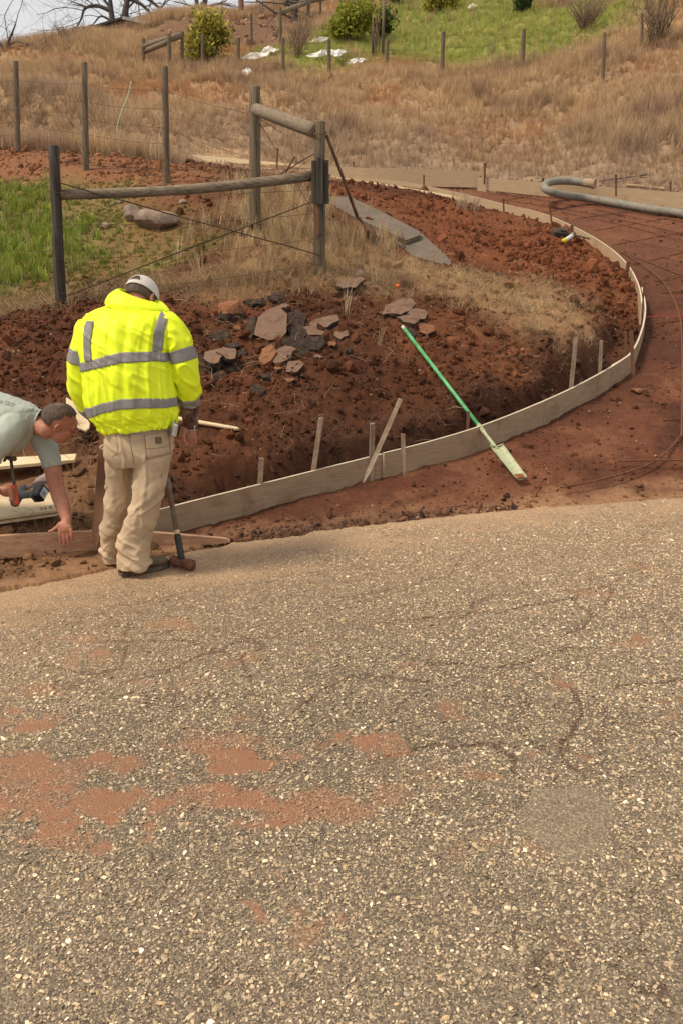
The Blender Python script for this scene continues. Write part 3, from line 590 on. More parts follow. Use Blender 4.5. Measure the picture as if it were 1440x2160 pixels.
def build_plants():
    STR = [(.64, .46, .24), (.50, .33, .17), (.34, .20, .11), (.72, .56, .33)]
    # straw lying in the band round the fence corner
    x, y = fan_points(60000, 8.0, 15.5, .42, 1); m = soft(x, y, Z_STRAW, .35, .5); c, ins, dd, tr = ground_tint(x, y); k = (rng.random(len(x)) < m * .5 * (.3 + smooth(-.3, .3, fbm(x, y, 2.5, 3, 601)))) & ~ins & (dd > .15); x, y = x[k], y[k]
    place_tufts('dry_straw', x, y, rng.uniform(.07, .20, len(x)), pick_tint(len(x), STR, [.35, .3, .15, .2]), straws, .25)
    q = G(640, 500); x = rng.normal(q.x, .55, 330); y = rng.normal(q.y, .8, 330); q = G(560, 440); x = np.r_[x, rng.normal(q.x, .4, 260)]; y = np.r_[y, rng.normal(q.y, .8, 260)]; q = G(810, 520); x = np.r_[x, rng.normal(q.x, .12, 22)]; y = np.r_[y, rng.normal(q.y, .2, 22)]; m = ~inside(x, y, DRIVE) & (seg_dist(x, y, INNER2) > .5); x, y = x[m], y[m]
    place_tufts('standing_dry_grass', x, y, rng.uniform(.10, .42, len(x)), pick_tint(len(x), STR, [.35, .3, .15, .2]), dry, wide=.8)
    # scattered straw and roots over the dug soil
    x, y = fan_points(9000, 5.0, 16, .42, 0); c, ins, dd, tr = ground_tint(x, y); k = ~ins & (y - edge_y(x) > .15) & (rng.random(len(x)) < .10 + .9 * smooth(.1, .5, fbm(x, y, 1.1, 3, 620)) * .5 + .5 * smooth(-1.2, -1.7, x) * (y < 7.2)); x, y = x[k], y[k]; n = len(x)
    hid = ((x < -.75) & (y - edge_y(x) < .62)) | inside(x, y, CLEAR) | inside(x, y, CLEAR2); x, y = x[~hid], y[~hid]; q = G(1110, 745); x = np.r_[x, rng.normal(q.x, .22, 46)]; y = np.r_[y, rng.normal(q.y, .3, 46)]; q = G(610, 880); x = np.r_[x, rng.normal(q.x, .22, 30)]; y = np.r_[y, rng.normal(q.y, .16, 30)]; q = G(1010, 690); x = np.r_[x, rng.normal(q.x, .2, 22)]; y = np.r_[y, rng.normal(q.y, .3, 22)]; q = G(150, 930); x = np.r_[x, rng.normal(q.x, .15, 60)]; y = np.r_[y, rng.normal(q.y, .15, 60)]; n = len(x)
    sc = rng.uniform(.08, .35, n); scatter('twigs_and_roots', np.c_[x, y, ground_z(x, y) + .012], np.c_[rng.normal(0, .25, (n, 2)), rng.random(n) * 6.28], sc[:, None].repeat(3, 1), pick_tint(n, [(.38, .25, .14), (.24, .14, .08), (.50, .37, .23)], [.4, .4, .2]), twigs)
    lip = [p for p in INNER2 if 6.3 < p[1] < 10.5]; t = rng.random(420) * (len(lip) - 1); lx = np.interp(t, range(len(lip)), [p[0] for p in lip]); ly = np.interp(t, range(len(lip)), [p[1] for p in lip]); off = rng.normal(.56, .07, 420); keep = fbm(lx, ly, 1.6, 3, 633) > -.05; lx = lx - off * .55; ly = ly + off * .75; lx, ly = lx[keep], ly[keep]
    place_tufts('roots_on_trench_lip', lx, ly, rng.uniform(.05, .15, len(lx)), pick_tint(len(lx), [(.34, .22, .13), (.22, .12, .07)], [.5, .5]), straws, .5)
    # lawn on the left bank
    x, y = fan_points(60000, 8.8, 16.5, .46, 1); m = soft(x, y, Z_LAWN, .4, .5); lu = soft(x, y, Z_LUSH, .4, .5); k = (rng.random(len(x)) < m * (.22 + .5 * smooth(-.2, .3, fbm(x, y, 1.3, 3, 640)))); xs, ys = x[k], y[k]
    place_tufts('short_lawn', xs, ys, rng.uniform(.05, .11, len(xs)), pick_tint(len(xs), [(.24, .24, .045), (.33, .27, .08), (.16, .20, .035), (.34, .24, .11)], [.4, .25, .2, .15]), short, .1)
    k = rng.random(len(x)) < lu * .34; xs, ys = x[k], y[k]
    place_tufts('lush_green_grass', xs, ys, rng.uniform(.09, .24, len(xs)), pick_tint(len(xs), [(.30, .38, .045), (.40, .44, .08), (.21, .29, .035), (.44, .40, .14)], [.4, .25, .2, .15], .2), lush)
    # dry fringe where the turf was cut
    t = rng.random(1400); fr = [plan([p])[0] for p in [(-60, 662), (60, 655), (130, 640), (250, 622), (350, 604), (480, 592), (600, 590), (668, 592)]]; fx = np.interp(t, np.linspace(0, 1, 8), [p[0] for p in fr]); fy = np.interp(t, np.linspace(0, 1, 8), [p[1] for p in fr])
    fx = fx + rng.normal(0, .12, 1400); fy = fy + rng.normal(.05, .22, 1400); place_tufts('dry_fringe', fx, fy, rng.uniform(.08, .22, 1400), pick_tint(1400, STR, [.2, .35, .35, .1]), straws, .3)
    # hillside
    x, y = fan_points(120000, 16.6, 62, .47, 1); c, ins, dd, tr = ground_tint(x, y); green = soft(x, y, Z_GREEN, 1.2, 1.2, .3); pile = soft(x, y, Z_PILE, .4, .5); df = seg_dist(x, y, FAR2) + 3.5 * smooth(-2.5, -4.5, x)
    k = ~ins & (pile < .5) & (df > .25) & (dd > .6) & (rng.random(len(x)) < smooth(.2, 2.2, df) * .9 + .1) & ((y > 20.5) | (df > .4) & (x > 2) | (x < -3) & (seg_dist(x, y, FAR2) < 30) & (y > 17.9 - .0 * x)); x, y, green, df = x[k], y[k], green[k], df[k]; n = len(x)
    g = rng.random(n) < green * .97; big = fbm(x, y, .25, 3, 660); n2 = fbm(x, y, .9, 3, 661)
    h = (.14 + .26 * smooth(-.3, .4, big) + .20 * rng.random(n)) * smooth(-.5, 4.5, df) + .07
    tn = np.array((.63, .43, .235)) * np.ones((n, 3)); tn = mixv(tn, (.46, .295, .18), smooth(-.1, .35, n2)); tn = mixv(tn, (.56, .30, .14), smooth(.15, .45, -big + .3 * n2)); tn = mixv(tn, (.52, .385, .26), (1 - smooth(1, 9, df)) * .8)
    tn = tn * rng.uniform(.7, 1.35, (n, 1)); k = ~g
    place_tufts('dry_hillside_grass', x[k], y[k], h[k], tn[k], dry, .05, -.03, .95)
    hg = rng.uniform(.15, .38, g.sum()); place_tufts('green_hillside_grass', x[g], y[g], hg, pick_tint(g.sum(), [(.40, .44, .10), (.52, .50, .12), (.29, .37, .08), (.60, .50, .16)], [.35, .3, .2, .15], .25), dry, .05, -.02, 1.3)
build_plants()

# ------------------------------------------------------------------ timber forms round the driveway bed
def board_mat(name, c1, c2, c3, dirt, amt):
    m, t, b = new_mat(name, .8, .2); v = coords(t, (1, 1, 1)); s = coords(t, (1.6, 1.6, 38)); f = noise(t, s, 3, 7, .7); f2 = noise(t, v, 3.2, 9, .72)
    c = ramp(t, f, [(.3, c1), (.52, c2), (.72, c3)]); k = ramp(t, f2, [(1 - amt - .08, (0, 0, 0)), (1 - amt + .16, (1, 1, 1))]); c = mixrgb(t, c, dirt, k)
    t.links.new(c, b.inputs['Base Color']); bump(t, b, f, .35, .003); return m
M_BOARD = board_mat('weathered_form_ply', (.26, .175, .11), (.35, .245, .155), (.43, .31, .20), (.19, .105, .055), .42)
M_BOARDPALE = board_mat('pale_form_ply', (.34, .23, .13), (.43, .30, .18), (.51, .37, .23), (.30, .17, .09), .36)
M_BOARDEDGE = board_mat('board_top_edge', (.48, .39, .27), (.56, .46, .33), (.64, .53, .39), (.34, .22, .13), .34)
def strip_board(name, line, hgt, thick, mat, label, group, below=.06, shift=0.0, edge=None, droop=0.0, cat='form board'):
    """a board on edge that follows a bent line of top points"""
    pts = [Vector(p) for p in line]; bm = bmesh.new(); rings = []
    for i, p in enumerate(pts):
        t = pts[min(i + 1, len(pts) - 1)] - pts[max(i - 1, 0)]; n = Vector((t.y, -t.x, 0)).normalized(); c = p + n * shift
        a, b_ = c + n * thick / 2, c - n * thick / 2; lo = Vector((0, 0, -(hgt + below)))
        rings.append([bm.verts.new(a + lo), bm.verts.new(a), bm.verts.new(b_), bm.verts.new(b_ + lo)])
    for r1, r2 in zip(rings[:-1], rings[1:]):
        for k in range(4):
            f = bm.faces.new((r1[k], r2[k], r2[(k + 1) % 4], r1[(k + 1) % 4])); f.material_index = 1 if k == 1 else 0
    for f in (bm.faces.new(rings[0]), bm.faces.new(rings[-1][::-1])): f.material_index = 1
    return bm_obj(name, bm, [mat, edge or M_BOARDEDGE], label=label, cat=cat, group=group)
def topline(px, up, n=8): return catmull([on_bed(a, b, up) for a, b in px], n)
FG = 'form boards that edge the new driveway'
b1 = strip_board('form_board', topline(TOP1, BH), BH, .020, M_BOARD, 'nearest curved form board, from behind the sledgehammer to the leaning stake', FG)
b2 = strip_board('form_board', topline(TOP2, BH + .012), BH, .020, M_BOARD, 'long curved form board that the green shovel lies across', FG, shift=.022)
b3 = strip_board('form_board', topline([(1290, 770), (1330, 743), (1352, 697), (1360, 650), (1353, 606)], BH), BH, .018, M_BOARD, 'form board at the tight outer bend with a tall pin beside it', FG)
b4 = strip_board('form_board', topline([(1357, 640), (1349, 600), (1325, 557), (1285, 520), (1230, 487), (1160, 455), (1110, 440)], BH), BH, .018, M_BOARDPALE, 'pale form board curving past the loose clods and white-handled tool', FG, shift=-.022)
b5 = strip_board('form_board', topline([(1118, 442), (1060, 430), (985, 411), (870, 387), (740, 370), (640, 358)], BH), BH, .020, M_BOARDPALE, 'straightening form board running from the bend towards the corner fence post', FG, shift=0)
b6 = strip_board('form_board', topline([(985, 419), (870, 398), (700, 372), (560, 354), (455, 344)], BH - .02), .07, .022, M_PINE, 'bright new pine lath nailed along the farther form board', FG, below=.01, shift=.05, edge=M_PINE)
def fline(i, j, up): return catmull([on_bed(a, b, .25 + up) for a, b in FAR_PX[i:j]], 5)
b7 = strip_board('form_board', fline(0, 5, 0), .25, .035, M_BOARDPALE, 'tan form board behind the grey concrete hose on the far edge', FG, shift=-.10)
b8 = strip_board('form_board', catmull([on_bed(a, b, .34) for a, b in [(1022, 362), (820, 357), (740, 353), (636, 347)]], 5), .26, .035, M_BOARDPALE, 'straight far form board with a steel pin at its right end', FG, shift=-.12)
b9 = strip_board('form_board', catmull([on_bed(a, b, .26) for a, b in [(660, 350), (440, 329), (250, 317), (120, 306)]], 5), .12, .03, M_PINE, 'thin pale form board seen through the wire fence', FG, edge=M_PINE)
b10 = strip_board('form_board', catmull([on_bed(a, b, .28) for a, b in [(110, 305), (60, 297), (0, 286), (-80, 276)]], 5), .16, .03, M_PINE, 'pale form board end behind the leftmost fence post', FG, edge=M_PINE)
# board lying loose inside the far form
log_pts = [on_bed(875, 381, .05), on_bed(940, 383, .05), on_bed(1006, 386, .05)]
tube_obj('log', log_pts, [.055, .062, .058], M_ROCK, seg=12, label='short dark log lying inside the far form board', cat='log')

def stake(name, top, bot, mat, w, label, front=False, group='wooden stakes along the form boards', shift=.05, dd=0.0, flat_=.5, deep=.3, cat='stake', on=None):
    B = on or on_bed(bot[0], bot[1], BH); d = Vector((B.x, B.y, 0)).normalized(); B = B + d * (-shift if front else shift)
    B = P(bot[0], bot[1], B.y) ; T = P(top[0], top[1], B.y + dd); ax = (T - B).normalized(); L = (T - B).length + deep; C = B - ax * deep
    bm = bmesh.new(); o = bpy.data.objects
    z = ax; x = Vector((1, 0, 0)); x = (x - z * x.dot(z)).normalized(); x = Matrix.Rotation(random.uniform(-.4, .4), 3, z) @ x; y = z.cross(x); M = Matrix((x, y, z)).transposed().to_4x4(); M.translation = C
    a, b_ = w / 2, w * flat_ / 2; r = []
    for t, k in ((0, .15), (.12, 1), (.6, 1), (1, 1)):
        r.append([bm.verts.new(Vector((sx * a * k + random.uniform(-.001, .001), sy * b_ * k, t * L + (random.uniform(-.006, .006) if t == 1 else 0)))) for sx, sy in ((-1, -1), (1, -1), (1, 1), (-1, 1))])
    for r1, r2 in zip(r[:-1], r[1:]):
        for k in range(4): bm.faces.new((r1[k], r1[(k + 1) % 4], r2[(k + 1) % 4], r2[k]))
    bm.faces.new(r[0][::-1]); bm.faces.new(r[-1]); ob = bm_obj(name, bm, mat, label=label, cat=cat, group=group); ob.matrix_world = M; return ob
stake('stake', (552, 967), (549, 1024), M_STAKE, .036, 'short wooden stake in the trench, nearest the workman')
stake('stake', (678, 881), (661, 996), M_STAKE, .036, 'tallest upright stake left of the leaning one, tilted slightly right')
stake('stake', (785, 893), (783, 970), M_STAKE, .036, 'wooden stake standing just behind the leaning stake')
stake('stake', (844, 842), (768, 1013), M_STAKE, .034, 'long wooden stake leaning steeply across the form board', True, dd=.35, deep=.02)
stake('stake', (849, 915), (851, 992), M_STAKE, .032, 'short stake nailed to the front of the form board', True, shift=.035, deep=.05)
stake('stake', (987, 868), (985, 905), M_RUSTWOOD, .026, 'small stake half hidden behind the green shovel handle')
stake('stake', (1214, 710), (1203, 822), M_STAKE, .040, 'tall pale stake in the trench below the dry straw')
stake('stake', (1267, 719), (1264, 788), M_STAKE, .034, 'weathered stake in the trench, next right of the tall pale one')
stake('stake', (1318, 700), (1319, 748), M_RUSTWOOD, .024, 'thin brown stake in the dark of the trench at the bend', shift=.12)
stake('stake', (1330, 700), (1334, 778), M_RUSTWOOD, .034, 'muddy stake on the outside of the form board at the bend', True, shift=.04, deep=.1)
stake('stake', (1324, 551), (1322, 572), M_RUSTWOOD, .05, 'stubby stake at the joint beside the heaped clods', True, shift=.0, deep=.02)
stake('stake', (1205, 475), (1205, 488), M_RUSTWOOD, .05, 'stubby stake behind the white-handled tool', True, shift=.04, deep=.02)
def pin(top, bot, label, r=.011, up=BH, on=None, group='steel pins holding the forms'):
    B = on or on_bed(bot[0], bot[1], up); B = P(bot[0], bot[1], B.y - .04); T = P(top[0], top[1], B.y); ax = (T - B).normalized()
    bm = bmesh.new(); add_tube(bm, [B - ax * .15, B + ax * (T - B).length], r, 8); add_tube(bm, [T - ax * .012, T + ax * .004], r * 1.5, 8); return bm_obj('steel_pin', bm, M_RUST, smooth_=False, label=label, cat='steel pin', group=group)
pin((1358, 583), (1354, 655), 'tall steel pin beside the rightmost point of the bend')
pin((1159, 438), (1162, 468), 'steel pin beside the bend, just above the rubber block', .014)
pin((1060, 420), (1061, 436), 'steel pin where the new pine lath ends', .015)
pin((893, 370), (893, 392), 'steel pin at the middle of the new pine lath', .015)
pin((745, 342), (745, 362), 'steel pin between the leaning tool and the pine lath', .015)
pin((1022, 345), (1021, 372), 'steel pin at the right end of the straight far form', .02, .3)
pin((1298, 369), (1298, 396), 'steel pin behind the hose against the tan form', .018, .3)
pin((586, 314), (584, 352), 'rusty steel pin just right of the tall brace post', .02)
pin((621, 331), (602, 366), 'leaning rusty pin between the two brace posts', .022)
pin((1413, 384), (1413, 398), 'short steel pin near the right edge of the far form', .018, .3)

# ------------------------------------------------------------------ rebar laid over the bed
def along(pxs, up, n=5, bed=True):
    pts = []
    for (a, b), (c, d) in zip(pxs[:-1], pxs[1:]):
        for k in range(n): t = k / n; pts.append((a + (c - a) * t, b + (d - b) * t))
    pts.append(pxs[-1]); return [on_bed(a, b, up) if bed else G(a, b) + Vector((0, 0, up)) for a, b in pts]
mat_root = empty('rebar_mat', on_bed(1300, 480), label='rusty reinforcing bars tied in a grid over the driveway bed', cat='rebar mat')
def bar(pxs, up=.045, r=.0085, parent=None, **kw):
    pts = along(pxs, up); bm = bmesh.new(); add_tube(bm, pts, r, 5); o = bm_obj('bar' if parent else 'loose_rebar', bm, M_RUST, None, True, **kw)
    if parent: o.parent = parent; o.matrix_parent_inverse = Matrix.Translation(-parent.location)
    return o
for q in [[(900, 388), (1177, 418), (1360, 452), (1560, 490)], [(1000, 398), (1250, 440), (1440, 480), (1540, 500)], [(1057, 420), (1250, 450), (1540, 515)], [(1180, 445), (1330, 478), (1560, 540)], [(1309, 504), (1440, 529), (1540, 552)],
          [(1305, 529), (1440, 581), (1520, 614)], [(850, 378), (1020, 400), (1120, 414)]]:
    bar(q, .03, .0072, mat_root)
for q in [[(1052, 424), (1210, 398)], [(1130, 450), (1340, 416)], [(1189, 465), (1335, 444), (1480, 420)], [(1249, 487), (1414, 459), (1500, 444)], [(1290, 517), (1440, 489), (1530, 472)], [(1331, 559), (1440, 532), (1540, 508)],
          [(1357, 598), (1440, 583), (1540, 565)], [(1395, 619), (1440, 613), (1550, 600)], [(1387, 648), (1440, 640), (1560, 624)], [(1387, 681), (1440, 675), (1560, 662)], [(1408, 720), (1440, 718), (1560, 710)], [(1405, 777), (1440, 770), (1560, 752)], [(1400, 886), (1440, 882), (1560, 872)]]:
    bar(q, .018, .0068, mat_root)
cb = catmull([on_bed(a, b, .055) for a, b in [(1305, 529), (1350, 555), (1395, 592), (1421, 634), (1434, 675), (1437, 727), (1438, 800), (1437, 870), (1436, 920)]], 5)
bm = bmesh.new(); add_tube(bm, cb, .0085, 6); o = bm_obj('bar', bm, M_RUST, None, True); o.parent = mat_root; o.matrix_parent_inverse = Matrix.Translation(-mat_root.location)
cb = catmull([on_bed(a, b, .02) for a, b in [(1180, 1028), (1250, 1015), (1340, 990), (1390, 965), (1425, 930), (1445, 900), (1480, 840)]], 5)
bm = bmesh.new(); add_tube(bm, cb, .0075, 6); bm_obj('loose_rebar', bm, M_RUST, None, True, label='bent loose bar reaching left over bare dirt below the shovel tip', cat='rebar', group='loose bars near the asphalt')
bar([(1303, 972), (1440, 970), (1540, 969)], .03, .0075, label='straight loose bar lying across the bent one', cat='rebar', group='loose bars near the asphalt')
M_STRING, t_, b_ = new_mat('red_string', .7); b_.inputs['Base Color'].default_value = (.45, .05, .04, 1)
tube_obj('string_line', [on_bed(1357, 668, .19), on_bed(1500, 665, .19)], .003, M_STRING, seg=5, label='thin red string line stretched from the bend over the rebar', cat='string')

# ------------------------------------------------------------------ concrete hose
M_HOSE = mottled('hose_rubber', (.125, .112, .09), (.23, .205, .16), 10, .7, .35, .3, .004, c3=(.26, .19, .13), bscale=30)
hose_root = empty('concrete_hose', G(1300, 430), label='thick grey concrete pump hose looping back at the far form', cat='hose')
hp = []
for a, b, u in [(1560, 476, .1), (1440, 450, .1), (1370, 440, .1), (1300, 428, .1), (1230, 416, .14), (1190, 411, .24), (1162, 404, .33), (1147, 395, .37), (1152, 386, .38), (1172, 381, .38), (1205, 381, .37), (1236, 385, .36)]: hp.append(on_bed(a, b + 1, u))
bm = bmesh.new(); add_tube(bm, catmull(hp, 6), .072, 14); o = bm_obj('hose_body', bm, M_HOSE, None, True); o.parent = hose_root; o.matrix_parent_inverse = Matrix.Translation(-hose_root.location)
e1, e2 = hp[-1], on_bed(1252, 388, .36); bm = bmesh.new(); add_tube(bm, [e1 - (e2 - e1) * .3, e2], .082, 14); add_tube(bm, [e2 - (e2 - e1) * .2, e2 + (e2 - e1) * .12], .094, 14); o = bm_obj('coupling', bm, M_BOARD, None, False); o.parent = hose_root; o.matrix_parent_inverse = Matrix.Translation(-hose_root.location)
# thin things lying beyond it
def ground_tube(name, pxs, r, mat, up=.02, **kw): return tube_obj(name, catmull([G(a, b) + Vector((0, 0, up)) for a, b in pxs], 5), r, mat, seg=6, **kw)
ground_tube('long_pole', [(1262, 388), (1310, 382), (1362, 374)], .022, M_STEEL, .06, label='thin dark pole on the ground beyond the hose end', cat='pole')
ground_tube('wood_offcut', [(1318, 395), (1370, 400), (1400, 404)], .03, M_BOARDPALE, .05, label='flat wood offcut on the ground behind the tan form', cat='wood offcut')

# ------------------------------------------------------------------ shapes cut from sheet or slab, lying at their own place
def normal_at(p, e=.35):
    zx = (gz(p.x + e, p.y) - gz(p.x - e, p.y)) / (2 * e); zy = (gz(p.x, p.y + e) - gz(p.x, p.y - e)) / (2 * e); return Vector((-zx, -zy, 1)).normalized()
def on_plane(px, py, c, n):
    d = ray(px, py); o = Vector((0, 0, CAM_H)); t = (c - o).dot(n) / d.dot(n); return o + d * t
def slab(name, pxs, c, n, thick, mats, jag=0.0, seed=0, mid=True, **kw):
    """polygon on the plane (c, n) with thickness below it; rough sides when jag"""
    r = random.Random(seed); pts = [on_plane(a, b, c, n) for a, b in pxs]
    if jag:
        q = []
        for i, p in enumerate(pts):
            nx = pts[(i + 1) % len(pts)]; q.append(p); q.append(p.lerp(nx, r.uniform(.35, .65)) + Vector([r.uniform(-jag, jag) for _ in range(3)]) * .7)
        pts = q
    cen = sum(pts, Vector()) / len(pts); bm = bmesh.new(); rings = [[bm.verts.new(p + n * (r.uniform(-jag, jag) * .25)) for p in pts]]
    if jag: rings.append([bm.verts.new(p - n * thick * r.uniform(.35, .6) + (p - cen).normalized() * r.uniform(-jag * .6, jag * 1.1)) for p in pts])
    rings.append([bm.verts.new(cen + (p - cen) * (r.uniform(.72, .95) if jag else 1) - n * thick * (r.uniform(.8, 1.1) if jag else 1)) for p in pts])
    ctop = bm.verts.new(cen + n * (jag * .15)) if jag else None
    k = len(pts)
    if jag:
        for i in range(k): bm.faces.new((rings[0][i], rings[0][(i + 1) % k], ctop)).material_index = 0
    else: bm.faces.new(rings[0]).material_index = 0
    for a, b in zip(rings[:-1], rings[1:]):
        for i in range(k): bm.faces.new((a[i], a[(i + 1) % k], b[(i + 1) % k], b[i])).material_index = 1
    bm.faces.new(rings[-1]).material_index = 1
    o = bm_obj(name, bm, mats, **kw); 
    me = o.data; off = cen; me.transform(Matrix.Translation(-off)); o.location = off; return o
UPV = Vector((0, 0, 1))
# broken asphalt slabs and rocks on the mound
AG = 'broken asphalt chunks on the dug mound'
def chunk(pxs, label, tilt=(0, -.35), thick=.11, jag=.016, mats=None, lift=.075, name='asphalt_chunk', cat='asphalt chunk', group=AG, seed=None, at_=None):
    cx = sum(p[0] for p in pxs) / len(pxs); cy = sum(p[1] for p in pxs) / len(pxs); g = G(cx, max(p[1] for p in pxs) * .55 + cy * .45) if at_ is None else G(*at_)
    n = Vector((tilt[0], tilt[1], 1)).normalized(); return slab(name, pxs, g + UPV * lift, n, thick, mats or [M_ASPH_TOP, M_ASPH_OLD], jag, seed if seed is not None else int(cx * 7 + cy), label=label, cat=cat, group=group)
chunk([(536, 706), (545, 668), (566, 652), (586, 644), (606, 662), (604, 700), (590, 714), (566, 718)], 'largest broken asphalt slab, leaf shaped and standing tilted in the pile', (-.1, -.9), .06, .010, lift=.12)
chunk([(518, 700), (524, 672), (540, 664), (538, 700), (530, 716)], 'dark slab wedged behind the left of the largest slab', (-.4, -.7), .06, lift=.06, mats=[M_ASPH_OLD] * 2)
chunk([(652, 682), (676, 670), (712, 664), (716, 676), (690, 690), (660, 690)], 'flat asphalt slab at the upper right of the pile with a pale top', (.1, -.45), .08, lift=.08)
chunk([(607, 660), (628, 652), (648, 668), (640, 690), (612, 692)], 'black chunk touching the right edge of the largest slab', (.2, -.8), .09, lift=.06, mats=[M_ASPH_OLD] * 2)
chunk([(606, 692), (640, 684), (652, 700), (640, 714), (612, 712)], 'black chunk low on the right of the largest slab', (.1, -.7), .09, lift=.06, mats=[M_ASPH_OLD] * 2)
chunk([(640, 690), (676, 686), (692, 698), (680, 706), (650, 706)], 'brown crust of asphalt in the middle of the pile', (.2, -.5), .07, lift=.06)
chunk([(594, 716), (622, 708), (650, 716), (640, 734), (610, 738), (596, 730)], 'charcoal block under the middle of the pile', (.0, -.8), .10, lift=.05, mats=[M_ASPH_OLD] * 2)
chunk([(630, 722), (652, 710), (682, 706), (688, 722), (672, 738), (640, 740)], 'wide charcoal block at the lower right of the pile', (.2, -.7), .10, lift=.05, mats=[M_ASPH_OLD] * 2)
chunk([(576, 764), (582, 738), (602, 728), (626, 736), (612, 752), (590, 766)], 'pale topped triangular slab below the largest slab', (-.1, -.7), .08, lift=.08)
chunk([(626, 736), (648, 732), (656, 744), (634, 750)], 'small dark chip below the charcoal blocks', (.1, -.6), .05, lift=.03, mats=[M_ASPH_OLD] * 2)
chunk([(546, 756), (552, 736), (574, 726), (584, 740), (572, 760), (556, 768)], 'orange stained rock below the largest slab', (-.3, -.8), .12, .016, mats=[M_ROCKRED] * 2, lift=.08, name='rock', cat='rock')
chunk([(604, 784), (608, 762), (632, 760), (642, 768), (628, 784)], 'thin brown slab lowest in the pile, leaning flat on dirt', (.0, -.5), .03, .007, lift=.04)
chunk([(430, 756), (432, 742), (466, 734), (472, 748), (462, 764), (444, 766)], 'brown topped slab at the left of the pile near the jacket', (-.1, -.35), .12, lift=.12)
chunk([(456, 742), (470, 732), (498, 736), (496, 756), (478, 756)], 'pale slab edge overlapping the leftmost slab', (.1, -.4), .07, lift=.13)
chunk([(418, 750), (436, 746), (456, 770), (448, 788), (424, 786)], 'black rubble block behind the workman\'s right sleeve', (-.1, -.7), .12, lift=.06, mats=[M_ASPH_OLD] * 2)
chunk([(464, 766), (494, 762), (512, 768), (506, 780), (474, 784)], 'dark flat chunk right of the black rubble block', (.1, -.5), .07, lift=.04, mats=[M_ASPH_OLD] * 2)
chunk([(452, 788), (468, 778), (480, 792), (474, 802), (456, 802)], 'small black lump below the left slabs', (0, -.6), .07, lift=.03, mats=[M_ASPH_OLD] * 2)
chunk([(526, 818), (544, 810), (562, 820), (552, 832), (532, 832)], 'lone black lump on bare dirt below the pile', (0, -.6), .07, lift=.03, mats=[M_ASPH_OLD] * 2)
chunk([(446, 702), (462, 694), (486, 698), (482, 714), (458, 720), (446, 712)], 'dark lump between the rounded rock and the left slabs', (0, -.7), .09, lift=.05, mats=[M_ASPH_OLD] * 2)
chunk([(474, 726), (500, 720), (508, 728), (486, 734)], 'thin black flake left of the largest slab', (0, -.5), .04, lift=.03, mats=[M_ASPH_OLD] * 2)
chunk([(566, 624), (582, 616), (600, 616), (594, 630), (578, 634)], 'black flake beyond the pile, highest of the left ones', (.1, -.5), .06, lift=.04, mats=[M_ASPH_OLD] * 2)
chunk([(512, 634), (536, 630), (558, 628), (552, 640), (528, 642)], 'long black flake just right of the rounded rock', (.1, -.5), .06, lift=.03, mats=[M_ASPH_OLD] * 2)
chunk([(708, 602), (716, 592), (758, 584), (770, 588), (750, 606), (722, 608)], 'flat slab beside the dry grass below the corner post', (.1, -.4), .05, lift=.06)
chunk([(804, 662), (812, 644), (838, 632), (866, 628), (876, 640), (862, 656), (844, 664)], 'broad slab above the end of the green shovel handle', (.1, -.6), .11, lift=.12)
chunk([(858, 660), (866, 652), (888, 652), (902, 658), (896, 672), (876, 672)], 'small slab at the right of the broad slab', (.2, -.5), .07, lift=.07)
chunk([(836, 670), (860, 664), (884, 672), (872, 684), (850, 680)], 'tan topped slab just beyond the green handle end', (.1, -.5), .07, lift=.05)
chunk([(882, 690), (896, 682), (914, 686), (916, 698), (900, 706), (884, 700)], 'reddish slab right of the green handle end', (.2, -.6), .05, lift=.05, mats=[M_ROCKRED, M_ASPH_OLD])
chunk([(852, 694), (866, 690), (880, 700), (872, 712), (858, 708)], 'dark chip beside the top of the green handle', (.1, -.6), .06, lift=.03, mats=[M_ASPH_OLD] * 2)
chunk([(704, 706), (712, 696), (732, 696), (734, 708), (718, 716)], 'rounded brown clod-covered slab at the right end of the pile', (.1, -.5), .07, lift=.03)
_r = random.Random(77)
for _x, _y, _w, _m, _lb in [(598, 645, 13, 1, 'brown topped chip against the top of the largest slab'), (628, 640, 10, 0, 'small dark chip beyond the right shoulder of the largest slab'), (512, 742, 14, 0, 'dark lump between the leftmost slabs and the orange rock'), (566, 728, 12, 0, 'dark chip tucked under the foot of the largest slab'),
        (668, 752, 11, 1, 'brown chip below the wide charcoal block'), (612, 800, 12, 2, 'reddish lump just below the thin brown slab'), (560, 792, 13, 0, 'dark crumb midway between the orange rock and the lone black lump'), (700, 724, 13, 2, 'reddish lump off the lower right end of the pile'),
        (588, 776, 11, 2, 'reddish chip left of the thin brown slab'), (735, 738, 10, 0, 'small dark chip farthest right of the pile'), (500, 690, 11, 2, 'reddish chip between the rounded rock and the largest slab'), (640, 790, 9, 0, 'tiny dark chip right of the thin brown slab')]:
    _q = []
    for _i in range(6): _a = 6.283 * _i / 6; _q.append((_x + math.cos(_a) * _w * _r.uniform(.6, 1.1), _y + math.sin(_a) * _w * .5 * _r.uniform(.6, 1.1)))
    chunk(_q, _lb, (_r.uniform(-.4, .4), _r.uniform(-.8, -.2)), .07, lift=.035, mats=[[M_ASPH_OLD] * 2, [M_ASPH_TOP, M_ASPH_OLD], [M_ROCKRED, M_ASPH_OLD]][_m])
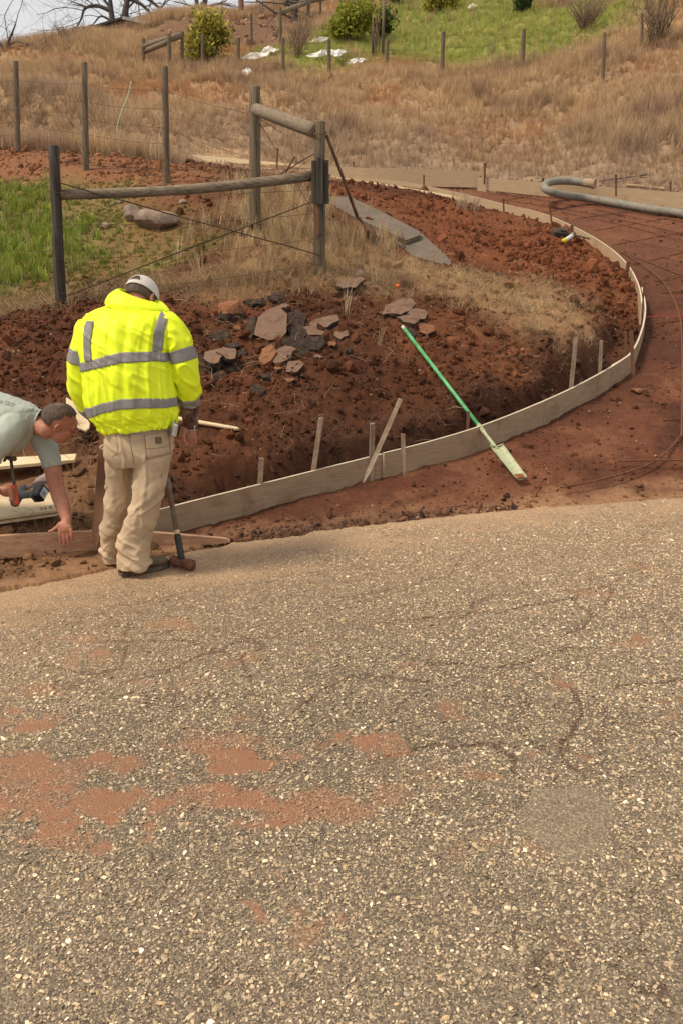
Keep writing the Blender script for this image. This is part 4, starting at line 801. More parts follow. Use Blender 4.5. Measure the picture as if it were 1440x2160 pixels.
def rock(px, py, wpx, hpx, label, mat, seed, name='rock', flat_=.7, group=None, sub=3, sink=.25, cat='rock', jag=.3, deep=.8, plane=None):
    g = G(px, py + hpx * .35); s = ppm(g.y, py); w_, h_ = wpx / s, hpx / s; r = random.Random(seed); bm = bmesh.new(); bmesh.ops.create_icosphere(bm, subdivisions=sub, radius=.5)
    cuts = [(Vector((r.gauss(0, 1), r.gauss(0, 1), r.gauss(0, 1))).normalized(), r.uniform(.30, .42)) for _ in range(9)]
    for v in bm.verts:
        for n, d in cuts:
            k = v.co.dot(n)
            if k > d: v.co -= n * (k - d) * .92
        v.co *= 1 + jag * .12 * (r.random() - .5)
        v.co.x *= w_ * 1.15; v.co.y *= w_ * deep; v.co.z *= h_ * 1.25
    mats = mat if isinstance(mat, list) else [mat]
    if len(mats) > 1:
        for f in bm.faces: f.material_index = 0 if f.calc_center_median().z > h_ * .02 else 1
    o = bm_obj(name, bm, mats, label=label, cat=cat, group=group); o.location = g + UPV * h_ * (.5 - sink); o.rotation_euler = (0, 0, r.uniform(-.4, .4)); return o
rock(489, 654, 64, 52, 'rounded orange topped rock with a black underside left of the pile', [M_ROCKRED, M_ASPH_OLD], 5)
rock(334, 460, 90, 46, 'large flat-faced boulder in the grass below the long low rail', M_ROCK, 8, flat_=.5)
rock(282, 450, 46, 36, 'smaller grey boulder left of the large one', M_ROCK, 12)
rock(224, 474, 20, 14, 'small pale stone left of the boulders', M_ROCK, 14, sub=2, group='small stones on the bank')
rock(256, 425, 18, 10, 'small stone above the smaller boulder', M_ROCK, 15, sub=2, group='small stones on the bank')
rock(386, 425, 18, 10, 'small tan stone right above the large boulder', M_ROCK, 16, sub=2, group='small stones on the bank')
rock(757, 578, 20, 18, 'small buff stone in the straw below the corner post', M_ROCK, 17, sub=2, group='small stones on the bank')
rock(1346, 823, 36, 12, 'flat dirt-coloured stone outside the bend', M_ROCKRED, 18, sub=2)
rock(538, 1076, 24, 8, 'flat pale stone at the foot of the nearest form board', M_BOARD, 19, sub=2)
rock(905, 407, 12, 8, 'small pale stone below the new pine lath', M_ROCK, 23, sub=2)
rock(1120, 1101, 16, 6, 'pale pebble on the dusty asphalt edge', M_BOARDPALE, 24, sub=1)
rock(28, 1590, 70, 22, 'thin dark soil flake on the road at the left edge', M_ROCKRED, 25, sub=2, cat='soil flake', name='soil_flake')
M_ORANGE, t_, b_ = new_mat('orange_plastic', .5); b_.inputs['Base Color'].default_value = (.75, .13, .02, 1)
g = G(838, 607); bm = bmesh.new(); bmesh.ops.create_icosphere(bm, subdivisions=2, radius=.028)
for v in bm.verts: v.co.z *= .85
o = bm_obj('ball', bm, M_ORANGE, None, True, label='small orange ball at the edge of the straw', cat='ball'); o.location = g + UPV * .02

# ------------------------------------------------------------------ planks, plywood, redwood board
g = G(790, 462); nn = Vector((.05, -.42, 1)).normalized()
slab('grey_plank', [(695, 414), (738, 415), (800, 444), (872, 482), (886, 489), (884, 496), (856, 506), (800, 482), (742, 455), (695, 428)], g + UPV * .19, nn, .06, [M_GREYPLANK] * 2, label='upper weathered grey plank with a rounded end', cat='plank', group='grey planks on the bank')
slab('grey_plank', [(790, 470), (872, 484), (888, 492), (949, 548), (950, 556), (944, 560), (872, 540), (840, 516), (790, 486)], G(880, 520) + UPV * .085, nn, .06, [M_GREYPLANK] * 2, label='lower weathered grey plank with a pointed end', cat='plank', group='grey planks on the bank')
slab('pine_board', [(-140, 973), (0, 966), (162, 957), (157, 970), (0, 984), (-140, 991)], G(80, 985) + UPV * .07, Vector((0, -.05, 1)).normalized(), .022, [M_PINE] * 2, label='clean pale pine board lying behind the bending man\'s arm', cat='board')
pc = G(60, 1098); pn = Vector((0, -.08, 1)).normalized()
slab('plywood_sheet', [(-140, 1030), (60, 1020), (112, 1034), (124, 1083), (0, 1101), (-140, 1116)], pc + UPV * .055, pn, .016, [M_PLY, M_PINE], label='lower plywood sheet on the dirt behind the redwood board', cat='plywood', group='two stacked plywood sheets')
ply = slab('plywood_sheet', [(-140, 1022), (50, 1014), (108, 1028), (123, 1075), (0, 1092), (-140, 1106)], pc + UPV * .082, pn, .016, [M_PLY, M_PINE], label='upper plywood sheet with pencil marks under the cordless driver', cat='plywood', group='two stacked plywood sheets')
M_PENCIL, t_, b_ = new_mat('pencil', .8); b_.inputs['Base Color'].default_value = (.06, .045, .035, 1)
def stroke(pts, w_=.0022): 
    bm = bmesh.new(); q = [on_plane(a, b, pc + UPV * .0825, pn) + pn * .0016 for a, b in pts]; add_tube(bm, q, w_, 4); return bm
bm = bmesh.new()
for pts in [[(86, 1071), (89, 1072), (90, 1075), (86, 1076)], [(94, 1071), (97, 1070), (98, 1072), (95, 1074), (99, 1075)], [(104, 1068), (107, 1071), (109, 1074)], [(110, 1067), (106, 1072)]]:
    add_tube(bm, [on_plane(a, b, pc + UPV * .0825, pn) + pn * .0014 for a, b in pts], .002, 4)
o = bm_obj('pencil_mark', bm, M_PENCIL); o.parent = ply; o.matrix_parent_inverse = Matrix.Translation(-ply.location)
slab('plywood_offcut', [(140, 838), (160, 850), (176, 870), (190, 893), (188, 903), (181, 908), (160, 900), (140, 890)], G(170, 905) + UPV * .09, Vector((0, -.5, 1)).normalized(), .016, [M_PLY, M_PINE], label='pale plywood offcut between the two men\'s heads and sleeve', cat='plywood')
fa, fb = flat(0, 1179), flat(486, 1145); fa = Vector((*fa, 0)); fb = Vector((*fb, 0)); bn = Vector(((fb - fa).y, -(fb - fa).x, .0)).normalized()
slab('redwood_board', [(-160, 1146), (0, 1131), (195, 1121), (330, 1124), (478, 1137), (486, 1141), (485, 1145), (330, 1158), (190, 1166), (0, 1178), (-160, 1190)], fa, bn, .038, [M_RED] * 2, label='long reddish timber on edge along the asphalt, under the man\'s hand', cat='board')
S = P(205, 1162, fa.y - .02 + .25 * .0)
def box_stick(name, a, b, w_, d_, mat, tip=.0, **kw):
    ax = (b - a).normalized(); x = Vector((1, 0, 0)); x = (x - ax * x.dot(ax)).normalized(); y = ax.cross(x); L = (b - a).length; bm = bmesh.new(); r = []
    for t, k in ((0, .12 if tip else 1), (tip / L if tip else .02, 1), (.5, 1), (1, 1)):
        r.append([bm.verts.new((sx * w_ / 2 * k, sy * d_ / 2 * (k if k > .5 else .5), t * L)) for sx, sy in ((-1, -1), (1, -1), (1, 1), (-1, 1))])
    for r1, r2 in zip(r[:-1], r[1:]):
        for k in range(4): bm.faces.new((r1[k], r1[(k + 1) % 4], r2[(k + 1) % 4], r2[k]))
    bm.faces.new(r[0][::-1]); bm.faces.new(r[-1]); o = bm_obj(name, bm, mat, **kw); M = Matrix((x, y, ax)).transposed().to_4x4(); M.translation = a; o.matrix_world = M; return o
yb = fa.y + (fb.y - fa.y) * (205 / 486.)
box_stick('stake', P(203, 1162, yb - .06), P(224, 905, yb + .22), .062, .03, M_RUSTWOOD, .13, label='muddy pointed stake leaning behind the workman\'s left leg', cat='stake', group='wooden stakes along the form boards')

# ------------------------------------------------------------------ tools
M_GREEN, t_, b_ = new_mat('green_fibreglass', .45, .5); v_ = coords(t_, (1, 1, 1)); t_.links.new(ramp(t_, noise(t_, v_, 9, 6, .7), [(.35, (.045, .24, .07)), (.6, (.11, .42, .16)), (.75, (.25, .40, .2))]), b_.inputs['Base Color'])
M_GPAINT = mottled('worn_green_paint', (.16, .26, .09), (.42, .42, .26), 14, .6, .4, .2, .001, c3=(.36, .27, .16))
M_GRIPPALE = mottled('worn_pale_grip', (.45, .42, .32), (.55, .52, .42), 20, .7, .3, .1, .001)
tip = on_bed(1097, 1012, .01); hend = G(848, 700) + UPV * .05
shr = empty('shovel', tip, label='long green handled trench shovel lying across the form board', cat='shovel'); shr_inv = Matrix.Translation(-tip)
def px_between(px, py, A=tip, B=hend):
    """point of the line A-B seen at a photograph point"""
    o = Vector((0, 0, CAM_H)); d = ray(px, py); u = B - A; w0 = A - o; a = u.dot(u); b = u.dot(d); c = d.dot(d); dd = u.dot(w0); e = d.dot(w0); s = (b * e - c * dd) / (a * c - b * b); return A + u * s
top_b = on_bed(1010, 905, BH); crossing = px_between(1010, 905)
ax = (hend - tip).normalized(); A0 = px_between(1042, 946); A1 = px_between(1017, 912)
def child(o, root): o.parent = root; o.matrix_parent_inverse = Matrix.Translation(-root.location); return o
bm = bmesh.new(); add_tube(bm, [A1, hend - ax * .05], [.0165, .0175], 12); child(bm_obj('handle', bm, M_GREEN, None, True), shr)
bm = bmesh.new(); add_tube(bm, [hend - ax * .05, hend - ax * .0], .0185, 12); child(bm_obj('end_cap', bm, M_GRIPPALE, None, True), shr)
bm = bmesh.new(); add_tube(bm, [A0 - ax * .03, A0 + ax * .04, A1 - ax * .012, A1], [.017, .0155, .015, .0205], 12); add_tube(bm, [A1, A1 + ax * .10], [.0205, .0200], 12); child(bm_obj('socket', bm, M_GPAINT, None, True), shr)
side = ax.cross(Vector((0, 0, 1))).normalized(); nrm = side.cross(ax).normalized()
if nrm.z < 0: nrm = -nrm
bm = bmesh.new(); LB = (A0 - tip).length; rows = []
for i in range(9):
    t = i / 8; c = A0 + (tip - A0) * t * 1.0; hw = (.066 - .012 * t) if i else .060
    rows.append([bm.verts.new(c + side * hw * k / 4 + nrm * (.028 * (abs(k) / 4) ** 2.2 + (.010 * (1 - t) * max(0, 1 - abs(k) / 2)) - .004)) for k in range(-4, 5)])
for r1, r2 in zip(rows[:-1], rows[1:]):
    for k in range(8): bm.faces.new((r1[k], r1[k + 1], r2[k + 1], r2[k]))
bl = child(bm_obj('blade', bm, M_GPAINT, None, True), shr); md = bl.modifiers.new('t', 'SOLIDIFY'); md.thickness = .004
for k in (-1, 1):                                        # rolled foot steps
    bm = bmesh.new(); add_tube(bm, [A0 + side * .012 * k + nrm * .012, A0 + side * .062 * k + nrm * .030], .006, 8); child(bm_obj('foot_step', bm, M_GPAINT, None, True), shr)
bm = bmesh.new(); q = tip - ax * .0; add_box(bm, .055, .085, .014, Matrix.Translation(q + ax * .03 + nrm * .012) @ Matrix((ax, side, nrm)).transposed().to_4x4(), .004); child(bm_obj('mud_cake', bm, M_ROCKRED), shr)
# sledgehammer
M_GREYWOOD = wood('grey_handle', (.16, .13, .10), (.28, .235, .185), (.14, .09, .06), axis=2)
M_TAPE = mottled('black_tape', (.018, .018, .017), (.05, .048, .04), 40, .6, .4, .4, .002)
hx, hy = flat(386, 1199); sl = empty('sledgehammer', (hx, hy, 0), label='sledgehammer standing on its rusty head beside the boot', cat='sledgehammer')
hc = Vector((hx, hy, .036)); htop = P(353, 1008, hy + .16); ha = (htop - hc).normalized(); q1 = hc + ha * .025; L = (htop - q1).length
def pt(f): return q1 + (htop - q1) * f
bm = bmesh.new(); add_tube(bm, [pt(.34), pt(.6), pt(.85), pt(.97), pt(1)], [.0175, .0155, .0165, .019, .0175], 14, ell=.85); child(bm_obj('handle', bm, M_GREYWOOD, None, True), sl)
bm = bmesh.new(); add_tube(bm, [pt(.30), pt(.355)], .0178, 14); child(bm_obj('collar', bm, M_PINE, None, True), sl)
bm = bmesh.new(); add_tube(bm, [pt(0.0), pt(.03), pt(.08), pt(.14), pt(.2), pt(.25), pt(.305)], [.021, .0205, .0215, .0205, .0212, .0205, .0195], 14); child(bm_obj('tape_wrap', bm, M_TAPE, None, True), sl)
hd = Vector((1, -.55, -.03)).normalized(); bm = bmesh.new(); add_tube(bm, [hc + hd * s_ for s_ in (-.083, -.078, -.05, -.03, .03, .05, .078, .083)], [.027, .033, .0345, .030, .030, .0345, .034, .028], 16); child(bm_obj('head', bm, M_RUST, None, True), sl)
# wooden tool handle
a_, b2_ = G(505, 913) + UPV * .03, G(360, 893) + UPV * .05; ht = empty('tool_handle', a_, label='smooth pale wooden handle lying behind the workman\'s hand', cat='tool handle')
bm = bmesh.new(); add_tube(bm, [a_, a_.lerp(b2_, .04), a_.lerp(b2_, .3), b2_], [.011, .0165, .0175, .018], 12); child(bm_obj('shaft', bm, M_PINE, None, True), ht)
# old long tool leaning on the corner post
gp = G(675, 574); tb = G(772, 508); tt = P(688, 284, gp.y + .12); ol = empty('long_handled_hoe', tb, label='old long handled hoe leaning against the corner post', cat='hoe')
k1 = px_between(758, 455, tb, tt); bm = bmesh.new(); add_tube(bm, [k1, k1.lerp(tt, .5) + Vector((0, 0, .015)), tt], [.0205, .020, .018], 10); child(bm_obj('handle', bm, wood('old_handle', (.19, .11, .065), (.30, .19, .115), (.12, .07, .045), axis=2), None, True), ol)
nk = P(768, 478, tb.y); bm = bmesh.new(); add_tube(bm, catmull([k1, k1.lerp(nk, .6) + Vector((.01, 0, 0)), nk, tb + Vector((0, 0, .05))], 4), .015, 8); child(bm_obj('neck', bm, M_STEEL, None, True), ol)
bm = bmesh.new(); add_box(bm, .20, .012, .14, Matrix.Translation(tb + Vector((.07, 0, .03))) @ Matrix.Rotation(.55, 4, 'Y') @ Matrix.Rotation(.3, 4, 'X'), .003); child(bm_obj('blade', bm, M_RUST), ol)
# white handled tool and rubber block by the clods
M_WHITEP = mottled('dirty_white_plastic', (.55, .50, .42), (.70, .66, .57), 20, .5, .4, 0); M_YEL, t_, b_ = new_mat('yellow_plastic', .5); b_.inputs['Base Color'].default_value = (.6, .48, .03, 1)
g0 = G(1187, 514) + UPV * .035; g1 = G(1206, 499) + UPV * .10; g1 = Vector((g1.x, g0.y + .25, g1.z)); g1 = P(1206, 497, g0.y + .22); wt = empty('hand_tool', g0, label='hand tool with a white handle and yellow end on the clods', cat='hand tool')
bm = bmesh.new(); add_tube(bm, [g0.lerp(g1, .18), g0.lerp(g1, .5), g1], [.033, .030, .034], 12); child(bm_obj('handle', bm, M_WHITEP, None, True), wt)
bm = bmesh.new(); add_tube(bm, [g0 - (g1 - g0) * .02, g0.lerp(g1, .2)], .037, 12); child(bm_obj('end_cap', bm, M_YEL, None, True), wt)
bm = bmesh.new(); add_tube(bm, [g1, g1 + (g1 - g0) * .12], .05, 12); child(bm_obj('collar', bm, M_STEEL, None, True), wt)
bm = bmesh.new(); add_tube(bm, [g1 + (g1 - g0) * .1, P(1225, 499, g1.y + .1), P(1243, 504, g1.y + .15)], .011, 8); child(bm_obj('rod', bm, M_STEEL, None, True), wt)
g2 = G(1180, 499); bm = bmesh.new(); add_box(bm, .25, .14, .11, Matrix.Identity(4), .02); add_box(bm, .11, .10, .03, Matrix.Translation((0.02, -.0, .065)), .008); o = bm_obj('rubber_block', bm, M_DARKPOST, label='dark grey square block lying left of the white handle', cat='block'); o.location = g2 + UPV * .05; o.rotation_euler = (.5, .1, .2)

# ------------------------------------------------------------------ corner fence
fence = empty('wire_fence', G(675, 574), label='round timber post fence with brace rails and wire on the bank', cat='fence')
def post(top, bot, dpx, mat, parent, Y=None, name='post', seg=14, taper=.92, deep=.4, label=None):
    B = G(*bot) if Y is None else P(bot[0], bot[1], Y); T = P(top[0], top[1], B.y); ax = (T - B).normalized(); r = dpx / ppm(B.y, bot[1]) / 2
    pts = [B - ax * deep] + [B.lerp(T, k / 5) for k in range(6)]; rr = [r] + [r * (1 - (1 - taper) * k / 5) * random.uniform(.97, 1.03) for k in range(6)]
    pts += [T + ax * .012]; rr += [r * taper * .9]
    bm = bmesh.new(); add_tube(bm, pts, rr, seg, jit=.05); o = bm_obj(name, bm, mat, None, True, label=label)
    for p in o.data.polygons:
        if len(p.vertices) > 4: p.use_smooth = False
    return child(o, parent), B, T
_, b675, t675 = post((674, 258), (674, 575), 25, M_POST, fence); _, b537, t537 = post((538, 184), (538, 470), 25, M_POST, fence)
_, b120, t120 = post((114, 309), (129, 645), 23, M_DARKPOST, fence); _, b350, t350 = post((348, 142), (352, 386), 15, M_POST, fence); _, b180, t180 = post((178, 133), (182, 358), 14, M_POST, fence); _, b35, t35 = post((33, 130), (38, 320), 13, M_POST, fence)
def rail(a, b, r0, r1, mat, name='rail', bend=.0):
    bm = bmesh.new(); pts = [a.lerp(b, k / 8) + Vector((0, 0, -bend * math.sin(math.pi * k / 8))) for k in range(9)]; add_tube(bm, pts, [r0 + (r1 - r0) * k / 8 + random.uniform(-.0015, .0015) for k in range(9)], 14, jit=.06); o = bm_obj(name, bm, mat, None, True)
    for p in o.data.polygons:
        if len(p.vertices) > 4: p.use_smooth = False
    return child(o, fence)
rail(P(128, 411, b120.y + .03), P(658, 371, b675.y - .02), .049, .052, M_RAIL, bend=.04); ra = P(540, 231, b537.y - .15); rb = P(668, 277, b675.y - .02); rail(ra, rb, .068, .076, M_RAIL)
s_ = b675
for k, (x0, x1, y0, y1, dz) in enumerate([(658, 668, 348, 421, -.09), (669, 681, 343, 422, -.115), (682, 693, 347, 421, -.08)]):
    c0 = P((x0 + x1) / 2, (y0 + y1) / 2, b675.y + dz); w_ = (x1 - x0) / ppm(b675.y) ; h_ = (y1 - y0) / ppm(b675.y) / math.cos(PITCH) * 1.0; bm = bmesh.new(); add_box(bm, w_, .035, h_, Matrix.Translation(c0), .004); child(bm_obj('cleat', bm, M_DARKPOST), fence)
for k, (x0, x1, y0, y1, dz) in enumerate([(666, 674, 424, 490, -.08), (674, 682, 424, 488, -.08)]):
    c0 = P((x0 + x1) / 2, (y0 + y1) / 2, b675.y + dz); w_ = (x1 - x0) / ppm(b675.y); h_ = (y1 - y0) / ppm(b675.y) / math.cos(PITCH); bm = bmesh.new(); add_box(bm, w_, .03, h_, Matrix.Translation(c0), .003); child(bm_obj('cleat', bm, M_RUSTWOOD if k == 0 else M_DARKPOST), fence)
def wire(a, b, r=.0022, sag=.03, n=8, twist=False, par=fence, name='wire'):
    pts = [a.lerp(b, k / n) + Vector((0, 0, -sag * math.sin(math.pi * k / n) + random.uniform(-.004, .004))) for k in range(n + 1)]; bm = bmesh.new(); add_tube(bm, pts, r, 4, False)
    if twist: add_tube(bm, [p + Vector((.004 * math.sin(i), 0, .006)) for i, p in enumerate(pts)], r, 4, False)
    return child(bm_obj(name, bm, M_WIRE, None, True), par)
PL = [(b35, t35), (b180, t180), (b350, t350), (b537, t537), (b675, t675)]
for (ba, ta), (bb, tb_) in zip(PL[:-1], PL[1:]):
    for f in (.06, .2, .34, .48, .64, .80): wire(ba.lerp(ta, f) + Vector((0, -.07, 0)), bb.lerp(tb_, f) + Vector((0, -.07, 0)), .0026, .025)
b_l = P(-160, 330, 15.5); t_l = P(-175, 150, 15.5)
for f in (.06, .2, .34, .48, .64, .80): wire(b_l.lerp(t_l, f), b35.lerp(t35, f), .0026, .03)
for f in (.08, .3, .52, .72, .9): wire(b120.lerp(t120, f) + Vector((0, -.06, 0)), b675.lerp(t675, f * .78) + Vector((0, -.06, 0)), .0024, .04)
for f in (.1, .35, .6, .85): wire(b120.lerp(t120, f) + Vector((-.06, 0, 0)), P(-200, 560 - 180 * f, 9.6), .0024, .04)
wire(P(120, 385, b120.y - .06), b675.lerp(t675, .12) + Vector((0, -.06, 0)), .0032, .0, twist=True); wire(b120.lerp(t120, .06) + Vector((.05, 0, 0)), b675.lerp(t675, .5) + Vector((0, -.06, 0)), .0032, .0, twist=True)
wire(b537.lerp(t537, .25), b675.lerp(t675, .82), .004, 0, twist=True); wire(b537.lerp(t537, .8), b675.lerp(t675, .35), .004, 0, twist=True)
for k in range(7):                                        # staples and wire tails along the upper rail
    c = ra.lerp(rb, .12 + .13 * k); bm = bmesh.new(); add_tube(bm, [c + Vector((0, -.076, .03)), c + Vector((0.0, -.082, -.01)), c + Vector((.012, -.075, -.06))], .0035, 4); child(bm_obj('staple', bm, M_WIRE), fence)
wire(ra + Vector((0, -.074, -.045)), rb + Vector((0, -.08, -.045)), .0045, 0.0)
bm = bmesh.new(); c = t675 + Vector((0, 0, -.10)); add_tube(bm, [c + Vector((math.cos(a) * .078, math.sin(a) * .078, .02 * math.sin(a))) for a in np.linspace(0, 6.28, 17)], .004, 4, False); child(bm_obj('wire_loop', bm, M_WIRE), fence)

# ------------------------------------------------------------------ hillside fences, bushes, bare trees, sheets
far_f = empty('wire_fence', G(932, 150), label='line of thin weathered posts crossing the hillside above the dry grass', cat='fence')
def fpost(top, bot, dpx, parent, mat=M_POST, up=None):
    B = G(bot[0], bot[1] + 6); T = P(top[0], top[1], B.y); ax = (T - B).normalized(); r = max(.04, dpx / ppm(B.y, bot[1]) / 2); bm = bmesh.new()
    add_tube(bm, [B - ax * .5, B, B.lerp(T, .5), T, T + ax * .02], [r, r, r * .97, r * .93, r * .8], 10, jit=.08); return child(bm_obj('post', bm, mat, None, False), parent), B, T
FP = [((357, 72), (358, 143), 9), ((428, 75), (428, 142), 8), ((503, 80), (503, 140), 8), ((597, 80), (597, 158), 8), ((694, 84), (694, 158), 8), ((816, 85), (815, 135), 8), ((934, 68), (931, 152), 9), ((1104, 62), (1101, 138), 9), ((1274, 70), (1270, 170), 8), ((1353, 30), (1352, 98), 6)]
fp = [fpost(a, b, d, far_f) for a, b, d in FP]
for (_, ba, ta), (_, bb, tb_) in zip(fp[:-1], fp[1:]):
    for f in (.35, .65, .93): wire(ba.lerp(ta, f), bb.lerp(tb_, f), .0028, .05, par=far_f)
rf = empty('rail_fence', G(330, 120), label='short piece of timber rail fence below the bare dirt pile', cat='fence')
p1_ = fpost((303, 82), (302, 128), 8, rf); p2_ = fpost((357, 71), (357, 143), 9, rf) if False else (None, fp[0][1], fp[0][2]); p3_ = fpost((385, 68), (385, 136), 8, rf)
def frail(a, b, r, par): bm = bmesh.new(); add_tube(bm, [a, a.lerp(b, .5), b], r, 8, jit=.08); return child(bm_obj('rail', bm, M_RAIL, None, True), par)
frail(P(302, 99, p1_[1].y), P(384, 74, p3_[1].y), .11, rf); frail(P(304, 109, p1_[1].y + .1), P(356, 88, p2_[1].y), .09, rf)
tf = empty('rail_fence', G(640, 60), label='timber rail fence along the crest at the top of the picture', cat='fence')
t1 = fpost((591, 16), (592, 95), 7, tf); t2 = fpost((650, -8), (650, 40), 8, tf); t3 = fpost((676, -14), (676, 38), 5, tf); t4 = fpost((530, 30), (531, 92), 6, tf)
frail(P(592, 27, t1[1].y), P(652, 4, t2[1].y), .10, tf); frail(P(652, 4, t2[1].y), P(700, -6, t3[1].y), .07, tf)
for x_, lb in ((490, 'first'), (550, 'second')): pass
M_POLE = wood('utility_pole', (.14, .07, .045), (.24, .13, .085), axis=2)
B = P(508, 36, 47); tube_obj('utility_pole', [B - UPV * 1.5, P(508, -60, 47)], .13, M_POLE, seg=10, label='reddish wooden pole standing on the crest behind the dirt pile', cat='pole')
for x_, y_, lb in ((547, 26, 'thin metal rod on the crest just right of the wooden pole'), (553, 24, 'thin metal rod on the crest, between two others'), (577, 18, 'thin metal rod on the crest nearest the rail fence')):
    B = P(x_, y_, 47); tube_obj('metal_rod', [B - UPV * 1.2, P(x_ + 1, y_ - 40, 47)], .025, M_STEEL, seg=6, label=lb, cat='rod')
tube_obj('support_stake', [G(807, 120), P(809, -20, G(807, 120).y)], .05, M_POST, seg=8, label='tall thin wooden stake standing in the grass left of centre hillside', cat='stake')
tube_obj('support_stake', [G(786, 122), P(785, 66, G(786, 122).y)], .04, M_DARKPOST, seg=8, label='short dark stake beside the sapling and tall stake', cat='stake')
# long pale hose lying down the slope
M_PALEHOSE, t_, b_ = new_mat('pale_green_hose', .6); b_.inputs['Base Color'].default_value = (.42, .45, .30, 1)
tube_obj('garden_hose', catmull([P(a, b, 19.0 - .0 * i) for i, (a, b) in enumerate([(278, 172), (270, 205), (256, 240), (248, 268), (252, 290), (265, 306), (279, 315)])], 5), .013, M_PALEHOSE, seg=6, label='pale green pipe curving down in front of the dry slope', cat='pipe')

def leaf_mat(name, c1, c2, c3=None):
    m, t, b = new_mat(name, .6, .3); oi = N(t, 'ShaderNodeAttribute'); oi.attribute_name = 'rnd'; st = [(.1, c1), (.9, c2)] if c3 is None else [(.1, c1), (.7, c2), (.95, c3)]; c = ramp(t, oi.outputs['Fac'], st); t.links.new(c, b.inputs['Base Color'])
    tr = N(t, 'ShaderNodeBsdfTranslucent'); t.links.new(c, tr.inputs['Color']); ms = N(t, 'ShaderNodeMixShader'); ms.inputs[0].default_value = .35
    t.links.new(b.outputs[0], ms.inputs[1]); t.links.new(tr.outputs[0], ms.inputs[2]); t.links.new(ms.outputs[0], t.nodes['Material Output'].inputs[0]); return m
M_LEAF1 = leaf_mat('bush_leaf', (.17, .17, .025), (.42, .37, .06), (.62, .50, .08)); M_LEAF2 = leaf_mat('dark_bush_leaf', (.03, .06, .012), (.09, .13, .025)); M_LEAF3 = leaf_mat('yellow_green_leaf', (.14, .17, .02), (.36, .36, .05), (.55, .45, .06)); M_LEAF4 = leaf_mat('orange_leaf', (.35, .15, .02), (.60, .25, .03)); M_LEAF5 = leaf_mat('grey_twig_leaf', (.14, .10, .06), (.30, .22, .14))
M_BARK = mottled('grey_bark', (.045, .035, .032), (.14, .115, .10), 9, .9, .2, .8, .02, bscale=20); M_TWIG = mottled('dry_twig', (.16, .105, .065), (.33, .23, .15), 12, .9, .2, 0)
def leaves_mesh(name, centers, size, mat, parent):
    n = len(centers); c = np.asarray(centers); a = rng.normal(size=(n, 3)); a /= np.linalg.norm(a, axis=1, keepdims=True); b = np.cross(a, rng.normal(size=(n, 3))); b /= np.linalg.norm(b, axis=1, keepdims=True); s = size * rng.uniform(.6, 1.3, (n, 1))
    V = np.stack([c - a * s, c - b * s * .45, c + a * s, c + b * s * .45], 1).reshape(-1, 3); F = np.arange(4 * n).reshape(-1, 4); o = mesh_obj(name, V, F, mat); r = rng.random(n)
    at = o.data.attributes.new('rnd', 'FLOAT', 'POINT'); at.data.foreach_set('value', np.repeat(r, 4).astype(np.float32)); child(o, parent); return o
def bush(px, py, wpx, hpx, label, mat, n=2600, size=.10, stems=6, group=None, extra=None, cat='bush', Y=None, lob=9):
    g = G(px, py) if Y is None else P(px, py, Y); s = ppm(g.y, py); w_, h_ = wpx / s / 2, hpx / s; root = empty('bush', g, label=label, cat=cat, group=group); r = np.random.default_rng(int(px * 3 + py)); L = []
    cs = [(r.uniform(-.62, .62) * w_, r.uniform(-.5, .5) * w_, r.uniform(.2, .86) * h_, r.uniform(.14, .44)) for _ in range(lob)]
    for k in range(int(n * 1.7)):
        c = cs[r.integers(lob)]; d = r.normal(size=3); d /= np.linalg.norm(d); q = c[3] * r.uniform(.2, 1.9) ** .85; L.append((g.x + c[0] + d[0] * q * w_ * 1.1, g.y + c[1] + d[1] * q * w_, max(g.z + .05, g.z + c[2] + d[2] * q * h_ * .72)))
    leaves_mesh('crown', L, size * .62, mat, root)
    if extra: leaves_mesh('fruit', [L[i] for i in r.integers(0, n, 90) if L[i][0] < g.x], size * .9, extra, root)
    bm = bmesh.new()
    for k in range(stems):
        c = cs[k % lob]; a = Vector((g.x + r.uniform(-.1, .1) * w_, g.y + r.uniform(-.1, .1), g.z - .2)); b = Vector((g.x + c[0], g.y + c[1], g.z + c[2])); add_tube(bm, [a, a.lerp(b, .5) + Vector((r.uniform(-.1, .1), 0, .1)), b], [.05, .035, .012], 5)
    child(bm_obj('stems', bm, M_BARK, None, True), root); return root
bush(443, 138, 90, 96, 'bushy yellow green shrub with orange fruit below the dirt pile', M_LEAF1, 3600, .14, extra=M_LEAF4, lob=14)
bush(745, 84, 118, 76, 'bright yellow green bush, widest on the hillside', M_LEAF3, 5200, .13, lob=14)
bush(808, 86, 62, 58, 'grey green bush right of the brightest one', M_LEAF2, 1800, .11)
bush(835, 12, 50, 40, 'dark bush cut by the top edge, left of the orchard trees', M_LEAF2, 1200, .13)
bush(928, 24, 84, 54, 'dark green round bush near the top edge', M_LEAF1, 2200, .13)
bush(1102, 32, 42, 52, 'small dark green bush at the top, right of centre', M_LEAF2, 1200, .12)
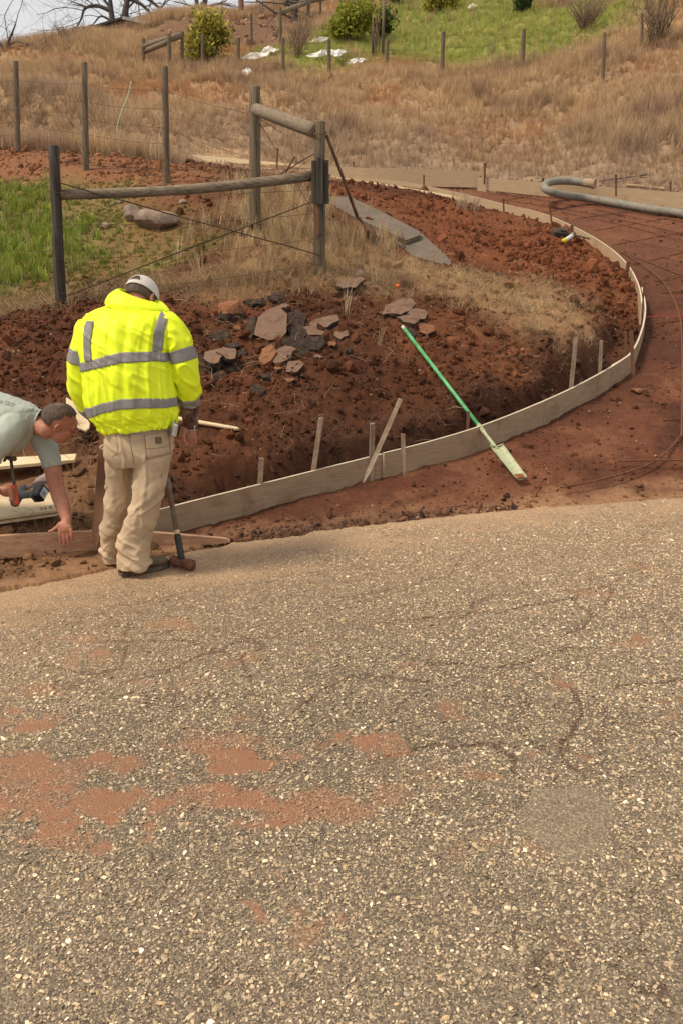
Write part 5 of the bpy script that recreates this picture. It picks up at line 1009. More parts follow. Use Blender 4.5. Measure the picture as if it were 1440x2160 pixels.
def bare_shrub(px, py, wpx, hpx, label, n=26, mat=None, r0=.018, cat='shrub', sp=1.0):
    g = G(px, py); s = ppm(g.y, py); w_, h_ = wpx / s / 2, hpx / s; root = empty('bare_shrub', g, label=label, cat=cat); r = random.Random(int(px)); bm = bmesh.new()
    for k in range(n):
        e = Vector((g.x + r.uniform(-1, 1) * w_, g.y + r.uniform(-.8, .8) * w_, g.z + h_ * r.uniform(.55, 1))); a = Vector((g.x + r.uniform(-.12, .12) * w_, g.y, g.z - .15)); pts = [a.lerp(e, t) + Vector((r.gauss(0, .05), r.gauss(0, .05), r.gauss(0, .04) + .10 * h_ * math.sin(3.1 * t))) * (1 if 0 < t < 1 else 0) for t in (0, .25, .5, .75, 1)]; add_tube(bm, pts, [r0, r0 * .8, r0 * .6, r0 * .45, r0 * .25], 4)
        for q in range(4):
            b = pts[1 + q % 3].lerp(pts[2 + q % 3], r.random()); add_tube(bm, [b, b + Vector((r.uniform(-.3, .3) * w_, r.uniform(-.2, .2) * w_, h_ * r.uniform(.08, .25)))], [r0 * .45, r0 * .2], 3)
    child(bm_obj('branches', bm, mat or M_TWIG, None, True), root); return root
bare_shrub(628, 122, 90, 100, 'leafless brown shrub standing between the white sheets', 30)
bare_shrub(1230, 66, 120, 76, 'wide leafless grey shrub at the edge of the green slope', 60, r0=.02)
bare_shrub(1382, 98, 110, 130, 'tall straw coloured weeds at the right edge of the hill', 60, r0=.018)
bare_shrub(790, 118, 22, 100, 'thin leafless sapling beside the tall stake', 7, r0=.03)
bare_shrub(1035, 118, 30, 40, 'small bare sapling alone on the green slope', 4, r0=.018)
bare_shrub(150, 92, 90, 40, 'tangle of bare twigs on the skyline at the left', 40, r0=.015)
# bare oaks on the skyline
def bare_tree(base, tips, r0, label, seed, dens=3, group=None):
    root = empty('bare_tree', base, label=label, cat='tree', group=group); r = random.Random(seed); bm = bmesh.new(); bt = bmesh.new()
    def grow(bmx, p, d, l, rad, lvl):
        n = 5; pts = [p]; 
        for k in range(n): d = (d + Vector((r.gauss(0, .26), r.gauss(0, .26), r.gauss(0, .22)))).normalized(); pts.append(pts[-1] + d * l / n)
        add_tube(bmx, pts, [rad * (1 - .6 * i / n) for i in range(n + 1)], 6 if rad > .04 else 4)
        if lvl > 0:
            for k in range(dens + (lvl > 1)):
                i = r.randint(1, n); dd = (d + Vector((r.gauss(0, .75), r.gauss(0, .6), r.gauss(-.05, .6)))).normalized(); grow(bt, pts[i], dd, l * r.uniform(.45, .72), rad * (1 - .6 * i / n) * .55, lvl - 1)
    for pts, rr in tips:
        q = catmull(pts, 4); add_tube(bm, q, [max(.02, r0 * rr * (1 - .75 * i / (len(q) - 1))) for i in range(len(q))], 8)
        for k in range(3, len(q), 2):
            t = (q[min(k + 1, len(q) - 1)] - q[k - 1]).normalized(); grow(bt, q[k], (t * .5 + Vector((r.gauss(0, .7), r.gauss(0, .5), r.gauss(.1, .6)))).normalized(), r.uniform(1.2, 2.6), max(.018, r0 * rr * (1 - .75 * k / len(q)) * .34), 3 if k % 4 == 3 else 2)
    child(bm_obj('trunk', bm, M_BARK, None, True), root); child(bm_obj('branches', bt, M_BARK, None, True), root)
Yt = 46.0
def q_(a, b, y=Yt): return P(a, b, y)
bare_tree(q_(245, 60), [([q_(243, 70), q_(236, 30), q_(232, -10), q_(225, -60)], 1), ([q_(236, 24), q_(205, 12), q_(180, 18), q_(172, 40), (q_(160, 62))], .6), ([q_(240, 48), q_(215, 34), q_(200, 48), q_(192, 58)], .35), ([q_(236, 20), q_(214, -8), q_(190, -30)], .45)], .17, 'gnarled leafless oak leaning left over the shed roof', 3)
bare_tree(q_(262, 50, 45), [([q_(258, 56, 45), q_(266, 20, 45), q_(272, -20, 45), q_(280, -70, 45)], 1), ([q_(270, -4, 45), q_(300, 10, 45), q_(318, 30, 45), q_(322, 42, 45)], .5), ([q_(270, -10, 45), q_(310, -4, 45), q_(338, 16, 45), q_(350, 0, 45)], .55), ([q_(262, 20, 45), q_(272, 34, 45), q_(280, 50, 45)], .3)], .19, 'gnarled leafless oak spreading right over the dirt pile crest', 8)
bare_tree(q_(425, 36, 49), [([q_(418, 40, 49), q_(416, 10, 49), q_(410, -40, 49)], .8), ([q_(428, 40, 49), q_(432, 8, 49), q_(440, -40, 49)], 1), ([q_(430, 20, 49), q_(460, 8, 49), q_(492, 14, 49)], .4)], .22, 'dark leafless oak standing behind the middle of the dirt pile', 12)
bare_tree(q_(620, 60, 44), [([q_(620, 70, 44), q_(622, 30, 44), q_(624, -20, 44), q_(628, -60, 44)], 1), ([q_(620, 6, 44), q_(606, 0, 44), q_(601, 14, 44)], .6), ([q_(624, 0, 44), q_(638, -8, 44), q_(650, 2, 44)], .6)], .20, 'thick dark leafless trunk behind the crest rail fence', 17, 2)
bare_tree(P(5, 142, 34), [([P(3, 150, 34), P(10, 110, 34), P(22, 80, 34), P(34, 50, 34)], 1), ([P(10, 112, 34), P(0, 90, 34), P(-14, 70, 34)], .7), ([P(16, 96, 34), P(36, 88, 34), P(56, 92, 34)], .6)], .085, 'small bare tree at the left edge of the skyline', 21, 3)
# shed roof on the crest
M_SHED = mottled('shed_wall', (.08, .065, .05), (.17, .14, .11), 6, .9, .2, .3); M_SHEDR = mottled('shed_roof', (.30, .27, .23), (.42, .38, .33), 5, .8, .2, .2)
sh = empty('shed', P(240, 66, 44), label='low shed half buried behind the grassy crest, with a pale roof edge', cat='shed')
def prism(pts, dy): bm = bmesh.new(); a = [bm.verts.new(p) for p in pts]; b = [bm.verts.new(p + Vector((0, dy, 0))) for p in pts]; bm.faces.new(a); bm.faces.new(b[::-1]); n = len(a); [bm.faces.new((a[i], a[(i + 1) % n], b[(i + 1) % n], b[i])) for i in range(n)]; return bm
child(bm_obj('wall', prism([P(172, 96, 43), P(173, 64, 43), P(262, 40, 43), P(330, 52, 43), P(330, 80, 43)], 3.5), M_SHED), sh)
child(bm_obj('roof', prism([P(170, 66, 42.8), P(170, 61, 42.8), P(261, 34, 42.8), P(262, 39, 42.8)], 4), M_DARKPOST), sh); child(bm_obj('roof', prism([P(258, 40, 42.7), P(259, 33.5, 42.7), P(308, 46, 42.7), P(306, 51, 42.7)], 4), M_SHEDR), sh)
bm = bmesh.new(); add_box(bm, .5, .1, .35, Matrix.Translation(P(202, 62, 42.9))); child(bm_obj('opening', bm, M_BARK), sh)
# white plastic sheets on the slope
M_SHEET, t_, b_ = new_mat('white_sheet', .7, .3); v_ = coords(t_); t_.links.new(ramp(t_, noise(t_, v_, 2.5, 5, .6), [(.3, (.66, .60, .50)), (.7, (.85, .82, .74))]), b_.inputs['Base Color'])
def sheet(pxs, label, seed, group='white plastic sheets on the hillside'):
    cx = sum(p[0] for p in pxs) / len(pxs); cy = sum(p[1] for p in pxs) / len(pxs); g = G(cx, cy + 3); r = random.Random(seed); n = normal_at(g, 1.0); n = Vector((n.x, n.y * 1.0 - .25, n.z)).normalized(); c = g + UPV * .42
    q = []
    for (a, b), (c2, d) in zip(pxs, pxs[1:] + pxs[:1]): q += [(a + (c2 - a) * k / 3, b + (d - b) * k / 3) for k in range(3)]
    cen = on_plane(cx, cy, c, n); bm = bmesh.new(); cv = bm.verts.new(cen + n * .12); prev = None; rings = []
    for f in (.35, .7, 1.0): rings.append([bm.verts.new(cen.lerp(on_plane(a, b, c, n), f) + n * (r.uniform(-.05, .08) if f < 1 else r.uniform(-.06, .02))) for a, b in q])
    k = len(q)
    for i in range(k):
        bm.faces.new((cv, rings[0][i], rings[0][(i + 1) % k]))
        for a, b in zip(rings[:-1], rings[1:]): bm.faces.new((a[i], b[i], b[(i + 1) % k], a[(i + 1) % k]))
    o = bm_obj('plastic_sheet', bm, M_SHEET, label=label, cat='plastic sheet', group=group); md = o.modifiers.new('t', 'SOLIDIFY'); md.thickness = .03; return o
sheet([(507, 126), (512, 120), (553, 110), (572, 110), (562, 120), (530, 126)], 'long white sheet on the slope, left of the leafless shrub', 1)
sheet([(551, 110), (566, 99), (576, 104), (589, 106), (578, 110)], 'peaked white sheet end above the long left sheet', 2)
sheet([(510, 156), (512, 152), (528, 146), (532, 152), (524, 157)], 'small white scrap in the brown grass below the others', 3)
sheet([(645, 118), (660, 113), (690, 107), (708, 104), (700, 112), (670, 119)], 'white sheet just left of a fence post in the middle of the slope', 4)
sheet([(700, 116), (706, 110), (732, 108), (726, 114), (712, 118)], 'white sheet just right of the fence post in the middle', 5)
sheet([(731, 132), (744, 124), (774, 124), (762, 130), (745, 134)], 'low white sheet nearest the short dark stake', 6)
sheet([(652, 88), (664, 84), (692, 80), (692, 84), (668, 90)], 'narrow white sheet higher up behind the leafless shrub', 7)
sheet([(986, 15), (992, 11), (1006, 12), (1000, 16)], 'tiny white scrap near the top of the green slope', 8)
# stones on the dirt pile
def pile_stones():
    n = 900; q = G(450, 70); x = rng.uniform(-18, -2, n); y = rng.uniform(36, 52, n); k = soft(x, y, Z_PILE, .3, .4) > .6; x, y = x[k], y[k]; n = len(x); s = np.clip(rng.lognormal(math.log(.13), .5, n), .05, .5); c = np.array((.24, .135, .085)) * rng.uniform(.5, 1.7, (n, 1))
    scatter('pile_stones', np.c_[x, y, ground_z(x, y) + s * .2], rng.random((n, 3)) * 6.28, s[:, None] * (.7 + .6 * rng.random((n, 3))), np.clip(c, 0, .6), clods)
pile_stones()
for i, (a, b, w_, lb) in enumerate([(362, 38, 8, 'dark stone on the skyline, left of the dirt pile top'), (534, 24, 14, 'pale stone on the skyline right of the wooden pole')]): rock(a, b, w_, w_, lb, M_ROCK, 90 + i, sub=2, group='stones on the crest')

# ------------------------------------------------------------------ people
from mathutils.bvhtree import BVHTree
def cloth(name, c, rough=.85, spec=.2, weave=420, bstr=.15, var=.12, sheen=0.0, big=6):
    m, t, b = new_mat(name, rough, spec); v = coords(t); f = noise(t, v, big, 5, .6); lo = tuple(x * (1 - var) for x in c); hi = tuple(min(1, x * (1 + var)) for x in c)
    t.links.new(ramp(t, f, [(.3, lo), (.7, hi)]), b.inputs['Base Color']); bump(t, b, noise(t, v, weave, 2, .5), bstr, .001)
    if sheen: b.inputs['Sheen Weight'].default_value = sheen
    return m
M_HIVIS = cloth('hi_vis_fabric', (.76, .86, .012), .55, .35, 300, .1, .05)
M_REFL = cloth('reflective_tape', (.225, .20, .185), .5, .4, 200, .1, .08)
M_CANVAS = cloth('tan_canvas', (.47, .345, .22), .9, .15, 500, .25, .22, big=5)
M_CANVAS2 = cloth('tan_canvas_pocket', (.43, .31, .195), .9, .15, 500, .25, .12)
M_SEAM = cloth('seam_thread', (.24, .15, .08)); M_SKIN, t_, b_ = new_mat('skin', .55, .35)
v_ = coords(t_); t_.links.new(ramp(t_, noise(t_, v_, 18, 5, .6), [(.3, (.34, .13, .075)), (.7, (.46, .20, .125))]), b_.inputs['Base Color']); bump(t_, b_, noise(t_, v_, 220, 4, .6), .15, .001); b_.inputs['Subsurface Weight'].default_value = .08; b_.inputs['Subsurface Radius'].default_value = (.01, .004, .002)
M_SKIN2 = cloth('darker_skin', (.40, .175, .115), .6, .3, 200, .1, .15)
M_HAIR = mottled('short_dark_hair', (.045, .027, .018), (.12, .075, .05), 60, .7, .35, .9, .003, stretch=(1, 1, 1), bscale=180)
M_CAP = cloth('pale_cap_cotton', (.56, .50, .44), .85, .2, 400, .2, .08); M_SHIRTW = cloth('white_undershirt', (.55, .53, .56), .9)
M_TEE = cloth('grey_green_tee', (.39, .41, .35), .9, .15, 420, .15, .10); M_LEATHER = mottled('boot_leather', (.075, .045, .025), (.15, .095, .055), 14, .7, .35, .3, .003); M_SOLE = mottled('boot_sole', (.06, .045, .03), (.13, .10, .07), 20, .85, .3, .3, .003)
M_CAMO, t_, b_ = new_mat('camouflage_sleeve', .85, .2); v_ = coords(t_); t_.links.new(ramp(t_, noise(t_, v_, 13, 2, .4), [(.40, (.055, .028, .022)), (.42, (.13, .065, .05)), (.54, (.13, .065, .05)), (.56, (.24, .15, .12))]), b_.inputs['Base Color'])
t_.nodes[-1] if False else None
M_DARKJEAN = cloth('dark_work_trousers', (.05, .055, .07)); M_BLACKP, t_, b_ = new_mat('black_plastic', .4, .4); b_.inputs['Base Color'].default_value = (.015, .015, .016, 1)
M_CHROME, t_, b_ = new_mat('brushed_metal', .3, .5); b_.inputs['Base Color'].default_value = (.6, .58, .54, 1); b_.inputs['Metallic'].default_value = .9

def crinterp(A, n):
    """smooth rows through the rows of A (k, m)"""
    A = np.asarray(A, float); k = len(A); t = np.linspace(0, k - 1, n); i = np.minimum(t.astype(int), k - 2); f = (t - i)[:, None]
    g = lambda j: A[np.clip(j, 0, k - 1)]; p0, p1, p2, p3 = g(i - 1), g(i), g(i + 1), g(i + 2)
    return .5 * (2 * p1 + (p2 - p0) * f + (2 * p0 - 5 * p1 + 4 * p2 - p3) * f ** 2 + (3 * p1 - p0 - 3 * p2 + p3) * f ** 3)
def loft_grid(rings, n, seg, power=2.0):
    """rings: (centre, half axis a, half axis b) -> array (n, seg, 3)"""
    A = np.array([list(c) + list(a) + list(b) for c, a, b in rings]); S = crinterp(A, n); th = np.linspace(0, 2 * np.pi, seg, endpoint=False)
    c, s = np.cos(th), np.sin(th); cc = np.sign(c) * np.abs(c) ** (2 / power); ss = np.sign(s) * np.abs(s) ** (2 / power)
    return S[:, None, 0:3] + S[:, None, 3:6] * cc[None, :, None] + S[:, None, 6:9] * ss[None, :, None]
def grid_normals(Gd):
    du = np.gradient(Gd, axis=0); dv = np.roll(Gd, -1, 1) - np.roll(Gd, 1, 1); n = np.cross(dv, du); n /= np.linalg.norm(n, axis=2, keepdims=True) + 1e-9
    c = Gd.mean(axis=1, keepdims=True); 
    if (n * (Gd - c)).sum() < 0: n = -n
    return n
def grid_mesh(name, Gd, mat, parent=None, caps=(True, True), mask=None, off=0.0, nrm=None, thick=0.0, **kw):
    n, s, _ = Gd.shape; V = (Gd + (nrm * off if off else 0)).reshape(-1, 3); i, j = np.meshgrid(np.arange(n - 1), np.arange(s), indexing='ij'); j2 = (j + 1) % s
    F = np.stack([i * s + j, i * s + j2, (i + 1) * s + j2, (i + 1) * s + j], -1)
    F = F[mask] if mask is not None else F.reshape(-1, 4); faces = [tuple(map(int, f)) for f in F]; V = [tuple(v) for v in V]
    if mask is None:
        for k, on in zip((0, n - 1), caps):
            if on: V.append(tuple(Gd[k].mean(axis=0))); q = len(V) - 1; faces += [(k * s + a, k * s + (a + 1) % s, q) for a in range(s)]
    bm = bmesh.new(); vs = [bm.verts.new(v) for v in V]
    for f in faces: bm.faces.new([vs[k] for k in f])
    for v in [v for v in bm.verts if not v.link_faces]: bm.verts.remove(v)
    o = bm_obj(name, bm, mat, parent, True, **kw)
    if thick: md = o.modifiers.new('thick', 'SOLIDIFY'); md.thickness = thick; md.offset = 1
    return o
def snap_rows(Gd, lev):
    """pull grid vertices onto the height curve lev(x) so that an edge runs cleanly"""
    n, s, _ = Gd.shape; L = lev(Gd[:, :, 0], Gd[:, :, 2])             # signed: value rises with height
    for j in range(s):
        q = np.nonzero((L[:-1, j] > 0) != (L[1:, j] > 0))[0]
        for i in q[:1]:
            t = L[i, j] / (L[i, j] - L[i + 1, j]); p = Gd[i, j] * (1 - t) + Gd[i + 1, j] * t
            Gd[i if t < .5 else i + 1, j] = p
def W(px, py, Y): return np.array(P(px, py, Y))
def ring(L, Rr, Y, hd, tilt=0.0):
    a = (W(Rr[0], Rr[1], Y) - W(L[0], L[1], Y)) / 2; c = (W(Rr[0], Rr[1], Y) + W(L[0], L[1], Y)) / 2; return (c, a, np.array([0, hd, tilt]))
def limb_rings(pts, rad, ell=1.0):
    fr = frames([Vector(p) for p in pts]); return [(np.array(p), np.array(u) * r, np.array(v) * r * ell) for (p, t, u, v), r in zip(fr, rad)]
def remesh_obj(name, bms, voxel, mat, dec=None, smooth_it=4, post=None, parent=None, **kw):
    bmesh.ops.recalc_face_normals(bms, faces=bms.faces); me = bpy.data.meshes.new(name + '_rough'); bms.to_mesh(me); bms.free(); t = bpy.data.objects.new('rough_' + name, me); COL.objects.link(t)
    m = t.modifiers.new('r', 'REMESH'); m.mode = 'VOXEL'; m.voxel_size = voxel
    if smooth_it: s = t.modifiers.new('s', 'SMOOTH'); s.factor = .5; s.iterations = smooth_it
    dg = bpy.context.evaluated_depsgraph_get(); me2 = bpy.data.meshes.new_from_object(t.evaluated_get(dg)); bpy.data.objects.remove(t)
    co = np.empty(len(me2.vertices) * 3, np.float32); me2.vertices.foreach_get('co', co); co = co.reshape(-1, 3)
    if post is not None:
        no = np.empty(len(me2.vertices) * 3, np.float32); me2.vertices.foreach_get('normal', no); co2 = post(co.astype(float), no.reshape(-1, 3).astype(float)); me2.vertices.foreach_set('co', co2.astype(np.float32).ravel())
    me2.polygons.foreach_set('use_smooth', np.ones(len(me2.polygons), bool)); me2.update()
    if dec:
        t = bpy.data.objects.new('tmp', me2); COL.objects.link(t); d = t.modifiers.new('d', 'DECIMATE'); d.ratio = dec; dg = bpy.context.evaluated_depsgraph_get(); me3 = bpy.data.meshes.new_from_object(t.evaluated_get(dg)); bpy.data.objects.remove(t); me2 = me3
        me2.polygons.foreach_set('use_smooth', np.ones(len(me2.polygons), bool))
    me2.name = name; me2.materials.clear()
    for q in (mat if isinstance(mat, (list, tuple)) else [mat]): me2.materials.append(q)
    o = bpy.data.objects.new(name, me2); COL.objects.link(o)
    if parent: child(o, parent)
    return props(o, **kw)
def add_grid(bm, Gd):
    n, s, _ = Gd.shape; vs = [[bm.verts.new(Gd[i, j]) for j in range(s)] for i in range(n)]
    for i in range(n - 1):
        for j in range(s): bm.faces.new((vs[i][j], vs[i][(j + 1) % s], vs[i + 1][(j + 1) % s], vs[i + 1][j]))
    bm.faces.new(vs[0][::-1]); bm.faces.new(vs[-1])
def add_ell(bm, c, r, M3=None, sub=3):
    M = Matrix.Translation(Vector(c)) @ ((M3.to_4x4()) if M3 is not None else Matrix()) @ Matrix.Diagonal((r[0], r[1], r[2], 1)); bmesh.ops.create_icosphere(bm, subdivisions=sub, radius=1.0, matrix=M)
def add_limb(bm, pts, rad, seg=12):
    add_tube(bm, [Vector(p) for p in pts], rad, seg)
    for p, r in ((pts[0], rad[0]), (pts[-1], rad[-1])): add_ell(bm, p, (r, r, r), None, 2)
def n3(x, y, z, f, s, o=3): return fbm(x + .37 * z, y * .8 + z * 1.0, f, o, s)
def drape(bvh, pxs, off=.003):
    out = []; o = Vector((0, 0, CAM_H))
    for a, b in pxs:
        d = ray(a, b).normalized(); h = bvh.ray_cast(o, d)
        if h[0] is not None: out.append(h[0] - d * off)
    return out
def bvh_of(o): dg = bpy.context.evaluated_depsgraph_get(); return BVHTree.FromObject(o, dg)
def dense(pxs, n=6): 
    out = []
    for (a, b), (c, d) in zip(pxs[:-1], pxs[1:]): out += [(a + (c - a) * k / n, b + (d - b) * k / n) for k in range(n)]
    return out + [pxs[-1]]
def seam(name, o, pxs, r, mat, parent, off=.001): 
    q = drape(bvh_of(o), dense(pxs), off)
    if len(q) > 2: bm = bmesh.new(); add_tube(bm, q, r, 5); return child(bm_obj(name, bm, mat, None, True), parent)
def draped_patch(name, o, quad, mat, parent, n=10, off=.004, thick=.003):
    bv = bvh_of(o); bm = bmesh.new(); rows = []
    for i in range(n + 1):
        r = []
        for j in range(n + 1):
            u, v = j / n, i / n; a = (quad[0][0] * (1 - u) + quad[1][0] * u, quad[0][1] * (1 - u) + quad[1][1] * u); b = (quad[3][0] * (1 - u) + quad[2][0] * u, quad[3][1] * (1 - u) + quad[2][1] * u)
            p = drape(bv, [(a[0] * (1 - v) + b[0] * v, a[1] * (1 - v) + b[1] * v)], off); r.append(bm.verts.new(p[0]) if p else None)
        rows.append(r)
    for i in range(n):
        for j in range(n):
            q = [rows[i][j], rows[i][j + 1], rows[i + 1][j + 1], rows[i + 1][j]]
            if all(q): bm.faces.new(q)
    ob = child(bm_obj(name, bm, mat, None, True), parent); md = ob.modifiers.new('t', 'SOLIDIFY'); md.thickness = thick; md.offset = 0; return ob

def head_shape(bm, c, up, fw, s=1.0):
    """skull, face, nose, ears in the frame up / forward"""
    up = Vector(up).normalized(); fw = Vector(fw); fw = (fw - up * fw.dot(up)).normalized(); lf = up.cross(fw); M3 = Matrix((lf, fw, up)).transposed()
    def L(x, y, z): return Vector(c) + (lf * x + fw * y + up * z) * s
    add_ell(bm, L(0, -.012, .030), (.076 * s, .097 * s, .092 * s), M3); add_ell(bm, L(0, .030, -.030), (.062 * s, .066 * s, .085 * s), M3); add_ell(bm, L(0, .050, -.080), (.036 * s, .036 * s, .030 * s), M3)
    add_ell(bm, L(0, .078, .035), (.052 * s, .018 * s, .030 * s), M3); add_limb(bm, [L(0, .088, .018), L(0, .105, -.014), L(0, .110, -.024)], [.009 * s, .012 * s, .015 * s], 8)
    for k in (-1, 1):
        add_ell(bm, L(.012 * k, .098, -.028), (.010 * s, .010 * s, .008 * s), M3, 2); add_ell(bm, L(.042 * k, .060, -.012), (.022 * s, .022 * s, .018 * s), M3, 2); add_ell(bm, L(.034 * k, .076, .022), (.022 * s, .014 * s, .009 * s), M3, 2)
        bmr = [L(.078 * k, -.006, .022), L(.088 * k, -.020, .020), L(.089 * k, -.026, .002), L(.084 * k, -.018, -.020), L(.076 * k, -.006, -.030)]; add_limb(bm, bmr, [.006 * s, .0065 * s, .0065 * s, .006 * s, .007 * s], 8); add_ell(bm, L(.078 * k, -.012, -.004), (.006 * s, .018 * s, .026 * s), M3, 2)
    add_ell(bm, L(0, .092, -.052), (.022 * s, .012 * s, .006 * s), M3, 2); add_ell(bm, L(0, .090, -.062), (.020 * s, .012 * s, .006 * s), M3, 2)
    return L, M3
def finger(bm, base, d0, curl_axis, lens, r, bends):
    pts = [Vector(base)]; d = Vector(d0).normalized()
    for l, b in zip(lens, bends): d = Matrix.Rotation(b, 3, curl_axis) @ d; pts.append(pts[-1] + d * l)
    add_limb(bm, pts, [r, r * .97, r * .92, r * .82][:len(pts)], 10); return pts

# ---- the standing workman in the yellow jacket
def standing_man():
    YM = 4.98; root = empty('person', (W(285, 1205, YM)[0], YM, 0), label='workman standing with his back turned in a yellow hi-vis jacket, tan trousers and pale cap', cat='person')
    def ch(o): return child(o, root)
    # torso of the jacket
    R_ = [ring((262, 634), (322, 640), 5.13, .055), ring((240, 640), (338, 648), 5.12, .085), ring((214, 650), (352, 655), 5.10, .115), ring((192, 662), (362, 664), 5.08, .135), ring((176, 680), (366, 678), 5.06, .148), ring((169, 705), (364, 703), 5.04, .155),
          ring((171, 742), (360, 738), 5.02, .16), ring((178, 790), (363, 784), 5.0, .163), ring((183, 838), (368, 826), 4.99, .165), ring((190, 872), (371, 858), 4.99, .165), ring((199, 886), (372, 871), 4.99, .158), ring((210, 896), (370, 879), 4.99, .146), ring((219, 906), (368, 890), 4.99, .142), ring((224, 908), (366, 893), 4.99, .135)]
    T = loft_grid(R_, 190, 200, 2.25); nn_ = grid_normals(T); th = np.linspace(0, 2 * np.pi, 200, endpoint=False)[None, :]; u = np.linspace(0, 1, 190)[:, None]; X, Z = T[:, :, 0], T[:, :, 2]
    zt = Z.max() - Z
    rid = lambda v, w_=2.4: np.clip(1 - np.abs(v) * w_, 0, 1) ** 1.5
    fold = .010 * fbm(th * 2.2 + .6 * u, u * 1.1, 2.0, 3, 701) * smooth(.05, .3, u) + .0085 * rid(fbm(th * 1.9 + 1.2 * u, u * .9, 2.2, 3, 704)) * smooth(.05, .3, u) + .0075 * rid(fbm(th * 1.5 - 2.0 * u, u * 2.6, 2.4, 3, 706), 3) * smooth(.3, .6, u) + .0022 * fbm(th * 9, u * 9, 2, 3, 709)
    dia = X * 6 + Z * 9; fold += .0085 * rid(fbm(dia, X * 2.4 - Z * 1.4, 1.5, 2, 716), 3.2) * smooth(.12, .25, u) * (1 - smooth(.55, .7, u))
    ruche = smooth(.80, .90, u) * (1 - smooth(.955, .97, u)); fold += ruche * (.0075 * np.sin(th * 34 + 6 * fbm(th * 3, u * 4, 2, 2, 720)) * (.5 + .5 * fbm(th * 5, u * 0, 2, 2, 722)) + .004)
    fold += smooth(.955, .97, u) * .0016 * np.sin(th * 90)
    T = T + nn_ * fold[..., None]
    # reflective bands: height curves across the back, in metres
    def curve(pxs, Y=4.86): q = [W(a, b, Y) for a, b in pxs]; xs = [p[0] for p in q]; zs = [p[2] for p in q]; return lambda x: np.interp(x, xs, zs)
    hb_t = curve([(150, 772), (192, 762), (223, 750), (263, 742.5), (319, 743), (354, 750), (380, 752)]); hb_b = curve([(150, 792), (173, 786), (203, 778), (259, 765), (319, 763), (353, 768), (380, 770)])
    lb_t = curve([(170, 866), (189, 861), (216, 850), (259, 839), (311, 838), (365, 844), (385, 846)]); lb_b = curve([(170, 890), (197, 880), (216, 871), (255, 861), (311, 859), (365, 863), (385, 864)])
    for c in (hb_t, hb_b, lb_t, lb_b): snap_rows(T, lambda x, z: z - c(x))
    nn_ = grid_normals(T); fc = (T[:-1] + T[1:] + np.roll(T, -1, 1)[:-1] + np.roll(T, -1, 1)[1:]) / 4; fx, fy, fz = fc[..., 0], fc[..., 1], fc[..., 2]
    jk = ch(grid_mesh('jacket', T, M_HIVIS, caps=(False, False)))
    band = ((fz < hb_t(fx)) & (fz > hb_b(fx))) | ((fz < lb_t(fx)) & (fz > lb_b(fx)))
    def vline(pxs, Y=4.86): q = [W(a, b, Y) for a, b in pxs]; q.sort(key=lambda p: p[2]); return lambda z: np.interp(z, [p[2] for p in q], [p[0] for p in q])
    sl = vline([(319.5, 744), (321, 700), (329, 653), (331, 640)]); sr = vline([(339, 744), (341, 705), (348, 660), (350, 645)]); ll = vline([(176, 765), (170, 731), (168, 691), (176, 665)]); lr = vline([(192, 762), (187, 731), (190, 675), (197, 655)])
    def straps(a, b): return (fx > a(fz)) & (fx < b(fz)) & (fz > hb_t(fx) - .002) & (fz < W(300, 652, 5.05)[2])
    strap = (straps(sl, sr) | straps(ll, lr)) & ~band
    o = grid_mesh('reflective_band', T, M_REFL, mask=band, off=.0015, nrm=nn_, thick=.002); o.parent = jk; o.matrix_parent_inverse = jk.matrix_world.inverted()
    # straps as clean strips laid over both sides of the shoulders
    bv = bvh_of(jk)
    def strap_obj(a, b, zlo, zhi):
        for side in (-1, 1):
            bm = bmesh.new(); rows = []
            for k in range(41):
                z = zlo + (zhi - zlo) * k / 40; r = []
                for m in range(6):
                    x = a(z) * (1 - m / 5) + b(z) * m / 5; h = bv.ray_cast(Vector((x, 5.05 + side * 1.0, z)), Vector((0, -side, 0))); r.append(bm.verts.new(h[0] + Vector((0, side * .004, .001))) if h[0] is not None else None)
                rows.append(r)
            for r1, r2 in zip(rows[:-1], rows[1:]):
                for m in range(5):
                    q = [r1[m], r1[m + 1], r2[m + 1], r2[m]]
                    if all(q): bm.faces.new(q)
            s = bm_obj('reflective_band', bm, M_REFL, None, True); md = s.modifiers.new('t', 'SOLIDIFY'); md.thickness = .002; s.parent = jk; s.matrix_parent_inverse = jk.matrix_world.inverted()
    strap_obj(sl, sr, W(330, 744, 4.86)[2], W(330, 657, 5.0)[2]); strap_obj(ll, lr, W(180, 764, 4.86)[2], W(180, 676, 5.0)[2])
    # sleeves
    def sleeve(pts, rad, bands, seed, wrk=1.0):
        Rg = limb_rings(pts, rad, .96); S = loft_grid(Rg, 120, 72, 2.0); nrm = grid_normals(S); th = np.linspace(0, 2 * np.pi, 72, endpoint=False)[None, :]; u = np.linspace(0, 1, 120)[:, None]
        f = (.012 * np.clip(1 - np.abs(fbm(th * .6 + u * 2.4, u * 4.2, 1.5, 2, seed)) * 2.6, 0, 1) ** 1.5 * wrk + .0025 * fbm(th * 2, u * 8, 1.5, 2, seed + 3) - .004) * smooth(0, .12, u); S = S + nrm * f[..., None]; nrm = grid_normals(S)
        o = grid_mesh('sleeve', S, M_HIVIS, caps=(True, True)); o.parent = jk; o.matrix_parent_inverse = jk.matrix_world.inverted()
        for a, b in bands:
            m = np.zeros((119, 72), bool); m[int(a * 119):int(b * 119)] = True; q = grid_mesh('reflective_band', S, M_REFL, mask=m, off=.0015, nrm=nrm, thick=.002); q.parent = jk; q.matrix_parent_inverse = jk.matrix_world.inverted()
        return o
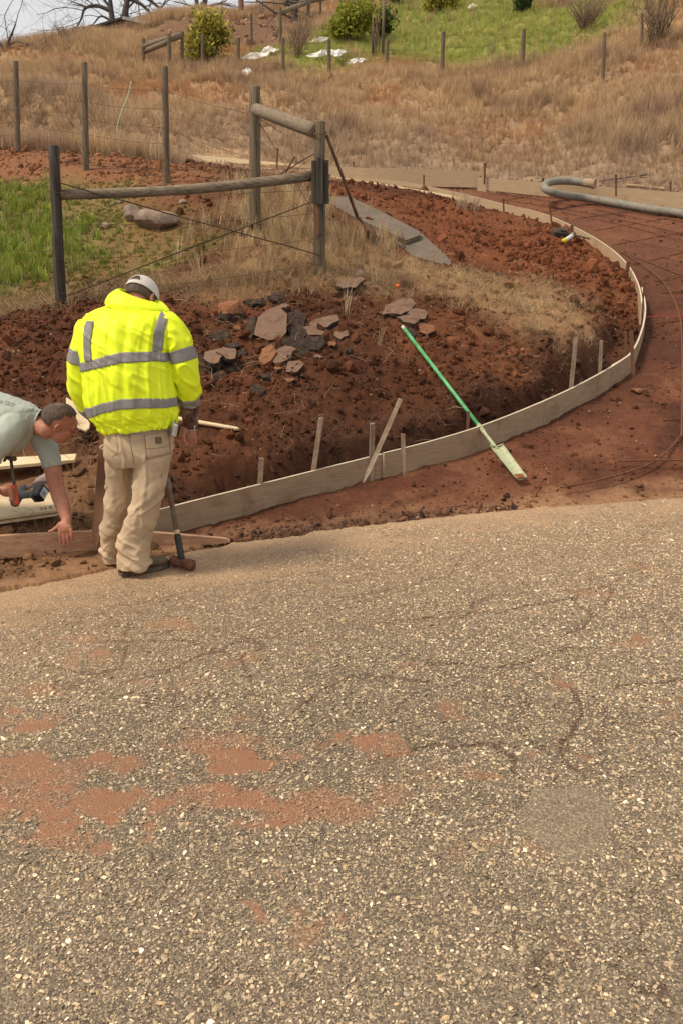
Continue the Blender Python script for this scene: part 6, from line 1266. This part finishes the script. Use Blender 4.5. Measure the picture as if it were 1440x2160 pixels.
    sleeve([W(346, 676, 5.07), W(358, 690, 5.05), W(374, 722, 5.03), W(386, 760, 5.02), W(394, 796, 5.03), W(398, 826, 5.06), W(402, 850, 5.09)], [.072, .083, .084, .080, .080, .074, .058], [(.405, .51), (.875, .995)], 731)
    sleeve([W(200, 684, 5.08), W(190, 696, 5.06), W(180, 730, 5.05), W(172, 770, 5.05), W(172, 810, 5.08), W(186, 846, 5.14), W(199, 872, 5.20)], [.072, .078, .074, .076, .080, .074, .056], [(.38, .48), (.86, .97)], 741)
    # collar
    Cg = loft_grid([ring((224, 644), (352, 666), 5.10, .112), ring((224, 634), (356, 660), 5.10, .112), ring((232, 620), (357, 653), 5.11, .108), ring((247, 610), (346, 641), 5.13, .100), ring((253, 611), (340, 643), 5.13, .090), ring((250, 630), (338, 655), 5.13, .085)], 40, 96, 2.2)
    nr = grid_normals(Cg); th = np.linspace(0, 2 * np.pi, 96, endpoint=False)[None, :]; u = np.linspace(0, 1, 40)[:, None]; Cg = Cg + nr * (.004 * fbm(th * 2, u * 3, 2, 3, 751))[..., None]
    o = grid_mesh('collar', Cg, M_HIVIS, caps=(False, False)); o.parent = jk; o.matrix_parent_inverse = jk.matrix_world.inverted()
    # shirt hem under the jacket
    Hg = loft_grid([ring((226, 880), (362, 878), 4.99, .128), ring((226, 900), (362, 893), 4.99, .132), ring((234, 909), (345, 899), 4.99, .131)], 16, 72, 2.2); ch(grid_mesh('undershirt', Hg, M_SHIRTW, caps=(False, False)))
    # trousers
    bm = bmesh.new(); add_grid(bm, loft_grid([ring((224, 884), (362, 880), 4.99, .112), ring((222, 905), (362, 898), 4.99, .118), ring((220, 935), (364, 930), 4.98, .128), ring((221, 962), (364, 958), 4.98, .130), ring((232, 982), (352, 978), 4.98, .105)], 30, 48, 2.4))
    legR = [ring((278, 940), (364, 938), 4.98, .115), ring((281, 970), (364, 960), 4.97, .112), ring((279, 1008), (356, 1002), 4.96, .105), ring((278, 1040), (348, 1034), 4.94, .100), ring((272, 1082), (338, 1080), 4.94, .094), ring((257, 1118), (326, 1118), 4.95, .090), ring((249, 1155), (320, 1152), 4.95, .086), ring((248, 1180), (317, 1178), 4.94, .084), ring((249, 1198), (314, 1194), 4.94, .082)]
    legL = [ring((221, 940), (290, 940), 5.03, .105), ring((222, 975), (288, 975), 5.05, .104), ring((224, 1017), (281, 1015), 5.08, .095), ring((221, 1055), (277, 1053), 5.09, .09), ring((218, 1090), (269, 1089), 5.10, .085), ring((213, 1130), (254, 1128), 5.11, .078), ring((215, 1160), (250, 1160), 5.11, .076), ring((222, 1184), (250, 1184), 5.11, .074)]
    add_grid(bm, loft_grid(legR, 60, 40, 2.1)); add_grid(bm, loft_grid(legL, 60, 40, 2.1))
    zk = W(300, 1150, 4.95)[2]
    def wr(co, no):
        x, y, z = co.T; low = smooth(zk + .24, zk - .02, z); mid = np.exp(-((z - .46) / .10) ** 2); cr = np.exp(-((z - .80) / .07) ** 2)
        r1 = 1 - np.abs(fbm(x * 1.3 + y * .8, z * 3.0 + x * 1.6, 3.6, 3, 761)) * 3.6; r2 = 1 - np.abs(fbm(x * 1.6 - y, z * 2.6 - x * 2.0, 3.8, 3, 766)) * 3.6; r3 = 1 - np.abs(fbm(x * 3 + y, z * .9 + x * .8, 3.0, 3, 773)) * 3.4
        d = .017 * np.clip(r1, 0, 1) ** 1.3 * low + .014 * np.clip(r2, 0, 1) * (mid + .5 * low) + .012 * np.clip(r1, 0, 1) * cr + .009 * np.clip(r3, 0, 1) * (1 - .5 * low) + .006 * fbm(x + y, z * .6, 6, 3, 768) - .004 + .0015 * n3(x, y, z, 26, 770); return co + no * (d - .003)[:, None]
    tr = ch(remesh_obj('trousers', bm, .0058, M_CANVAS, None, 4, wr))
    pk = draped_patch('back_pocket', tr, [(305, 919), (357, 909), (361, 957), (310, 969)], M_CANVAS2, tr, off=.003)
    seam('seam', tr, [(305, 919), (310, 969), (361, 957), (357, 909)], .0013, M_SEAM, tr, .006); seam('seam', tr, [(245, 912), (249, 940), (247, 958), (238, 963)], .0012, M_SEAM, tr); seam('seam', tr, [(271, 904), (274, 930), (280, 958), (284, 980)], .0016, M_SEAM, tr)
    seam('seam', tr, [(224, 912), (240, 913), (270, 911)], .0012, M_SEAM, tr); seam('seam', tr, [(309, 946), (335, 945), (360, 940)], .0010, M_SEAM, tr, .006)
    seam('seam', tr, [(343, 990), (341, 1008), (338, 1004)], .0010, M_SEAM, tr); draped_patch('leather_patch', tr, [(328, 922.5), (341, 922), (341.5, 934.5), (329, 935.5)], M_LEATHER, tr, 5, .007, .002)
    q = drape(bvh_of(tr), [(335 + 2.8 * math.cos(a), 928.5 - 3 * math.sin(a)) for a in np.linspace(.7, 5.6, 12)], .0085); bm = bmesh.new(); add_tube(bm, q, .0007, 4); child(bm_obj('patch_emblem', bm, M_CANVAS, None, True), tr)
    for a, b in ((245, 914), (305, 920), (356, 911), (361, 956)):
        q = drape(bvh_of(tr), [(a, b)], .005)
        if q: bm = bmesh.new(); add_ell(bm, q[0], (.004, .003, .004), None, 1); child(bm_obj('rivet', bm, M_RUST, None, True), tr)
    # hammer loop hanging at his left and tape measure at his right
    ch(tube_obj('tool_loop', catmull([W(221, 938, 5.02), W(214, 942, 5.0), W(213, 946, 5.0), W(221, 947, 5.0)], 4), .007, M_CANVAS, seg=6))
    tm = empty('tape_measure', tuple(W(371, 906, 4.96)), label='silver tape measure clipped at the workman\'s right hip', cat='tape measure'); c0 = Vector(W(370, 906, 4.93)); Mx = Matrix.Translation(c0) @ Matrix.Rotation(.22, 4, 'Y')
    bm = bmesh.new(); add_box(bm, .034, .07, .078, Mx, .009); child(bm_obj('case', bm, M_CHROME), tm); bm = bmesh.new(); add_box(bm, .010, .045, .055, Mx @ Matrix.Translation((.021, 0, 0)), .003); child(bm_obj('side_plate', bm, M_BLACKP), tm)
    bm = bmesh.new(); add_box(bm, .012, .05, .02, Mx @ Matrix.Translation((-.012, 0, .040)), .003); child(bm_obj('clip', bm, M_CHROME), tm)
    # body: one continuous skin figure under the clothes
    bm = bmesh.new(); hc_ = Vector(W(299, 632, 5.22)); up = Vector((.22, .62, .75)); fw = Vector((.30, .55, -.75)); L, M3 = head_shape(bm, hc_, up, fw, 1.0)
    add_limb(bm, [L(0, -.02, -.03), W(292, 650, 5.14), W(286, 690, 5.08)], [.056, .060, .085]); add_limb(bm, [W(282, 700, 5.07), W(280, 800, 5.0), W(288, 910, 4.99)], [.12, .115, .11], 16)
    add_limb(bm, [W(215, 690, 5.07), W(280, 680, 5.07), W(345, 690, 5.06)], [.055, .06, .055])
    armR = [W(352, 694, 5.05), W(386, 770, 5.03), W(396, 822, 5.06), W(402, 868, 5.10), W(403, 896, 5.13)]; add_limb(bm, armR, [.052, .045, .042, .034, .026])
    armL = [W(200, 694, 5.07), W(172, 785, 5.07), W(188, 850, 5.16), W(212, 888, 5.30), W(226, 900, 5.36)]; add_limb(bm, armL, [.052, .045, .042, .034, .026])
    for top, kn, an in ((W(322, 930, 4.98), W(312, 1050, 4.95), W(286, 1185, 4.95)), (W(255, 930, 5.02), W(250, 1055, 5.08), W(238, 1178, 5.11))): add_limb(bm, [top, kn, an], [.085, .055, .042])
    for a, t in ((W(286, 1190, 4.95), W(330, 1196, 5.05)), (W(238, 1180, 5.11), W(262, 1180, 5.24))): add_limb(bm, [a, t], [.035, .03])
    # right hand: palm with curled fingers, seen from behind
    pw = Vector(W(403, 900, 5.13)); pc_ = Vector(W(402, 916, 5.12)); add_limb(bm, [pw, Vector(W(403, 908, 5.125))], [.026, .03]); Mh = Matrix.Rotation(0, 3, 'X')
    add_ell(bm, pc_, (.038, .021, .043), None, 2)
    for k in range(4):
        b_ = Vector(W(413 - 7.6 * k, 925 + (1.5 if k in (1, 2) else 0), 5.115)); finger(bm, b_, Vector((-.15, .05, -1)), Vector((1, 0, 0)), [.034, .026, .020], .0093 - .0004 * k, [.25, 1.15, 1.0])
    th0 = Vector(W(391, 906, 5.10)); add_limb(bm, [th0, Vector(W(387, 918, 5.08)), Vector(W(389, 929, 5.075)), Vector(W(394, 937, 5.08))], [.017, .0125, .0108, .0092], 10)
    lp = Vector(W(230, 904, 5.38)); add_ell(bm, lp, (.030, .040, .024), None, 2)
    for k in range(4): finger(bm, lp + Vector((.010 - .0 * k, .03, .022 - .016 * k)), Vector((.3, 1, -.2)), Vector((0, 0, -1)), [.034, .026, .02], .009, [.2, .8, .8])
    add_limb(bm, [lp + Vector((0, .0, .02)), lp + Vector((.01, .04, .04)), lp + Vector((.02, .06, .035))], [.014, .011, .010])
    body = ch(remesh_obj('body', bm, .0042, M_SKIN2, .5, 3))
    # camouflage cuff and watch
    S = loft_grid(limb_rings([W(399, 838, 5.07), W(401, 852, 5.09), W(402, 875, 5.11), W(403, 893, 5.125), W(403, 898, 5.13)], [.050, .054, .050, .041, .034]), 40, 48); th = np.linspace(0, 2 * np.pi, 48, endpoint=False)[None, :]; u = np.linspace(0, 1, 40)[:, None]
    S = S + grid_normals(S) * (.006 * np.abs(fbm(th * 1.5 + u * 2, u * 6, 1.6, 3, 781)))[..., None]; ch(grid_mesh('camouflage_sleeve', S, M_CAMO))
    S = loft_grid(limb_rings([W(196, 866, 5.19), W(208, 882, 5.27), W(219, 894, 5.33)], [.050, .046, .036]), 24, 40); ch(grid_mesh('camouflage_sleeve', S, M_CAMO))
    ch(tube_obj('watch_strap', [W(403, 897, 5.128), W(403, 903.5, 5.130)], .0345, M_BLACKP, seg=24)); ch(tube_obj('watch_rim', [W(403, 904, 5.130), W(403, 905.2, 5.130)], .0350, M_CHROME, seg=24)); bm = bmesh.new(); add_box(bm, .008, .006, .024, Matrix.Translation(Vector(W(411, 900, 5.095))), .002); ch(bm_obj('watch_clasp', bm, M_CHROME))
    # hair and cap
    def capg(rx, ry, rz, cx=0, cy=-.010, cz=.028, n=26, s=72, low=-.10):
        t = np.linspace(.02, math.acos(low), n)[:, None]; a = np.linspace(0, 2 * np.pi, s, endpoint=False)[None, :]; Lx, Ly, Lz = np.sin(t) * np.cos(a) * rx + cx, np.sin(t) * np.sin(a) * ry + cy, np.cos(t) * rz + 0 * a + cz
        lf, f_, u_ = [np.array(M3.col[k]) for k in range(3)]; return np.array(hc_) + Lx[..., None] * lf + Ly[..., None] * f_ + Lz[..., None] * u_, t, a
    Hh, t, a = capg(.0805, .1005, .0955, low=-.50); m = np.ones((25, 72), bool); aa = (a * np.ones_like(t))[:-1]; tt = (t * np.ones_like(a))[:-1]; m &= ~((np.sin(aa) > .35) & (tt > 1.2)); ch(grid_mesh('hair', Hh, M_HAIR, mask=m, thick=.004))
    Cp, t, a = capg(.0885, .1085, .104, n=44, s=144, low=-.02); Cp += .0015 * np.sin(a * 6)[..., None] ** 8 * 0; aa = (a * np.ones_like(t))[:-1]; tt = (t * np.ones_like(a))[:-1]; da = np.abs(((aa - 1.5 * np.pi + np.pi) % (2 * np.pi)) - np.pi)
    hole = ((da / .50) ** 2 + ((tt - 1.34) / .50) ** 2 < 1) & (tt < 1.34); m = ~hole; cp = ch(grid_mesh('cap', Cp, M_CAP, mask=m, thick=.003))
    def CP(ang, tz, k=1.0): lf, f_, u_ = [Vector(M3.col[q]) for q in range(3)]; return hc_ + lf * (math.sin(tz) * math.cos(ang) * .0905 * k) + f_ * (math.sin(tz) * math.sin(ang) * .1105 * k - .010) + u_ * (math.cos(tz) * .106 * k + .028)
    arc = [CP(1.5 * math.pi + .50 * math.sin(q), 1.34 - .50 * math.cos(q)) for q in np.linspace(-1.57, 1.57, 16)]; bm = bmesh.new(); add_tube(bm, arc, .0035, 6); o = bm_obj('cap_trim', bm, M_CAP, None, True); child(o, cp)
    bm = bmesh.new(); st = [[bm.verts.new(CP(1.5 * math.pi + q, z_, 1.01)) for q in np.linspace(-.62, .62, 14)] for z_ in (1.36, 1.56)]
    for k in range(13): bm.faces.new((st[0][k], st[0][k + 1], st[1][k + 1], st[1][k]))
    o = child(bm_obj('cap_strap', bm, M_CAP, None, True), cp); md = o.modifiers.new('t', 'SOLIDIFY'); md.thickness = .003
    bm = bmesh.new(); add_ell(bm, CP(0, .01, 1.0), (.007, .007, .005), None, 2); child(bm_obj('cap_button', bm, M_CAP, None, True), cp)
    bm = bmesh.new(); rows = []
    for k in range(7):
        r = [];
        for j in range(13): q = (j - 6) / 6 * 1.05; b_ = CP(.5 * math.pi + q, 1.56, 1.0); r.append(bm.verts.new(b_ + Vector(M3.col[1]) * (.070 * k / 6 * math.cos(q)) + Vector(M3.col[2]) * (-.012 * (k / 6) - .010 * (k / 6) * abs(math.sin(q)))))
        rows.append(r)
    for r1, r2 in zip(rows[:-1], rows[1:]):
        for j in range(12): bm.faces.new((r1[j], r1[j + 1], r2[j + 1], r2[j]))
    o = child(bm_obj('cap_brim', bm, M_CAP, None, True), cp); md = o.modifiers.new('t', 'SOLIDIFY'); md.thickness = .003
    # boots
    def boot(heel, toe, nm='boot'):
        h, t_ = Vector(heel), Vector(toe); f = (t_ - h); Lg = f.length; f.normalize(); s_ = f.cross(Vector((0, 0, 1))).normalized(); bt = empty(nm, h); bt.parent = root; bt.matrix_parent_inverse = Matrix.Translation(-root.location)
        prof = [(0, .030, .060, .10), (.05, .038, .075, .115), (.2, .040, .085, .125), (.35, .037, .080, .115), (.5, .041, .062, .085), (.7, .050, .044, .062), (.85, .048, .036, .050), (.95, .036, .028, .036), (1.0, .018, .016, .022)]
        Gr = loft_grid([(np.array(h + f * (u * Lg) + Vector((0, 0, .026 + a * .5))), np.array(s_) * w_, np.array((0, 0, a * .5 + .004))) for u, w_, a, _ in prof], 40, 36, 2.6); bm = bmesh.new(); add_grid(bm, Gr); bm2 = bm_obj('upper', bm, M_LEATHER, None, True); bm2.parent = bt; bm2.matrix_parent_inverse = (root.matrix_world @ Matrix()).inverted() if False else Matrix.Translation(-h)
        out = [(0, .028), (.06, .037), (.25, .039), (.4, .036), (.62, .050), (.8, .051), (.93, .038), (1.02, .016)]; bm = bmesh.new(); tops = []; bots = []
        for sgn in (1, -1):
            for u, w_ in (out if sgn == 1 else out[::-1]): p = h + f * (u * Lg) + s_ * (w_ + .004) * sgn; zz = .030; tops.append(bm.verts.new(p + Vector((0, 0, zz)))); bots.append(bm.verts.new(p + Vector((0, 0, .004 if (u < .3 or u > .42) else .014))))
        k = len(tops); bm.faces.new(tops); bm.faces.new(bots[::-1])
        for i in range(k): bm.faces.new((tops[i], tops[(i + 1) % k], bots[(i + 1) % k], bots[i]))
        so = bm_obj('sole', bm, M_SOLE); so.parent = bt; so.matrix_parent_inverse = Matrix.Translation(-h)
    bpy.context.view_layer.update()
    a0 = flat(249, 1218); b0 = flat(352, 1200); boot((a0[0] + .01, a0[1] + .02, 0), (b0[0], b0[1] + .05, 0)); a0 = flat(231, 1196); boot((a0[0] + .01, a0[1] + .02, 0), (a0[0] + .10, a0[1] + .27, 0))
    return root
standing_man()

# ---- the man bending over the timber
def bending_man():
    Y0 = 5.48; root = empty('person', (W(-150, 1180, Y0)[0], Y0, 0.05), label='man in a pale grey green T-shirt bending over, one hand on the timber', cat='person')
    def ch(o): return child(o, root)
    hcen = Vector(W(126, 894, 5.34)); up = Vector((.42, -.02, .72)); fw = Vector((.66, .30, -.55))
    bm = bmesh.new(); L, M3 = head_shape(bm, hcen, up, fw, 1.03)
    add_limb(bm, [L(0, -.022, -.02), L(0, -.045, -.065), Vector(W(70, 893, 5.40)), Vector(W(20, 895, 5.42))], [.058, .057, .058, .09], 16)
    add_limb(bm, [W(20, 895, 5.42), W(-80, 880, 5.46), W(-200, 885, 5.5)], [.125, .13, .13], 16)
    # far arm braced on the timber
    wr_ = Vector(W(141, 1096, 5.24)); add_limb(bm, [W(72, 905, 5.50), W(104, 950, 5.46), W(121, 1032, 5.38), W(131, 1062, 5.32), wr_, W(139, 1108, 5.22)], [.066, .062, .050, .047, .031, .034], 14); add_ell(bm, W(124, 1046, 5.355), (.046, .048, .065), None, 2)
    hc = Vector(W(138, 1116, 5.205)); add_ell(bm, hc, (.050, .028, .042), None, 2); add_ell(bm, W(133, 1110, 5.21), (.040, .026, .034), None, 2)
    for k, (x, y, l) in enumerate([(127, 1124, 1.0), (134.5, 1128, 1.06), (142.5, 1128, 1.0), (150.5, 1124, .80)]):
        b_ = Vector(W(x, y - 6, 5.19)); d = Vector((.01 + .022 * (k - 1), -.10, -1)); finger(bm, b_, d, Vector((1, 0, 0)), [.036 * l, .027 * l, .021 * l], .0098 - .0006 * (k == 3), [0, .20, .10])
    add_limb(bm, [W(125, 1110, 5.205), W(118, 1114, 5.20), W(111, 1119, 5.195), W(105, 1121, 5.19)], [.016, .0125, .0108, .0092], 10)
    # near arm reaching forward with the hammer
    add_limb(bm, [W(20, 905, 5.24), W(-18, 960, 5.18), W(-70, 1010, 5.16), W(-40, 1030, 5.20), W(-8, 1036, 5.26)], [.062, .052, .045, .040, .030], 14)
    ph = Vector(W(14, 1036, 5.29)); add_ell(bm, ph, (.046, .030, .038), None, 2)
    hdir = (Vector(W(24, 976, 5.36)) - Vector(W(34, 1052, 5.25))).normalized(); hb = Vector(W(33, 1040, 5.27))
    for k in range(4):
        b_ = hb + hdir * (.034 - .0215 * k) + Vector((-.028, -.012, 0)); finger(bm, b_, Vector((1, -.25, 0)), -hdir, [.030, .024, .018], .0095, [.25, 1.2, 1.2])
    add_limb(bm, [ph + Vector((.0, .02, .03)), ph + Vector((.025, .025, .035)), ph + Vector((.05, .012, .036))], [.015, .012, .010], 8)
    # legs, out of the frame
    for dy in (-.12, .12): add_limb(bm, [W(-215, 900, Y0 + dy), W(-190, 1040, Y0 + dy * 1.4), W(-225, 1165, Y0 + dy * 1.4)], [.095, .058, .044], 12)
    body = ch(remesh_obj('body', bm, .0042, M_SKIN, .5, 3))
    # hair: short, thin on the crown
    t = np.linspace(.02, math.acos(-.42), 60)[:, None]; a = np.linspace(0, 2 * np.pi, 120, endpoint=False)[None, :]; sx, sy, sz = .0815 * 1.03, .1025 * 1.03, .0975 * 1.03
    lf, f_, u_ = [np.array(M3.col[k]) for k in range(3)]; ds = (1 + .012 * fbm(a * 6 + 0 * t, t * 9, 2.5, 3, 801))[..., None]
    Hh = np.array(hcen) + (np.sin(t) * np.cos(a) * sx)[..., None] * lf * ds + ((np.sin(t) * np.sin(a)) * sy - .012)[..., None] * f_ * ds + (np.cos(t) * sz + .030 + 0 * a)[..., None] * u_ * ds
    aa = (a * np.ones_like(t))[:-1]; tt = (t * np.ones_like(a))[:-1]; n_ = .35 * fbm(aa * 3, tt * 5, 2, 3, 805); front = np.sin(aa); m = ~((front > .05) & (tt > 1.02 - .12 * np.cos(aa * 2) + .12 * n_)) ; m &= ~((front > .55) & (tt > .78 + .1 * n_)); m &= ~((front > -.42) & (tt > 1.50 - .30 * smooth(-.42, .1, front))); m &= tt < 1.95 + .08 * n_
    bald = (((np.sin(tt) * np.cos(aa)) / .42) ** 2 + ((np.sin(tt) * np.sin(aa) + .35) / .38) ** 2 + n_ * .5) < .75; m &= ~bald
    ch(grid_mesh('hair', Hh, M_HAIR, mask=m, thick=.004)); th_ = ch(grid_mesh('thin_hair', Hh - (Hh - np.array(hcen)) * .022, cloth('thinning_hair', (.15, .085, .055), .7, .3, 200, .3, .3), mask=bald, thick=.002))
    for k in (-1, 1):
        tube_obj('eyebrow', [L(.018 * k, .094, .024), L(.034 * k, .090, .029), L(.050 * k, .078, .024)], .0045, M_HAIR, seg=6).parent = None
        o = bpy.context.scene.objects[-1] if False else None
    for o in [o for o in COL.objects if o.name.startswith('eyebrow')]: child(o, root)
    for k in (-1, 1):
        bm = bmesh.new(); add_ell(bm, L(.030 * k, .0805, .006), (.012, .012, .010), None, 2); ch(bm_obj('eye', bm, M_SKIN, None, True)); bm = bmesh.new(); add_ell(bm, L(.031 * k, .0885, -.003), (.009, .005, .002), None, 2); ch(bm_obj('iris', bm, M_BLACKP, None, True))
    # T-shirt: trunk and two short sleeves
    def rg(top, bot, Y, hd, dx=0): T_, B_ = W(*top, Y), W(*bot, Y); return ((T_ + B_) / 2, (T_ - B_) / 2, np.array([dx, hd, 0]))
    Rg = [rg((86, 866), (72, 918), 5.39, .066), rg((80, 862), (66, 926), 5.39, .078), rg((62, 852), (52, 944), 5.39, .125), rg((36, 842), (30, 956), 5.40, .165), rg((0, 829), (0, 966), 5.41, .18), rg((-60, 812), (-50, 972), 5.43, .18), rg((-130, 812), (-115, 968), 5.46, .17), rg((-190, 830), (-170, 960), 5.48, .165), rg((-215, 850), (-190, 960), 5.48, .16)]
    T = loft_grid(Rg, 130, 120, 2.15); th = np.linspace(0, 2 * np.pi, 120, endpoint=False)[None, :]; u = np.linspace(0, 1, 130)[:, None]; nn_ = grid_normals(T)
    T = T + nn_ * ((.010 * np.abs(fbm(th * 1.6 + u * 3, u * 8, 1.3, 3, 811)) + .003 * fbm(th * 4, u * 16, 1.5, 3, 815)) * smooth(.02, .15, u))[..., None]; ts = ch(grid_mesh('t_shirt', T, M_TEE, caps=(False, False)))
    def tube_sleeve(pts, rad, seed):
        S = loft_grid(limb_rings(pts, rad), 60, 56); th = np.linspace(0, 2 * np.pi, 56, endpoint=False)[None, :]; u = np.linspace(0, 1, 60)[:, None]; S = S + grid_normals(S) * (.007 * np.abs(fbm(th * 1.5 + u * 2, u * 5, 1.6, 3, seed)) + .003 * smooth(.9, 1, u))[..., None]; o = grid_mesh('sleeve', S, M_TEE, caps=(True, False)); o.parent = ts; o.matrix_parent_inverse = Matrix()
    tube_sleeve([W(56, 896, 5.49), W(84, 914, 5.49), W(100, 946, 5.46), W(108, 972, 5.44), W(111, 985, 5.43)], [.065, .078, .068, .060, .060], 821)
    tube_sleeve([W(34, 890, 5.34), W(24, 904, 5.27), W(2, 930, 5.21), W(-16, 950, 5.19), W(-24, 964, 5.18)], [.088, .092, .084, .078, .078], 825)
    tube_obj('collar_band', [], .003, M_TEE) if False else None
    cr = [tuple(Vector(Rg[0][0]) + Vector(Rg[0][1]) * 1.03 * math.cos(q) + Vector(Rg[0][2]) * 1.03 * math.sin(q)) for q in np.linspace(0, 2 * math.pi, 33)]; bm = bmesh.new(); add_tube(bm, cr, .0065, 8, False); o = bm_obj('collar', bm, M_TEE, None, True); o.parent = ts; o.matrix_parent_inverse = Matrix()
    # faint print on the back of the shirt
    M_PRINT = cloth('dark_print', (.10, .105, .10)); bv = bvh_of(ts)
    bm = bmesh.new()
    for pxs in [[(-3, 842), (2, 845), (6, 847), (3, 850), (-2, 848), (-4, 845)], [(11, 846), (33, 853), (28, 857)], [(10, 849), (13, 852), (26, 858)], [(20, 850), (19, 856)], [(27, 850), (24, 857)]]:
        q = drape(bv, dense(pxs, 3), .0015); 
        if len(q) > 1: add_tube(bm, q, .0013, 4)
    o = bm_obj('shirt_print', bm, M_PRINT); o.parent = ts; o.matrix_parent_inverse = Matrix()
    bm = bmesh.new()
    for dy in (-.11, .11): add_grid(bm, loft_grid(limb_rings([W(-205, 895, Y0 + dy * .6), W(-205, 960, Y0 + dy), W(-190, 1050, Y0 + dy * 1.3), W(-225, 1160, Y0 + dy * 1.4)], [.13, .115, .085, .075]), 40, 32))
    ch(remesh_obj('trousers', bm, .012, M_DARKJEAN, None, 3))
    for dy in (-.12, .12):
        b = W(-228, 1168, Y0 + dy * 1.4); bm = bmesh.new(); z0 = gz(b[0], b[1]); add_grid(bm, loft_grid([((b[0] + u, b[1], z0 + .02 + h / 2), (0, w_, 0), (0, 0, h / 2 + .01)) for u, w_, h in ((-.06, .035, .08), (0, .042, .10), (.08, .04, .09), (.16, .046, .06), (.22, .03, .035))], 20, 24, 2.4)); ch(bm_obj('boot', bm, M_LEATHER, None, True))
    # hammer in the near hand
    hm = empty('hammer', hb, label='hammer with an orange grip in the bending man\'s near hand', cat='hammer')
    M_GRIP, t_, b_ = new_mat('orange_grip', .6); b_.inputs['Base Color'].default_value = (.55, .09, .04, 1)
    bm = bmesh.new(); add_tube(bm, [hb - hdir * .075, hb - hdir * .03, hb + hdir * .05], [.017, .015, .015], 12); child(bm_obj('grip', bm, M_GRIP, None, True), hm)
    bm = bmesh.new(); add_tube(bm, [hb + hdir * .04, hb + hdir * .22], .0095, 10); child(bm_obj('shaft', bm, M_STEEL, None, True), hm); hh = hb + hdir * .225
    bm = bmesh.new(); hx_ = Vector((-.75, .6, -.1)).normalized(); add_tube(bm, [hh - hx_ * .045, hh - hx_ * .03, hh - hx_ * .02, hh + hx_ * .02], [.016, .016, .011, .014], 12); add_tube(bm, catmull([hh + hx_ * .015, hh + hx_ * .05 + UPV * .002, hh + hx_ * .085 - hdir * .025], 4), [.013] * 8 + [.006], 6, ell=.6); child(bm_obj('head', bm, M_STEEL, None, True), hm)
bending_man()
# cordless driver standing on its battery side on the plywood
def driver():
    M_TEAL = mottled('grey_green_rubber', (.10, .105, .085), (.16, .165, .14), 12, .5, .4, 0); M_LABEL, t_, b_ = new_mat('battery_label', .5); b_.inputs['Base Color'].default_value = (.62, .62, .68, 1)
    c = Vector(W(86, 1040, 5.60)); g = gz(c.x, c.y); r = empty('cordless_driver', c, label='cordless impact driver with a black battery lying on the plywood', cat='cordless driver')
    ax = Vector((.93, -.30, -.10)).normalized(); up_ = Vector((-.12, -.40, .9)); up_ = (up_ - ax * up_.dot(ax)).normalized(); sd = up_.cross(ax); M = Matrix((ax, sd, up_)).transposed().to_4x4(); M.translation = c; M = Matrix.Translation(c) @ Matrix.Rotation(-.35, 4, Vector((0, 1, 0))) @ Matrix.Translation(-c) @ M
    def T(x, y, z): return M @ Matrix.Translation((x, y, z))
    bm = bmesh.new(); add_box(bm, .062, .108, .076, T(0, 0, 0), .010); bt = child(bm_obj('battery', bm, M_BLACKP), r)
    bm = bmesh.new(); add_box(bm, .003, .070, .052, T(.0315, -.005, -.002), .001); child(bm_obj('battery_label', bm, M_LABEL), r)
    bm = bmesh.new()
    for k in range(4): add_box(bm, .0034, .045 - .010 * (k % 2), .0028, T(.0335, -.010, .014 - .009 * k))
    child(bm_obj('label_print', bm, M_BLACKP), r)
    bm = bmesh.new(); add_box(bm, .020, .100, .070, T(-.040, 0, 0), .006); child(bm_obj('foot', bm, M_TEAL), r)
    bm = bmesh.new(); add_tube(bm, [(M @ Vector(p)) for p in [(-.045, 0, 0), (-.09, .003, .0), (-.14, .006, .004), (-.165, .01, .006)]], [.022, .0195, .021, .026], 12, ell=1.25); child(bm_obj('grip', bm, M_TEAL, None, True), r)
    bm = bmesh.new(); add_tube(bm, [(M @ Vector(p)) for p in [(-.185, -.075, .0), (-.185, -.06, .0), (-.185, .04, .0), (-.185, .085, 0), (-.185, .115, 0)]], [.020, .031, .032, .024, .010], 14); child(bm_obj('motor_housing', bm, M_TEAL, None, True), r)
    bm = bmesh.new(); add_box(bm, .012, .010, .030, T(-.150, .030, 0), .003); child(bm_obj('trigger', bm, M_BLACKP), r)
driver()
M_RAG = cloth('pinkish_rag', (.52, .40, .36), .95, .1, 200, .2, .12); bm = bmesh.new(); q = [W(58, 1032, 5.74), W(78, 1018, 5.74), W(98, 1010, 5.74), W(116, 1012, 5.72)]
Gr = loft_grid(limb_rings(q, [.012, .035, .05, .03], .6), 30, 24); Gr = Gr + grid_normals(Gr) * (.012 * fbm(np.linspace(0, 6.28, 24, endpoint=False)[None, :] * 2, np.linspace(0, 5, 30)[:, None], 1.5, 3, 841))[..., None]; grid_mesh('rag', Gr, M_RAG, label='crumpled pinkish rag behind the cordless driver', cat='rag')
